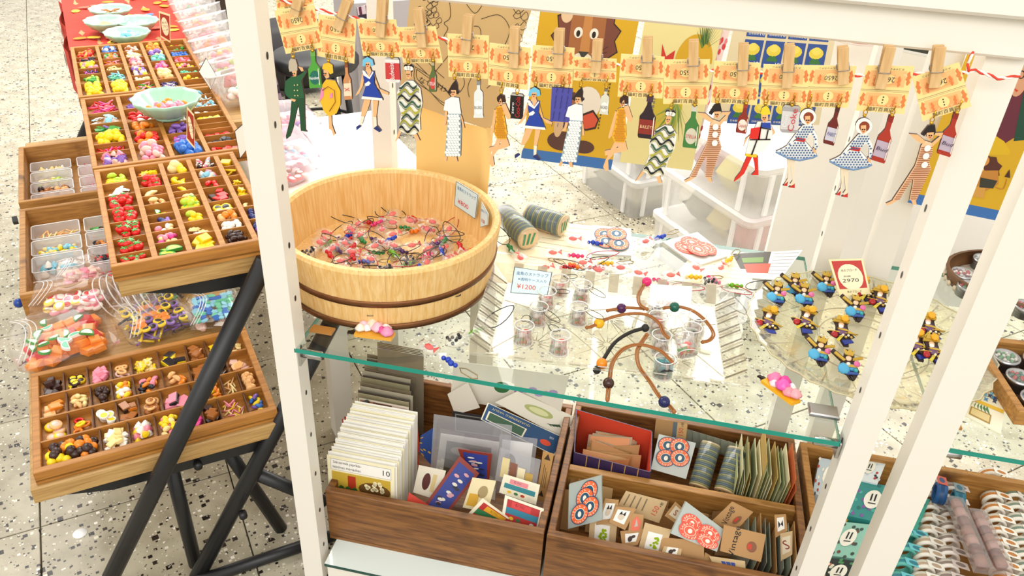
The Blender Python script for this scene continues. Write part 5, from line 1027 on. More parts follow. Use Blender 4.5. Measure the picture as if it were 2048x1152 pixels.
# red envelopes, tall dark postcards
RED = mat('#c8442c', .6)
for k, Q in enumerate(([(684, 838), (832, 868), (838, 930), (690, 900)], [(722, 822), (835, 848), (840, 905), (726, 880)], [(688, 833), (768, 838), (775, 880), (694, 875)])):
    vq('red_envelope', ['red envelope standing right behind the recipe cards', 'wide red envelope leaning behind the recipe cards', 'small red envelope at the left behind the recipe cards'][k], 'envelope', Q, 1.262+.006*k, 1.245+.006*k, None, RED)
def townart(m, q):
    qr(m, q, .0, 0, 1, 1, .0001, mat('#efe9dc')); qr(m, q, .02, .03, .34, .97, .0002, mat('#b07c62', .4)); qr(m, q, .28, .03, .66, .97, .0003, mat('#6a4636', .4)); qr(m, q, .64, .03, .98, .97, .0002, mat('#cdb8b0', .4))
    for i in range(4):
        for j in range(3): qr(m, q, .34+.08*i, .2+.25*j, .39+.08*i, .36+.25*j, .0005, mat('#d8c46a', .4))
for k in range(15):
    y = 1.275+.0085*k; x0 = PY(712, 800, 1.275).x-.0015*k+random.uniform(-.004, .004); w = .118+random.uniform(-.004, .004); zt = PY(712, 800, 1.275).z+.0018*k+random.uniform(-.004, .004)
    P = [Vector((x0, y+.012, zt)), Vector((x0+w, y+.012, zt-.002)), Vector((x0+w, y, FLZ)), Vector((x0, y, FLZ))]
    c = ['#8f8468', '#a09878', '#5a5248', '#b5ad98', '#7a6f5a'][k % 5]
    quad_card('postcard', 'postcard of a brick town street at the front of the dark postcard row' if k == 0 else 'sleeved old postcard standing in the dark row at the back left', 'postcard', P, townart if k == 0 else None, mat(c, .5), .0012, None if k == 0 else 'old postcards in the back left row')
for k in range(6):   # tallest sleeves seen through the glass
    y = 1.36+.006*k; a = PY(752, 700-3*k, y); P = [Vector((a.x, y+.008, a.z)), Vector((a.x+.108, y+.008, a.z-.001)), Vector((a.x+.108, y, FLZ)), Vector((a.x, y, FLZ))]
    if y < 1.39: quad_card('photo_sleeve', 'tall clear photo sleeve at the very back of the postcard row', 'sleeve', P, None, clear('#d8d2c4', .5, .1, 1, '#a89c86'), .0012, 'tall sleeves at the back of the postcard row')
# plain prints at the back right of box one
def botan(m, q):
    qd(m, q, .5, .55, .22, .2, .0003, mat('#a9b06a', .5)); qd(m, q, .5, .55, .15, .13, .0005, mat('#d6d6a0', .5))
    for k in range(5): m.flat([q(.7+.02*k, .25), q(.8+.03*k, .15+.05*k), q(.75+.03*k, .2+.06*k)], .0005, mat('#3a5a3a', .5))
def violet(m, q):
    qd(m, q, .45, .5, .07, .14, .0004, mat('#2f6a3a', .5))
    for k in range(6): qd(m, q, .6+.06*k, .45+.05*(k % 3), .04, .06, .0004, mat('#b09ac8', .5), 8)
PR = mat('#e6e0d2', .6)
vq('botanical_print', 'cream print with violet flowers at the back of the postcard box', 'print', [(908, 722), (1138, 752), (1120, 830), (900, 800)], 1.385, 1.365, violet, PR)
vq('botanical_print', 'cream botanical print of a hydrangea leaning at the box back right', 'print', [(1035, 782), (1158, 838), (1118, 872), (990, 805)], 1.368, 1.34, botan, PR, ext=False)
vq('botanical_print', 'plain cream print edge sticking out left of the hydrangea print', 'print', [(895, 788), (935, 765), (960, 815), (910, 830)], 1.36, 1.345, None, PR, ext=False)
vq('dark_print', 'dark framed print standing in front of the cream prints', 'print', [(905, 822), (1010, 838), (1010, 880), (905, 865)], 1.345, 1.33, lambda m, q: (qr(m, q, .05, .1, .95, .9, .0002, mat('#8a8a84')), qr(m, q, .07, .15, .93, .85, .0004, mat('#2a2a2c'))), mat('#26262a', .5))
def navy(m, q):
    qr(m, q, 0, 0, 1, 1, .0001, mat('#efe8d4')); qr(m, q, .015, .03, .985, .97, .0002, mat('#234a78', .5)); qr(m, q, .05, .1, .55, .6, .0004, mat('#e8e0cc', .5)); qr(m, q, .07, .14, .53, .56, .0005, mat('#3a5a44', .5))
    qt(m, q, 'QUASREREKC VASUT', .32, .8, .14, .0005, mat('#d8c890'), rot=math.pi, width=.5); qt(m, q, '100', .86, .72, .16, .0005, mat('#d8dce8'), rot=math.pi); qd(m, q, .82, .38, .07, .14, .0005, mat('#d8482a'))
vq('railway_booklet', 'navy booklet with cream border lying tilted in the postcard box', 'booklet', [(975, 806), (1132, 876), (1108, 912), (962, 838)], 1.33, 1.29, navy, mat('#234a78', .5), .002, ext=False)
# centre of box one: sleeves and photographs
SLV = clear('#f2f2f4', .22, .06, 1.6, '#dfe0e6')
def bw(m, q):
    qr(m, q, .06, .04, .94, .94, .0002, mat('#e9e5da')); qr(m, q, .12, .1, .88, .88, .0004, mat('#5c5848', .3)); qd(m, q, .4, .72, .2, .08, .0006, mat('#c9c4b0', .4)); qd(m, q, .65, .6, .08, .05, .0006, mat('#d9d4c0', .4)); qd(m, q, .45, .4, .05, .14, .0006, mat('#a8a290', .4))
vq('photo_print', 'black and white photograph in the middle of the postcard box', 'photo', [(882, 866), (998, 885), (990, 1000), (868, 965)], 1.225, 1.19, bw, mat('#e9e5da', .5))
vq('photo_sleeve', 'large clear plastic sleeve around the black and white photograph', 'sleeve', [(868, 828), (1024, 852), (1012, 990), (860, 950)], 1.232, 1.195, None, SLV)
vq('photo_sleeve', 'clear sleeve with a white scalloped card right of the photograph', 'sleeve', [(1000, 868), (1075, 878), (1065, 960), (992, 945)], 1.245, 1.215, lambda m, q: (qr(m, q, .08, .1, .9, .88, .0003, mat('#e8e8ea')), qd(m, q, .3, .35, .2, .2, .0005, mat('#3a2420'))), SLV)
vq('blue_envelope', 'blue envelope edge between red envelopes and the clear sleeves', 'envelope', [(842, 870), (868, 856), (864, 930), (838, 905)], 1.24, 1.225, lambda m, q: [qd(m, q, random.random(), random.random(), .12, .03, .0004, mat('#c9a43a')) for _ in range(6)], mat('#26468e', .5), ext=False)
def strip(m, q):
    qr(m, q, .0, .0, 1, 1, .0002, mat('#8a3226', .5)); qr(m, q, .12, .03, .88, .92, .0004, mat('#2f3f92', .5))
    for k in range(16): qd(m, q, .3+.4*random.random(), .1+.75*random.random(), .12, .03, .0006+.0001*k, mat(random.choice(['#e8e4da', '#d8a0b0', '#e8e4da', '#2a2a3a']), .5), 7)
vq('picture_strip', 'long red-edged blue picture strip lying diagonally in the box middle', 'card', [(920, 912), (958, 946), (895, 1030), (848, 1010)], 1.16, 1.085, strip, mat('#8a3226', .5), .002, ext=False)
vq('picture_strip', 'second red-edged blue picture strip standing behind the diagonal one', 'card', [(916, 898), (984, 908), (978, 960), (935, 955)], 1.185, 1.175, strip, mat('#8a3226', .5), .002)
vq('red_card', 'red card edge lying along the front board of the postcard box', 'card', [(818, 985), (880, 1025), (872, 1045), (812, 1010)], 1.075, 1.06, None, mat('#d03a24', .5), .002, ext=False)
def mixed(c1, c2, c3):
    def f(m, q):
        qr(m, q, .08, .08, .92, .9, .0002, mat(c1, .5)); qr(m, q, .08, .35, .92, .6, .0004, mat(c2, .5)); qr(m, q, .2, .62, .7, .86, .0004, mat(c3, .5)); qt(m, q, 'むつに', .42, .76, .13, .0006, INK)
        for k in range(4): qd(m, q, .25+.18*k, .2, .06, .07, .0006, mat(['#e8c030', '#3a7a4a', '#c83a2a', '#e8e0d0'][k]), 8)
    return f
vq('match_label', 'cream card printed pink and teal at the right front of the box', 'card', [(1008, 948), (1080, 970), (1072, 1010), (998, 985)], 1.135, 1.12, mixed('#f0e8d0', '#3a8a98', '#e8909a'), mat('#f4eed8', .5))
vq('match_label', 'cream card printed red and teal nearest the front right', 'card', [(1010, 990), (1088, 1018), (1076, 1066), (1002, 1040)], 1.085, 1.065, mixed('#b83a3a', '#3a86a0', '#d8484a'), mat('#f4eed8', .5))
vq('match_label', 'triangular corner of a red and green printed card at the front board', 'card', [(965, 998), (1040, 1050), (1010, 1062), (928, 1035)], 1.07, 1.055, mixed('#b8302a', '#2f7a4a', '#e0a82a'), mat('#f0e8cc', .5), ext=False)
vq('kraft_tag', 'kraft cardboard tag with arrows along the right board of the box', 'tag', [(1086, 902), (1108, 908), (1088, 1005), (1072, 998)], 1.19, 1.16, lambda m, q: (m.flat([q(.2, .85), q(.8, .85), q(.5, .97)], .0004, mat('#3a2a1a')), m.flat([q(.2, .1), q(.8, .1), q(.5, .22)], .0004, mat('#3a2a1a')), [qr(m, q, .3+.18*k, .28, .36+.18*k, .75-.06*k, .0004, mat('#6a5030')) for k in range(3)]), mat('#b98d55', .7))
vq('photo_sleeve', 'clear sleeve of cream scraps beside the kraft tag', 'sleeve', [(1000, 895), (1082, 920), (1070, 985), (990, 960)], 1.175, 1.15, lambda m, q: [qr(m, q, .1+.2*k, .15+.1*(k % 2), .28+.2*k, .75-.08*k, .0003+.0001*k, mat(['#e0cf9a', '#8a5a48', '#efe4c0', '#caa85a'][k])) for k in range(4)], SLV)
vq('scrap_card', 'cream scalloped scrap card left of the diagonal strip', 'card', [(838, 930), (892, 942), (875, 1000), (826, 985)], 1.135, 1.11, lambda m, q: (qd(m, q, .4, .5, .15, .3, .0004, mat('#5a2e2a')), qr(m, q, .6, .2, .75, .8, .0004, mat('#d9c48a'))), mat('#e6dfcc', .5))
vq('scrap_card', 'cream and yellow paper scrap between strip and printed cards', 'card', [(945, 955), (992, 962), (975, 1025), (925, 1015)], 1.11, 1.085, lambda m, q: (qr(m, q, .1, .1, .5, .5, .0004, mat('#d8a83a')), qd(m, q, .6, .6, .2, .2, .0004, mat('#a8946a'))), mat('#e9dcb2', .5))
# ---------------------------------------------------------------- box two, back half
pb = thing('paper_box', 'open purple patterned box with a red lining in the divided box', 'box', (0, 0, FLZ))
A, B_, Cc, Dd = PZ(1152, 818, .268), PZ(1305, 862, .268), PZ(1302, 945, .268), PZ(1148, 905, .268)
WMX[pb] = Matrix.Translation((0, 0, FLZ))
def wall4(a, b, h, mt_out, mt_in, nm):
    d = (b-a); n = Vector((-d.y, d.x, 0)).normalized()*.002
    V = [a, b, b+n, a+n]; V = [Vector((v.x, v.y, 0)) for v in V]+[Vector((v.x, v.y, h)) for v in V]
    m = MB().add(V, [(0, 1, 5, 4), (1, 2, 6, 5), (3, 0, 4, 7), (4, 5, 6, 7)], mt_out).add(V, [(2, 3, 7, 6)], mt_in)
    for k in range(1, 6):
        p = a.lerp(b, k/6); q2 = a.lerp(b, k/6+.012); s = -n*.15; m.add([(p.x+s.x, p.y+s.y, 0), (q2.x+s.x, q2.y+s.y, 0), (q2.x+s.x, q2.y+s.y, h), (p.x+s.x, p.y+s.y, h)], [(0, 1, 2, 3)], mat('#c89a5a', .5))
    part(nm, m, pb)
PUR = mat('#3c2a52', .5); LIN = mat('#d2482e', .6); hh = .268-FLZ
for a, b in ((Dd, Cc), (Cc, B_), (B_, A), (A, Dd)): wall4(a, b, hh, PUR, LIN, 'side_panel')
KR = mat('#b98f5e', .7); KR2 = mat('#a87c4a', .7); GRY = clear('#c4c8bc', .6, .12, .8, '#9fa498')
def green_stripe(m, q):
    for k in range(5): m.flat([q(.08+.18*k, .05), q(.17+.18*k, .05), q(.09+.18*k, .5), q(.0+.18*k, .5)], .0004, mat('#2f8a5a', .6))
    qr(m, q, .05, .55, .95, .95, .0003, mat('#e0a070', .6))
for k in range(22):
    f = k/22; ctr = (A.lerp(Dd, .12+.76*f)+B_.lerp(Cc, .12+.76*f))/2+Vector((random.uniform(-.014, .014), 0, 0)); a = random.uniform(-.25, .25); w, h = random.uniform(.040, .052), random.uniform(.035, .05)
    ex = Vector((math.cos(a), .25*math.sin(a), math.sin(a)))*w; up = Vector((0, .55, 1)).normalized()*h; z = FLZ+.07-.025*f+random.uniform(-.006, .006); c = Vector((ctr.x, ctr.y-.012, z))
    quad_card('craft_packet', 'green-striped clear packet in the purple box' if k < 6 else 'brown kraft packet stacked in the purple box', 'packet', [c-ex+up, c+ex+up, c+ex-up*.4, c-ex-up*.4], green_stripe if k < 6 else None, clear('#e9e4d4', .5, .1, 1, '#d8cdb4') if k < 6 else [KR, KR2, mat('#c9a878', .7)][k % 3], .0015, 'green-striped packets in the purple box' if k < 6 else 'kraft packets in the purple box')
def price150(m, q):
    qr(m, q, .68, .05, .98, .95, .0003, mat('#d8b07a', .6)); qr(m, q, .55, .05, .68, .95, .0003, mat('#6a7480', .6)); qt(m, q, '150', .82, .45, .3, .0005, INKR, rot=math.pi/2, width=None); qt(m, q, '+税', .85, .85, .16, .0005, INK, rot=math.pi/2)
vq('craft_packet', 'kraft packet priced 150 standing behind the blue coaster packet', 'packet', [(1312, 838), (1376, 845), (1372, 882), (1308, 876)], 1.385, 1.375, price150, KR)
vq('coaster_pack', 'clear packet of orange and blue coasters in the divided box back half', 'packet', [(1318, 868), (1392, 886), (1372, 958), (1302, 938)], 1.325, 1.275, pack_art('b', [(.3, .75), (.6, .8), (.32, .4), (.68, .5)], CO), mat('#b9c0bc', .3), .006)
roll('coaster roll with green striped end standing in the divided box, left one', PY(1397, 975, 1.262), PY(1422, 888, 1.34), .021)
roll('coaster roll with paper label standing in the divided box, right one', PY(1448, 985, 1.25), PY(1475, 900, 1.33), .021)
for k in range(7):
    vq('grey_packet', 'grey clear packet lying behind the coaster rolls', 'packet', [(1372+14*k, 858+4*k), (1428+12*k, 875+4*k), (1425+12*k, 905+3*k), (1372+14*k, 890+3*k)], 1.395-.006*k, 1.385-.006*k, None, GRY, .001, False, 'grey packets behind the coaster rolls')
for k in range(26):
    f = k/25; x = .268+.092*f+random.uniform(-.003, .003); zt = BT+.035+.018*math.sin(k*1.9)+(.03 if 8 < k < 14 else 0); y0 = 1.235+random.uniform(0, .01); lean = .02*(f-.6)
    P = [Vector((x+lean, y0+.105, zt)), Vector((x+lean+.001, y0+.005, zt-.006)), Vector((x-.01, y0, FLZ)), Vector((x-.011, y0+.10, FLZ))]
    c = ['#b9bd8a', '#dcd8b0', '#8f9a72', '#e8e0b8', '#a8a878', '#c9a860'][k % 6] if k < 24 else '#c86a3a'
    quad_card('paper_leaflet', 'thin greenish paper leaflet standing edge-on at the box right', 'leaflet', P, None, mat(c, .6), .0011, 'paper leaflets standing edge-on')
# ---------------------------------------------------------------- box two, front half
def bag_art(kind):
    def f(m, q):
        if kind == 'peridot':
            qr(m, q, .2, .1, .75, .75, .0003, PAPER)
            for k in range(16): qd(m, q, .38+.25*random.random(), .2+.4*random.random(), .05, .05, .0006+.0001*k, mat('#9ab81e', .2), 6)
        elif kind == 'cat': qr(m, q, .15, .2, .8, .85, .0003, PAPER); qd(m, q, .48, .5, .18, .17, .0005, mat('#d8c8b4')); m.flat([q(.32, .6), q(.4, .8), q(.5, .63)], .0006, INK); m.flat([q(.5, .63), q(.62, .8), q(.66, .58)], .0006, INK)
        elif kind == 'vintage': qt(m, q, 'Vintage', .3, .5, .3, .0005, INK, rot=math.pi/2, width=.8); qd(m, q, .72, .45, .12, .2, .0006, mat('#8a5a42')); qr(m, q, .62, .35, .72, .55, .0008, mat('#c8442f'))
        elif kind == 'p150':
            qt(m, q, '150', .82, .45, .34, .0005, INKR, rot=R(78)); qt(m, q, '+税', .9, .8, .16, .0005, INK, rot=R(78))
            for k in range(4): qr(m, q, .1+.14*k, .3, .13+.14*k, .9, .0004, mat('#7a6a50'))
        elif kind == 'dog': qr(m, q, .2, .25, .8, .8, .0003, PAPER); qd(m, q, .45, .45, .12, .18, .0005, mat('#3a2a24')); qd(m, q, .6, .58, .1, .1, .0005, mat('#3a2a24'))
        elif kind == 'orange': m.flat([q(.2, .1), q(.8, .1), q(.85, .6), q(.5, .9), q(.15, .6)], .0004, mat('#e0684a', .4)); m.flat([q(.4, .3), q(.65, .35), q(.5, .75)], .0006, mat('#b8b4a8', .3))
        elif kind == 'blue':
            for k in range(3): qr(m, q, .3+.14*k, .2, .42+.14*k, .75, .0004+.0002*k, mat('#2444a0', .3))
        elif kind == 'bow': qr(m, q, .2, .2, .8, .85, .0003, PAPER); m.flat([q(.3, .35), q(.5, .5), q(.3, .7)], .0005, INK); m.flat([q(.7, .35), q(.5, .5), q(.7, .7)], .0005, INK)
        elif kind == 'swirl': qr(m, q, .15, .2, .85, .85, .0003, mat('#e4d6bc')); qt(m, q, 'S', .5, .5, .5, .0005, mat('#8a2a22'))
    return f
FRONT = [('peridot', [(1180, 1030), (1235, 1040), (1230, 1096), (1177, 1090)], 1.085, 'with yellow-green stones at the left front'), ('cat', [(1210, 998), (1238, 1000), (1228, 1046), (1192, 1050)], 1.10, 'with a small grey picture by the left coasters'), ('cat', [(1232, 1012), (1272, 1018), (1250, 1060), (1218, 1045)], 1.092, 'with a cat face picture'), ('p150', [(1252, 982), (1335, 1004), (1318, 1046), (1232, 1018)], 1.135, 'lying flat with a red 150 price'), ('orange', [(1262, 1026), (1288, 1030), (1284, 1064), (1256, 1066)], 1.088, 'with an orange badge'),
 ('dog', [(1240, 1062), (1290, 1058), (1275, 1090), (1245, 1095)], 1.07, 'with a brown dog figure at the front'), ('peridot', [(1290, 1046), (1342, 1060), (1328, 1112), (1276, 1100)], 1.062, 'with yellow-green stones in the front middle'), ('swirl', [(1352, 1004), (1372, 1022), (1350, 1046), (1330, 1032)], 1.12, 'with a dark red swirl'), ('plain', [(1322, 1075), (1408, 1082), (1408, 1128), (1322, 1116)], 1.055, 'plain kraft at the front board'), ('dog', [(1330, 1088), (1365, 1092), (1360, 1118), (1320, 1112)], 1.05, 'with a small owl picture'),
 ('vintage', [(1465, 1004), (1506, 1024), (1472, 1062), (1420, 1046)], 1.12, 'with Vintage lettering upside down at the back'), ('vintage', [(1448, 1050), (1532, 1070), (1522, 1124), (1440, 1102)], 1.07, 'with Vintage lettering and a toy soldier'), ('blue', [(1418, 1112), (1490, 1122), (1492, 1150), (1432, 1140)], 1.045, 'with blue beads at the front right'), ('plain', [(1410, 1105), (1436, 1120), (1424, 1145), (1406, 1128)], 1.05, 'pale kraft beside the blue beads'), ('bow', [(1548, 1030), (1572, 1028), (1574, 1062), (1552, 1075)], 1.13, 'with a black bow at the right board'), ('swirl', [(1560, 1068), (1585, 1062), (1584, 1110), (1562, 1122)], 1.10, 'small kraft at the right board below the bow')]
for i, (kind, Q, y, w) in enumerate(FRONT): vq('craft_packet', f'kraft craft packet {w}', 'packet', Q, y+.022, y, bag_art(kind), KR if i % 3 else mat('#cfb388', .7), .002, ext=False)
vq('coaster_pack', 'clear packet of orange and blue coasters leaning at the divided box left', 'packet', [(1138, 970), (1203, 952), (1204, 1040), (1136, 1058)], 1.105, 1.08, pack_art('b', [(.62, .75), (.5, .62), (.66, .4), (.36, .3)], CO), mat('#aab4b0', .3), .006)
vq('coaster_pack', 'clear packet of red round coasters leaning in the front half', 'packet', [(1374, 1004), (1446, 1058), (1436, 1105), (1340, 1066)], 1.10, 1.065, pack_art('r', [(.3, .55), (.32, .3), (.72, .55), (.72, .25)], CO), mat('#b4bcb8', .3), .006)
for k in range(16):
    x = -.07+.022*k+random.uniform(-.004, .004); y = 1.165+random.uniform(-.012, .03); a = random.uniform(-.5, .5); w, h = .026, random.uniform(.075, .115); ex = Vector((math.cos(a), .2, math.sin(a)*.6))*w; up = Vector((math.sin(a)*.1, .25, 1)).normalized(); c = Vector((x, y, FLZ))
    quad_card('craft_packet', 'brown kraft packet standing along the divider in the front half', 'packet', [c-ex+up*h, c+ex+up*h, c+ex, c-ex], None if k % 4 else bag_art('plain'), [KR, KR2, mat('#9a7448', .7), mat('#c2a070', .7)][k % 4], .0012, 'kraft packets along the divider')
for k in range(10):
    x = .27+.0105*k; y = 1.06+random.uniform(0, .02); P = [Vector((x+.012, y+.11, BT-.01+.012*math.sin(k))), Vector((x+.012, y+.01, BT-.02+.012*math.sin(k))), Vector((x, y, FLZ)), Vector((x, y+.10, FLZ))]
    quad_card('grey_packet', 'grey-green packet standing edge-on at the front right of the box', 'packet', P, None, [GRY, mat('#7d8474', .5), KR2][k % 3], .0014, 'grey-green packets edge-on')
# ================================================================ round crystal plate with brooches
PC = Vector((.405, 1.252, ZS+.0008)); PR_ = .205
pl = thing('crystal_plate', 'large round clear crystal plate of doll brooches across both shelves', 'plate', Matrix.Translation(PC))
part('plate_dish', MB().lathe([(0, .002), (PR_*.55, .002), (PR_*.8, .008), (PR_, .024), (PR_*.985, .026), (PR_*.78, .011), (PR_*.55, .0045), (0, .0045)], clear('#f6f4e4', .14, .05, 1.5, '#f3efd8'), 64, wob=lambda i: 1+.012*math.cos(i*math.pi)), pl)
rr = MB()
for i in range(40):
    a = 2*math.pi*i/40; c, d = math.cos(a), math.sin(a); a2 = a+.11; c2, d2 = math.cos(a2), math.sin(a2)
    rr.add([(PR_*.62*c, PR_*.62*d, .0065), (PR_*.96*c2-.002*d, PR_*.96*d2+.002*c, .0225), (PR_*.96*c2+.002*d, PR_*.96*d2-.002*c, .0225)], [(0, 1, 2)], HZ1 if i % 2 else HZ2)
    rr.add([(PR_*.62*c, PR_*.62*d, .0065), (PR_*.96*math.cos(a-.11)-.002*d, PR_*.96*math.sin(a-.11)+.002*c, .0225), (PR_*.96*math.cos(a-.11)+.002*d, PR_*.96*math.sin(a-.11)-.002*c, .0225)], [(0, 1, 2)], HZ1)
part('rim_edge', MB().tube([(PR_*.99*(1+.012*math.cos(i*math.pi))*math.cos(2*math.pi*i/64), PR_*.99*(1+.012*math.cos(i*math.pi))*math.sin(2*math.pi*i/64), .025) for i in range(64)], .0016, clear('#f4f0dc', .5, .05, 1.4, '#e9e2c4'), 5, True), pl)
part('fan_cut', rr, pl)['kind'] = 'stuff'
for k in range(3): part('ring_cut', MB().tube([(PR_*(.25+.13*k)*math.cos(a), PR_*(.25+.13*k)*math.sin(a), .0050) for a in [2*math.pi*i/36 for i in range(36)]], .0012, HZ1, 4, True), pl)
def brooch(label, p, rz, kind, s=1.0):
    t = thing('doll_brooch', label, 'brooch', LM(p, rz, R(32), 0, s) @ Matrix.Translation((0, .024, 0))); B = mat('#2e1a12', .5); G2 = mat('#c9a545', .3, .6); G3_ = mat('#b8942e', .4, .3); K_ = lambda nm, m: part(nm, m, t)
    fl = lambda x, y, r, c, sx=1, sy=1, z=.004, ro=.35: MB().ball((x, y, z), r, mat(c, ro), 10, 5, sx=sx, sy=sy, sz=.34)
    if kind == 'man':
        K_('wood_base', MB().prism([(-.016, -.008), (-.004, -.014), (.002, -.026), (.010, -.026), (.010, -.014), (.022, -.008), (.012, .002), (.011, .014), (.016, .024), (.004, .030), (-.013, .024), (-.009, .012), (-.010, .002), (-.024, .000)], 0, .003, B))
        K_('hat_brim', MB().prism([(-.014, .018), (.013, .016), (.015, .021), (-.012, .024)], .003, .006, G3_)); K_('hat_crown', MB().prism([(-.009, .022), (.010, .020), (.008, .029), (-.005, .030)], .003, .007, G2))
        K_('hat_flower', MB().lathe([(0, .006), (.0058, .006), (.006, .009), (.003, .0105), (0, .010)], mat('#e8a814', .35), 16, LM((.006, .024, 0)), wob=lambda i: 1+.18*(i % 2)))
        K_('face', fl(0, .0135, .0052, '#e6b894')); K_('beard', fl(-.001, .0095, .0045, '#ece8e0', z=.005)); K_('coat', fl(.001, .001, .0085, '#6a4a6e', 1.05, 1.05)); K_('collar', MB().prism([(-.008, .006), (.008, .004), (.010, .000), (-.006, .003)], .005, .0075, G2))
        K_('red_sack', MB().ball((-.013, -.006, .005), .0062, mat('#a8141c', .2), 10, 6, sz=.6)); K_('blue_boot', MB().prism([(-.002, -.016), (.014, -.014), (.018, -.019), (.002, -.024)], .003, .0065, mat('#22348a', .3)))
        for k in range(5): K_('gem', MB().ball((-.004+.0045*k, -.010+.003*(k % 2), .0065), .0024, mat('#e6dfca' if k % 2 else '#c8a850', .1), 8, 5))
        K_('gold_feather', MB().prism([(-.012, -.016), (.001, -.004), (.003, -.006), (-.008, -.020)], .006, .0075, mat('#d6c23c', .3, .3))); K_('gold_spear', MB().tube([(-.022, .001, .005), (.026, -.004, .006)], .0010, G2, 6)); K_('gold_lace', MB().prism([(.008, .004), (.022, -.003), (.024, -.006), (.010, -.002)], .004, .006, G2))
    else:
        K_('wood_base', MB().prism([(-.026, .018), (-.010, .004), (-.012, -.014), (.000, -.018), (.006, -.026), (.014, -.024), (.020, -.010), (.012, .004), (.010, .024), (-.004, .026), (-.006, .012), (-.022, .024)], 0, .003, B))
        K_('puff_skirt', MB().lathe([(0, .003), (.0085, .003), (.009, .006), (.005, .0085), (0, .008)], mat('#4fa8d2', .55), 18, LM((-.005, -.009, 0)), wob=lambda i: 1+.12*(i % 2)))
        K_('bodice', fl(.008, -.005, .0065, '#3f92c4', 1.2)); K_('sash', MB().prism([(-.004, -.001), (.014, -.001), (.016, -.005), (-.002, -.006)], .005, .007, G2)); K_('gem', MB().ball((.001, -.001, .007), .0033, mat('#ece6d8', .1), 9, 6)); K_('gem', MB().ball((.013, -.010, .006), .0036, mat('#2fa0a8', .15), 9, 6))
        K_('face', fl(.002, .010, .005, '#eccaa8')); K_('gold_crown', MB().prism([(-.004, .015), (.008, .014), (.011, .025), (.006, .021), (.003, .027), (-.001, .021), (-.006, .025)], .003, .007, G2)); K_('gold_wing', MB().prism([(-.022, .014), (-.006, .003), (-.003, .006), (-.019, .018)], .004, .007, G2)); K_('gold_wing', MB().prism([(.008, .006), (.024, .012), (.022, .016), (.008, .011)], .004, .006, G3_))
        K_('pink_flower', MB().lathe([(0, .005), (.0045, .005), (.0045, .008), (0, .009)], mat('#dc6aa0', .4), 12, LM((.014, .001, 0)), wob=lambda i: 1+.2*(i % 2))); K_('boot', MB().tube([(.006, -.018, .003), (.011, -.027, .003)], .0024, mat('#1d1412', .4), 6)); K_('blue_hem', MB().prism([(-.002, -.014), (.016, -.012), (.018, -.016), (.0, -.019)], .003, .006, mat('#2f4f9a', .3)))
BR = [('lady', 400, 395, 'at the back left of the plate'), ('lady', 290, 440, 'with gold wings at the plate left'), ('lady', 450, 450, 'behind the two left men'), ('lady', 570, 385, 'with dark gown beside the price card'), ('lady', 725, 520, 'right of centre with a puffy blue skirt'), ('lady', 520, 760, 'ornate, at the front of the plate'), ('lady', 690, 840, 'nearest the front with a big blue puff'), ('man', 245, 600, 'leftmost on the plate'), ('man', 445, 595, 'second from the left'), ('man', 670, 660, 'in the plate middle'), ('man', 800, 430, 'beside the red price card'), ('man', 870, 480, 'half hidden by the post'), ('man', 1150, 640, 'seen in the gap between the posts, back'), ('man', 1180, 770, 'seen in the gap between the posts, front'), ('man', 1080, 740, 'beside the post edge in the gap')]
for i, (k, x, y, w) in enumerate(BR): brooch(f'{"blue-skirted lady" if k == "lady" else "gold-hatted man"} brooch {w}', PZ(1440+x/2.743, 440+(y+30)/2.743, ZS+.008), random.uniform(-.3, .3), k, 1.02)
def art2970(m, q):
    qr(m, q, .06, .18, .94, .95, .0002, mat('#c23a34', .5)); qd(m, q, .5, .5, .38, .36, .0004, mat('#f6ecc8', .5)); qt(m, q, '木のブローチ', .5, .68, .08, .0006, INK, width=.5); qt(m, q, '2970', .47, .4, .14, .0006, INK, width=.5); qt(m, q, '税込価格', .4, .52, .05, .0006, INK); qt(m, q, '木のブローチ', .5, .09, .07, .0006, INK, width=.45)
quad_card('price_card', 'red and cream price card reading 2970 standing in the round plate', 'price card', [PZ(1657, 519, ZS+.075), PZ(1726, 517, ZS+.075), PZ(1741, 588, ZS+.022), PZ(1680, 592, ZS+.022)], art2970, mat('#f4e6b4', .5))
# hair clips with resin sweets
def hairclip(label, p, rz, cols, plank):
    t = thing('hair_clip', label, 'hair clip', LM(p, rz)); part('alligator_clip', MB().box((-.042, -.005, 0), (-.008, .005, .003), mat('#3a2a1c', .4, .5), bev=.001), t)
    part('clip_jaw', MB().prism([(-.044, -.008), (-.03, -.004), (-.03, .0), (-.044, -.002)], .003, .006, mat('#2a2018', .4, .5)), t)
    part('biscuit_base', MB().prism([(-.03, -.014), (.034, -.012), (.036, .006), (.0, .008), (-.03, .004)], .003, .009, mat(plank, .3)), t)
    for k, (x, y, r, c) in enumerate(cols): part('resin_flower' if k % 2 else 'resin_cream', MB().lathe([(0, 0), (r, 0), (r*1.05, r*.4), (r*.75, r*.7), (r*.5, r*1.1), (0, r*1.4)], mat(c, .25), 12, LM((x, y, .009+.002*(k % 3))), wob=(lambda i: 1+.14*(i % 2))), t)
hairclip('hair clip heaped with pastel pink cream sweets before the wooden tub', PZ(748, 672, ZS+.001), R(2), [(-.02, .008, .010, '#f2c8d8'), (-.006, .014, .011, '#f4d8c0'), (.006, .004, .010, '#f0b8c8'), (.018, .010, .009, '#f8e8e8'), (.024, -.002, .010, '#e890b8'), (-.022, -.003, .008, '#f6e8d8'), (.004, .018, .009, '#f6c8b0'), (-.012, .002, .007, '#f8f0f0'), (.014, .0, .007, '#d84890')], '#e8a83a')
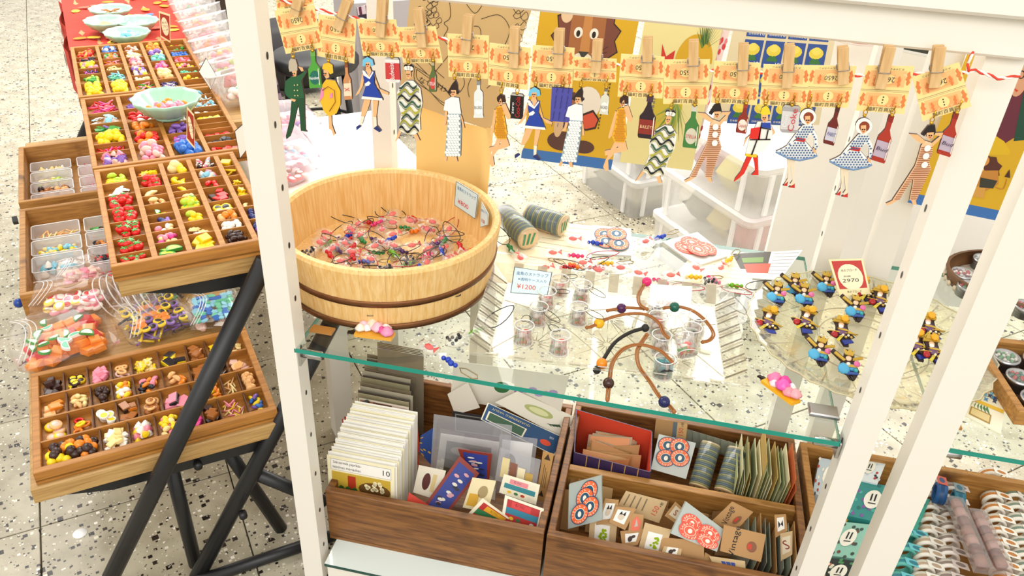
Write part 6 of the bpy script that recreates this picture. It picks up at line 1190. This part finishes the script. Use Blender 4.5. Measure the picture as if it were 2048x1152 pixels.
hairclip('hair clip with hot pink flowers and pearls before the round plate', PZ(1560, 785, ZS+.001), R(-48), [(-.02, .006, .011, '#e87aa8'), (-.006, .012, .010, '#e03a98'), (.002, .0, .011, '#e85ab0'), (.012, .008, .008, '#f6ecec'), (.016, -.002, .009, '#f0909a'), (.026, .002, .009, '#f0a0a8'), (-.012, -.004, .007, '#f4d8e4'), (.008, .014, .006, '#f8f4f4')], '#f0b020')
# ================================================================ right unit: oval basket with tins, wooden tray, flower card
def tin(label, p, contents, h=.022, r=.021, lid=True):
    t = thing('round_tin', label, 'tin', Matrix.Translation(p)); part('tin_body', MB().lathe([(0, 0), (r, 0), (r, h*.55), (r*1.04, h*.57), (r*1.04, h), (r*.9, h), (r*.88, h*.8), (0, h*.8)], STEEL, 26), t)
    for i in range(18):
        a = i*2.4; q = r*.78*math.sqrt((i+.5)/18); part('bead', MB().ball((q*math.cos(a), q*math.sin(a), h*.86), .0034, mat(contents[i % len(contents)], .25), 6, 4), t)
    part('clear_window', MB().disc(0, 0, r*.88, r*.88, h*1.0, clear('#ffffff', .02, .03, 1.3), n=20), t)
bk = PZ(1990, 590, ZS+.001)+Vector((.06, .03, 0))
bs = thing('oval_basket', 'oval brown wooden basket with a white lining on the right shelf', 'basket', Matrix.Translation(bk))
part('basket_base', MB().lathe([(0, 0), (.10, 0), (.10, .004), (0, .004)], mat('#efe8d8', .6), 40, sx=1.35), bs)
part('basket_wall', MB().lathe([(.098, 0), (.104, 0), (.112, .03), (.107, .03)], mat('#6e4a2a', .55, noise=40), 40, sx=1.35), bs)
for i in range(36):
    a = 2*math.pi*i/36; part('lace_scallop', MB().lathe([(0, 0), (.006, 0), (.006, .002), (0, .002)], mat('#d8c8a8', .6), 8, LM((1.35*.108*math.cos(a), .108*math.sin(a), .006), a, 0, R(90))), bs)
CTN = [['#b02a2a', '#e8d8d0', '#6a3a5a', '#c8c8c8'], ['#3a7a4a', '#b03a3a', '#e8e0d0', '#a8a8b0'], ['#d8dce0', '#b8bcc4'], ['#b82a3a', '#e8b8b8']]
for i, (x, y, c, w) in enumerate(((1919, 563, 0, 'with red and white beads, leftmost in the oval basket'), (1932, 590, 1, 'with green and red beads at the basket front'), (1962, 535, 2, 'with silver beads at the basket back'), (1966, 580, 3, 'with pink beads in the basket, beside the post'), (2045, 630, 3, 'with red beads at the right frame edge'))): tin(f'round metal tin {w}', PZ(x, y, ZS+.006), CTN[c])
wt = thing('wooden_tray', 'orange-brown wooden tray of round tins at the right frame edge', 'tray', LM(PZ(2030, 860, ZS+.001)+Vector((.0, .012, 0)), R(6)))
for a, b in (((0, 0, 0), (.3, .012, .028)), ((0, .19, 0), (.3, .202, .028)), ((0, .012, 0), (.012, .19, .028)), ((.288, .012, 0), (.3, .19, .028))): part('side_board', MB().box(a, b, MIDW, bev=.0015), wt)
part('tray_floor', MB().box((.012, .012, 0), (.288, .19, .004), mat('#4a3020', .6)), wt)
for i in range(3):
    for j in range(3): tin(f'round metal tin in the right wooden tray, {ORD[i]} column, {ORD[j]} from the front', WMX[wt] @ Vector((.042+.05*i, .04+.055*j, .0045)), [['#2a4a9a', '#6a8ac8'], ['#a83a3a', '#3a6a5a'], ['#4a8a5a', '#c8c8c0']][(i+j) % 3])
def flowers(m, q):
    for k in range(26): u, v = .2+.6*random.random(), .42+.45*random.random(); m.flat([q(u+.07*(1 if i % 2 else .4)*math.cos(i*.785), v+.05*(1 if i % 2 else .4)*math.sin(i*.785)) for i in range(8)], .0004+.00005*k, mat(random.choice(['#5aa8d8', '#7fc0e4', '#3f8ac0', '#3a4a6a']), .5))
    qr(m, q, .02, .33, .98, .39, .0006, mat('#e0b83a', .5))
    for k in range(6): m.flat([q(.3+.06*k, .28), q(.33+.06*k, .34), q(.28+.09*k, .2)], .0005, mat('#4a7a4a', .5))
    qr(m, q, .3, .06, .75, .22, .0005, mat('#a8843a', .4)); qr(m, q, .33, .08, .72, .2, .0007, mat('#d8c48a', .4))
quad_card('flower_card', 'cream card with blue cornflowers and a gold band on the right shelf', 'card', [PZ(1938, 735, ZS+.002), PZ(2020, 755, ZS+.002), PZ(2002, 868, ZS+.002), PZ(1908, 820, ZS+.002)], flowers, mat('#e9e4cc', .6))
# ================================================================ lower right box: soap boxes and tape rolls
b3 = wooden_box('long wooden box of soap boxes and tape rolls under the right shelf', .402, 1.10, 1.02, 1.428, .1105, .25, MIDW)
def soap(label, Q, z, h, base, art=None, group=None):
    P = [PZ(x, y, z) for x, y in Q]; c = sum(P, Vector())/4; t = thing('soap_box', label, 'box', Matrix.Translation(Vector((c.x, c.y, z-h)))); m = MB(); L4 = [((p.x-c.x), (p.y-c.y)) for p in P]
    part('carton', MB().prism(L4, 0, h, base), t); a = MB()
    def q(u, v):
        A_ = [L4[3][k]*(1-u)+L4[2][k]*u for k in (0, 1)]; B2 = [L4[0][k]*(1-u)+L4[1][k]*u for k in (0, 1)]; return (A_[0]*(1-v)+B2[0]*v, A_[1]*(1-v)+B2[1]*v)
    if art:
        for k in range(22): qd(a, q, random.random(), random.random(), .05, .05, h+.0003+.00002*k, mat(random.choice(art), .5), 7)
    qd(a, q, .5, .55, .2, .26, h+.0012, mat('#f2eee2', .5)); qr(a, q, .44, .5, .48, .7, h+.0016, INK); qr(a, q, .53, .5, .57, .7, h+.0016, INK); qr(a, q, .42, .42, .6, .45, h+.0016, INK); part('printed_label', a, t)
SZ = .236
soap('teal floral soap box in the gap between the white posts', [(1712, 962), (1800, 975), (1772, 1048), (1690, 1030)], SZ, .03, mat('#2f8a86', .5), ['#7a5a9a', '#2a6a6a', '#4aa89a'])
soap('white soap box with cranes behind the teal box', [(1722, 912), (1775, 918), (1755, 968), (1700, 955)], SZ+.004, .03, mat('#dfe6ea', .5), ['#2a2a34', '#b03030', '#c8d4da'])
soap('mint soap box with dark cranes nearer the front', [(1672, 1042), (1750, 1050), (1716, 1118), (1640, 1108)], SZ, .03, mat('#8fc4b4', .5), ['#3a4a44', '#6a4a3a'])
soap('black soap box with green leaves at the bottom edge', [(1650, 1115), (1730, 1125), (1700, 1180), (1620, 1170)], SZ, .03, mat('#1f2a2a', .5), ['#4a8a5a', '#c86a4a', '#e8e0d0'])
soap('yellow and blue flowered soap box beside the post', [(1688, 1000), (1716, 1005), (1690, 1050), (1668, 1045)], SZ-.01, .03, mat('#c89a2a', .5), ['#3a5aa0', '#c8402a', '#e8d04a'])
soap('teal soap box behind the right post', [(1800, 990), (1860, 998), (1835, 1060), (1780, 1050)], SZ-.006, .03, mat('#3a9a8a', .5), ['#2a6a5a'])
soap('red and white soap box at the left wall of the long box', [(1640, 915), (1690, 925), (1660, 1000), (1625, 985)], SZ, .03, mat('#b8c4cc', .5), ['#a83a2a', '#e8e0d0', '#3a3a3a'])
tpm = {}
def tape(p, rz, body, edge, tagc, label, group, r=.021, w=.0175):
    k = (body, edge, tagc)
    t = thing('tape_roll', label, 'tape', LM(p, rz), group)
    if k not in tpm:
        X = Matrix.Rotation(R(90), 4, 'X'); a = MB().lathe([(r*.7, -w/2), (r, -w/2), (r, w/2), (r*.7, w/2), (r*.7, -w/2)], mat(body, .45), 22, X).mesh('tape_body')
        b = MB().lathe([(r*1.005, -w*.18), (r*1.012, 0), (r*1.005, w*.18)], mat(edge, .45), 22, X).mesh('print_band')
        c = MB().box((-r*.1, -w*.48, r*1.03), (r*1.5, w*.48, r*1.06), mat(tagc, .5)).disc(r*.72, 0, r*.5, w*.28, r*1.066, mat(edge, .5), n=12).mesh('paper_tab')
        tpm[k] = (a, b, c)
    part('tape_body', tpm[k][0], t); part('print_band', tpm[k][1], t); part('paper_tab', tpm[k][2], t, Matrix.Rotation(R(14), 4, 'Y'))
COLS = [(1822, 1062, 1800, 1150, 4, ('#5ab4a8', '#2a7a8a', '#6ac4d0'), 'teal'), (1868, 960, 1850, 1150, 9, ('#e9e4d8', '#b8a088', '#efece4'), 'white and grey'), (1905, 970, 1900, 1150, 8, ('#e4dcd4', '#8a7a72', '#d8ccc8'), 'pale mauve'), (1985, 940, 2010, 1150, 10, ('#efe9dc', '#c07a34', '#f6f2e8'), 'white bread-print'), (2028, 960, 2060, 1150, 9, ('#ebe6da', '#7a8a7a', '#f0ece2'), 'pale green-print'), (2085, 980, 2110, 1150, 8, ('#e6e2da', '#a89a8a', '#efece4'), 'cream')]
for ci, (x0, y0, x1, y1, n, cs, w) in enumerate(COLS):
    for k in range(n):
        f = k/(n-1); p = PZ(x0+(x1-x0)*f, y0+(y1-y0)*f, .228); tape(Vector((p.x, p.y, .207)), R(4), *cs, f'{w} decorative tape roll standing in a row in the long box', f'{w} tape rolls in a row')
for k, (x, y, cs, w) in enumerate(((1880, 985, ('#20558e', '#16406e', '#c8503a'), 'deep blue tape roll with a red tab lying at the row back'), (1915, 1000, ('#1f6f86', '#1a5a70', '#7a8a8e'), 'thick petrol blue tape roll lying on the pale rows'))):
    p = PZ(x, y, .25); tape(Vector((p.x, p.y, .247)), R(80), *cs, w, None, .022, .02)
for k, (x0, y0, x1, y1) in enumerate(((1905, 1005, 1965, 1148), (1948, 1030, 2005, 1150))):
    a, b = PZ(x0, y0, .245), PZ(x1, y1, .245); d = (b-a); M = Matrix.Translation((a+b)/2) @ Matrix.Rotation(math.atan2(d.y, d.x), 4, 'Z'); L_ = d.length
    t = thing('tape_tube', ['clear tube of pinkish tape rolls lying on the rows, left one', 'clear tube of pinkish tape rolls lying on the rows, right one'][k], 'tube', M)
    part('clear_sleeve', MB().box((-L_/2, -.016, -.004), (L_/2, .016, .022), clear('#f4ecea', .12, .05, 1.6), bev=.004), t)
    for i in range(7): part('tape_disc', MB().tube([(-L_/2+.008+i*(L_-.016)/7, 0, .009), (-L_/2+.008+(i+.8)*(L_-.016)/7, 0, .009)], .0115, mat(['#a8786a', '#c8a09a', '#8a5a5a'][i % 3], .5), 14), t)
# ================================================================ posters hanging behind the shelf
YP = 1.462
def poster(label, Q, art, base, y=YP, name='poster', cat='poster', th=.0008): return quad_card(name, label, cat, [PY(x, yy, y) for x, yy in Q], art, base, th)
def line(m, q, pts, w=.006, z=.0006, c='#3a3028'):
    P = [Vector((*q(u, v), z)) for u, v in pts]; m.tube(P, w*.09, mat(c, .7), 4)
def curve(*p, n=10):
    out = []
    for i in range(len(p)-1):
        p0, p1, p2, p3 = p[max(i-1, 0)], p[i], p[i+1], p[min(i+2, len(p)-1)]
        for k in range(n):
            t = k/n; out.append(tuple(.5*((2*p1[j])+(p2[j]-p0[j])*t+(2*p0[j]-5*p1[j]+4*p2[j]-p3[j])*t*t+(3*p1[j]-p0[j]-3*p2[j]+p3[j])*t**3) for j in (0, 1)))
    return out+[p[-1]]
def tanart(m, q):
    for pts in (((.3, 1), (.36, .8), (.32, .74), (.36, .7), (.34, .62), (.42, .56), (.5, .6), (.52, .7)), ((.42, .95), (.55, .84), (.6, .9)), ((.5, .72), (.62, .74), (.66, .62), (.6, .5), (.7, .42)), ((.62, .8), (.76, .84), (.88, .74), (.86, .58), (.78, .5), (.68, .55), (.64, .68)), ((.72, .5), (.66, .3), (.7, .2)), ((.86, .58), (.9, .4), (.84, .3)), ((.1, .5), (.3, .36), (.42, .3)), ((.05, .42), (.25, .3)), ((.3, .3), (.42, .5)), ((.55, .4), (.62, .3), (.6, .22)), ((.8, .95), (.9, .86), (.96, .92))): line(m, q, curve(*pts))
    for k in range(26): u = .05+.2*random.random(); v = .62+.36*random.random(); line(m, q, curve((u, v), (u+.03, v+.03), (u+.05, v), (u+.02, v-.02), (u, v)), .005)
    for k in range(8): u = .86+.1*random.random(); v = .5+.4*random.random(); line(m, q, curve((u, v), (u+.03, v+.04), (u+.06, v), (u+.03, v-.02), (u, v)), .005)
    for d in (0, .02): line(m, q, curve((.12+d, .34-d), (.3, .28-d), (.5-d, .18+d), (.56-d, .1+d), (.46, .08+d), (.3, .16), (.14+d, .22+d), (.12+d, .34-d)), .006)
    qt(m, q, 'なせひわ', .32, .22, .06, .0008, mat('#3a3028'), rot=-.2)
poster('tan sheet with a black line drawing hanging behind the twine', [(822, -24), (1074, -12), (980, 260), (798, 200)], tanart, mat('#d2b27c', .7))
def jag(cx, cy, rx, ry, n, k=.84): return [(cx+rx*(1 if i % 2 else k)*math.cos(2*math.pi*i/n), cy+ry*(1 if i % 2 else k)*math.sin(2*math.pi*i/n)) for i in range(n)]
def lionart(m, q, small=False):
    def fl(pts, z, c): m.flat([q(*p) for p in pts], z, mat(c, .55))
    def el(u, v, ru, rv, z, c, **k): qd(m, q, u, v, ru, rv, z, mat(c, .55), **k)
    qr(m, q, 0, 0, 1, .065, .0004, mat('#3f74b8', .5))
    if not small:
        fl(jag(.5, .74, .36, .24, 26), .0003, '#3a2620'); fl(jag(.5, .74, .345, .228, 26), .0004, '#7c4636'); fl([(.33, .86), (.48, .92), (.68, .86), (.7, .66), (.62, .56), (.42, .56), (.34, .66)], .0006, '#a86a3c'); fl([(.46, .9), (.54, .9), (.56, .66), (.46, .66)], .0008, '#c98a4c')
        for u in (.42, .58): el(u, .77, .045, .03, .001, '#f4efe0'); el(u, .765, .02, .018, .0012, '#26201c')
        el(.28, .86, .06, .045, .0007, '#e8c8a0'); el(.5, .61, .12, .055, .001, '#efe2cc'); fl([(.45, .67), (.56, .67), (.5, .63)], .0014, '#3a3a38'); el(.64, .66, .05, .035, .0012, '#e8b49a')
        for k in range(3): line(m, q, [(.4, .62-.012*k), (.3, .635-.02*k)], .004, .0014); line(m, q, [(.62, .66-.01*k), (.74, .71-.03*k)], .004, .0014)
        el(.62, .38, .15, .1, .0006, '#efe6d6'); el(.45, .33, .15, .11, .0005, '#5a3a30'); el(.45, .33, .11, .08, .0007, '#9a5f44'); fl([(.55, .24), (.6, .32), (.7, .35), (.78, .3), (.76, .24), (.66, .22)], .0009, '#3a2620'); fl([(.57, .245), (.61, .31), (.7, .335), (.765, .295), (.745, .25), (.66, .232)], .0011, '#d8563a')
        el(.42, .14, .16, .06, .0006, '#5a3a30'); el(.66, .12, .12, .04, .0006, '#5a3a30'); el(.36, .24, .05, .08, .0008, '#d8b48a')
        for k in range(9): qr(m, q, .82, .60-.02*k, .835, .612-.02*k, .0006, mat('#5a4a20')); qr(m, q, .78, .40-.02*k, .793, .412-.02*k, .0006, mat('#5a4a20'))
    else:
        fl([(.45, 1), (.95, 1), (.95, .55), (.75, .45), (.5, .55)], .0003, '#6a2a3a'); fl([(.75, 1), (.98, 1), (.98, .5), (.85, .48)], .0005, '#1f4a3a'); el(.72, .82, .1, .1, .0007, '#dba27c')
        for u in (.72, .8): m.tube([Vector((*q(u+.035*math.cos(a), .84+.02*math.sin(a)), .0012)) for a in [2*math.pi*i/12 for i in range(12)]], .0008, INK, 4, True)
        fl([(.66, .77), (.74, .755), (.72, .745)], .0010, '#d8482a'); fl([(.42, .45), (.6, .5), (.75, .47), (.85, .42), (.85, .40), (.4, .35)], .0006, '#e2b820')
        fl(jag(.62, .3, .2, .085, 18), .0008, '#5a2e22'); el(.6, .34, .06, .032, .001, '#e09a4a'); el(.54, .27, .1, .05, .0011, '#e8b45a'); fl([(.6, .28), (.78, .3), (.82, .22), (.7, .16), (.58, .2)], .0012, '#c8883a'); fl([(.62, .24), (.8, .24), (.78, .19), (.64, .18)], .0014, '#3a3a30'); fl([(.5, .12), (.72, .12), (.7, .19), (.54, .18)], .0013, '#d8a04a'); fl([(.86, .27), (.89, .32), (.92, .27)], .0012, '#4a2a20'); line(m, q, curve((.8, .2), (.88, .2), (.89, .26)), .008, .0012, '#c8883a'); el(.48, .25, .03, .02, .0016, '#c8382a')
YEL = mat('#dcae24', .5)
poster('yellow children poster of a lion with a blue band hanging at the back', [(1087, -30), (1288, -14), (1222, 340), (1042, 316)], lionart, YEL)
poster('yellow poster of a small lion with blue band between the white units', [(1950, 70), (2105, 95), (2012, 445), (1815, 405)], lambda m, q: lionart(m, q, True), YEL, 1.445)
def pine(m, q):
    el = lambda u, v, ru, rv, z, c, **k: qd(m, q, u, v, ru, rv, z, mat(c, .55), **k)
    el(.72, .66, .24, .16, .0003, '#d8a824', a0=0, a1=180); el(.5, .38, .2, .2, .0003, '#d0b83a')
    for k in range(14): a = R(20+k*10.5); m.flat([q(.84+.03*math.cos(a), .74+.03*math.sin(a)), q(.84+.2*math.cos(a)+.03, .76+.2*math.sin(a)), q(.84+.05*math.cos(a+.3), .74+.03*math.sin(a+.3))], .0005+.00003*k, mat(['#4a6a2e', '#6a8a3e', '#3a5a28'][k % 3], .55))
    for k in range(12): a = R(200+k*12); m.flat([q(.62, .42), q(.62+.3*math.cos(a), .4+.26*math.sin(a)), q(.66, .40)], .0005+.00003*k, mat(['#8aa04a', '#b0b858', '#6a8a3e'][k % 3], .55))
    m.flat([q(.28, .75), q(.36, .68), q(.46, .72), q(.46, .62), q(.36, .64), q(.3, .66)], .0006, mat('#d0362c', .5))
    for k in range(9): qr(m, q, .3, .42-.025*k, .33, .437-.025*k, .0005, mat('#8a8468'))
poster('pale yellow poster of a pineapple with spiky green leaves', [(1298, -6), (1456, 6), (1383, 341), (1239, 324)], pine, mat('#ecdf9c', .6), YP+.004)
def stamps(m, q):
    for i in range(4):
        for j in range(4):
            u, v = .14+.205*i, .75-.255*j; qr(m, q, u, v, u+.185, v+.23, .0003, mat('#33549c', .5)); qd(m, q, u+.092, v+.15, .07, .05, .0005, mat('#ecd44a', .5), 12); qd(m, q, u+.092, v+.17, .045, .035, .0006, mat('#f4e068', .5), 10)
            for k in range(5): qd(m, q, u+.06+.016*k, v+.07+.02*(k % 2), .022, .016, .0005+.00003*k, mat('#3f7a3e', .5), 7)
            qt(m, q, '10', u+.15, v+.03, .05, .0006, PAPER); qt(m, q, '日本郵便', u+.07, v+.025, .022, .0006, PAPER)
poster('sheet of blue postage stamps with yellow chrysanthemums', [(1478, 8), (1680, 26), (1638, 250), (1425, 242)], stamps, mat('#e6d6b0', .6), YP+.002, 'stamp_sheet', 'stamp sheet')
def redfl(m, q):
    for k in range(60): qd(m, q, random.random(), random.random(), .12, .022, .0003+.00002*k, mat(random.choice(['#d8404a', '#e8808a', '#b02a34', '#f6e8e6']), .4), 7)
poster('narrow red and white floral packet between pineapple and stamps', [(1448, 10), (1474, 12), (1392, 300), (1376, 292)], redfl, mat('#f0d8d6', .4), YP+.008, 'floral_packet', 'packet')
# curled kraft sheet behind the tub
m = MB(); V = []; n = 14
for i in range(n+1):
    u = i/n; x = 832+155*u; yt = 203+54*u+10*math.sin(math.pi*u); yc = 1.485+.03*math.sin(math.pi*u)-.05*max(0, u-.75)*4
    p = PY(x, yt, yc); V += [p, Vector((p.x+.01*u-.02*(u > .9), p.y-.012, ZS+.002))]
wsolo('kraft_sheet', m.add(V, [(2*i, 2*i+1, 2*i+3, 2*i+2) for i in range(n)], mat('#f8d68c', .6), True), 'curled golden kraft sheet standing behind the wooden tub', 'paper')
# ================================================================ low white table, bags, stool and things at the back left
wt2 = thing('white_table', 'low white table with square legs behind the wooden tub', 'table', TM(.58, 2.06)); Z4 = .45
part('table_top', MB().box((-.24, -.53, Z4-.03), (.25, .54, Z4), WHITE, bev=.003), wt2)
for x, y in ((-.20, -.50), (.19, -.50), (-.20, .49), (.19, .49)): part('leg', MB().box((x-.024, y-.024, 0), (x+.024, y+.024, Z4-.03), WHITE, bev=.003), wt2)
quad_card('paper_sheet', 'blank white sheet lying on the low white table', 'paper', [TW(.56, 2.58, Z4+.001), TW(.82, 2.56, Z4+.001), TW(.82, 2.12, Z4+.001), TW(.56, 2.14, Z4+.001)], None, mat('#ffffff', .6), .0006)
PK = clear('#fdf2f6', .16, .06, 1.8, '#fbeef4')
for k, (tx, ty, z, w, d, h, sp, lab) in enumerate(((.44, 2.28, Z4, .2, .24, .09, ('egg', 'p/w/s', 26, .8), 'clear pinkish plastic bag nearest on the low white table'), (.50, 2.48, Z4, .2, .2, .10, ('ball', 'w/p/v', 24, .7), 'clear plastic bag behind the nearest pinkish bag'), (.42, 2.14, Z4, .16, .12, .07, ('disc', 'nw/rw/w', 26, .8), 'clear bag with brown and white sweets at the table front'))):
    bag(lab, TM(tx, ty, z, R(10*k)), w, d, h, [sp], ['in the near pink bag', 'in the far pink bag', 'in the front table bag'][k], PK)
st = thing('stool', 'black round stool standing behind the bags', 'stool', TM(.82, 3.30))
part('seat', MB().lathe([(0, .40), (.17, .40), (.18, .415), (.18, .44), (.165, .455), (0, .455)], BLACK, 30), st)
for k in range(4): a = R(45+90*k); part('leg', MB().tube([(.13*math.cos(a), .13*math.sin(a), .40), (.17*math.cos(a), .17*math.sin(a), 0)], .014, BLACK, 8), st)
part('foot_ring', MB().tube([(.155*math.cos(a), .155*math.sin(a), .16) for a in [2*math.pi*i/24 for i in range(24)]], .007, BLACK, 6, True), st)
gm = MB().box((-.22, -.02, 0), (.25, .3, .62), mat('#a8a2a4', .6), bev=.005); solo('grey_cabinet', gm, 'plain grey cabinet standing behind the low white table', 'cabinet', TM(1.25, 3.42))
def plaid(m, q):
    for k in range(4): qr(m, q, .05+.25*k, 0, .15+.25*k, 1, .0004, mat('#5a2038', .8)); qr(m, q, 0, .05+.25*k, 1, .15+.25*k, .0006, mat('#2a1a2c', .8))
quad_card('plaid_cloth', 'purple plaid cloth hanging over the grey cabinet edge', 'cloth', [TW(1.04, 3.395, .60), TW(1.16, 3.395, .62), TW(1.18, 3.39, .22), TW(1.07, 3.39, .28)], plaid, mat('#c8b8c0', .8), .003)
solo('black_bag', pillow(.5, .3, .34, mat('#221f22', .6), 8, .012), 'slumped black bag at the back above the first tickets', 'bag', TM(.93, 4.2, .02))
quad_card('plaid_cloth', 'small purple plaid cloth beside the left post top', 'cloth', [TW(.52, 3.7, .30), TW(.72, 3.7, .34), TW(.74, 3.5, .02), TW(.5, 3.5, .02)], plaid, mat('#8a7080', .8), .003)
sf = MB().box((-.14, -.1, 0), (.14, .1, .9), mat('#3a2a20', .6), bev=.004); solo('dark_crate', sf, 'dark brown wooden crate at the far end of the bench', 'crate', TM(.36, 3.42))
def cow(m, q):
    for k in range(6): qd(m, q, .15+.7*random.random(), .1+.8*random.random(), .08, .1, .0004, INK, 9)
quad_card('spotted_card', 'white card with black spots at the far end of the bench', 'card', [TW(.20, 3.16, .99), TW(.42, 3.16, .99), TW(.42, 3.12, .76), TW(.20, 3.12, .76)], cow, mat('#efece2', .6), .003)
quad_card('white_sign', 'blank white sign leaning beside the spotted card', 'sign', [TW(.06, 3.30, 1.0), TW(.17, 3.30, 1.0), TW(.13, 3.20, .76), TW(.03, 3.20, .76)], None, PAPER, .003)
# ================================================================ stacked translucent storage boxes on the floor
def storage(label, tx0, ty0, z, W, D, H, colors, where):
    M = TM(tx0, ty0, z); t = thing('storage_box', label, 'box', M); r = .03
    def ring(i, zz, n=24):
        return [((W/2)+((W/2-i-r)*(1 if math.cos(a) > 0 else -1)+r*math.cos(a)), (D/2)+((D/2-i-r)*(1 if math.sin(a) > 0 else -1)+r*math.sin(a)), zz) for a in [2*math.pi*(k+.5)/n for k in range(n)]]
    n = 24; V = ring(.018, 0)+ring(.008, H-.03); part('box_shell', MB().add(V, [tuple(range(n-1, -1, -1))]+[(i, (i+1) % n, n+(i+1) % n, n+i) for i in range(n)], FROST, False), t)
    V = ring(.004, H-.03)+ring(0, H-.022)+ring(0, H-.006)+ring(.012, H); part('lid', MB().add(V, [(k*n+i, k*n+(i+1) % n, (k+1)*n+(i+1) % n, (k+1)*n+i) for k in range(3) for i in range(n)]+[tuple(range(3*n, 4*n))], clear('#f6f6f6', .6, .2, .8), False), t)
    for x in (.06, W-.06): part('corner_rib', MB().box((x-.008, .004, .01), (x+.008, .012, H-.03), clear('#ffffff', .5, .2, .8), bev=.001), t)
    for y in (.07, D-.07): part('corner_rib', MB().box((.004, y-.008, .01), (.012, y+.008, H-.03), clear('#ffffff', .5, .2, .8), bev=.001), t)
    for k, (c, a, b) in enumerate(colors): part('packed_goods', pillow(a, b, H*.62, mat(c, .6), 5, .006), t, Matrix.Translation((W/2+(k-.5*(len(colors)-1))*.07*0, .09+k*(D-.12)/max(1, len(colors)), .008)))
SW, SDp, SH_ = .29, .47, .174
G1 = [('#a8a090', .2, .13), ('#c8c0a8', .2, .13), ('#8a8478', .2, .12)]; G2_ = [('#c85a4a', .2, .12), ('#d8c25a', .2, .12), ('#9a9a8a', .2, .12)]; G3 = [('#7a6a4a', .2, .13), ('#d8c83a', .2, .12), ('#a85a6a', .2, .12)]
storage('translucent storage box at the bottom of the right stack', 1.665, 1.58, 0, SW, SDp, SH_, G1, 0); storage('translucent storage box in the middle of the right stack', 1.665, 1.575, SH_+.001, SW, SDp, SH_, G2_, 0); storage('translucent storage box on top of the right stack', 1.66, 1.57, 2*SH_+.002, SW, SDp, SH_, G3, 0)
storage('translucent storage box at the bottom of the left stack', 1.745, 2.26, 0, .27, .43, .165, [('#b0a890', .2, .12), ('#5a5444', .2, .12), ('#8a8a6a', .2, .12)], 0); storage('translucent storage box upper in the left stack', 1.745, 2.255, .166, .27, .43, .165, [('#8a8078', .2, .12), ('#6a5a6a', .2, .12)], 0)
# mirror corner and twine spool glimpsed between the right posts
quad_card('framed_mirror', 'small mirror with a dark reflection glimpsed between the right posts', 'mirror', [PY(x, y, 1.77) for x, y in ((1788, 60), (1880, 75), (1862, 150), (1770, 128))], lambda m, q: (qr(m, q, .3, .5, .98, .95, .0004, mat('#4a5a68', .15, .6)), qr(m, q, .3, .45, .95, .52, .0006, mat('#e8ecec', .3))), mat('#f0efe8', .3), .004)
t = thing('twine_spool', 'coil of red and white twine on the white cupboard behind the stamps', 'twine', Matrix.Translation(PY(1712, 76, 1.74)))
for k in range(5): part('twine_turn', MB().tube([(.05*math.cos(a), .05*math.sin(a), .003*k) for a in [2*math.pi*i/28 for i in range(28)]], .0024, mat('#d8545a' if k % 2 else '#f4e8e6', .8), 6, True), t)
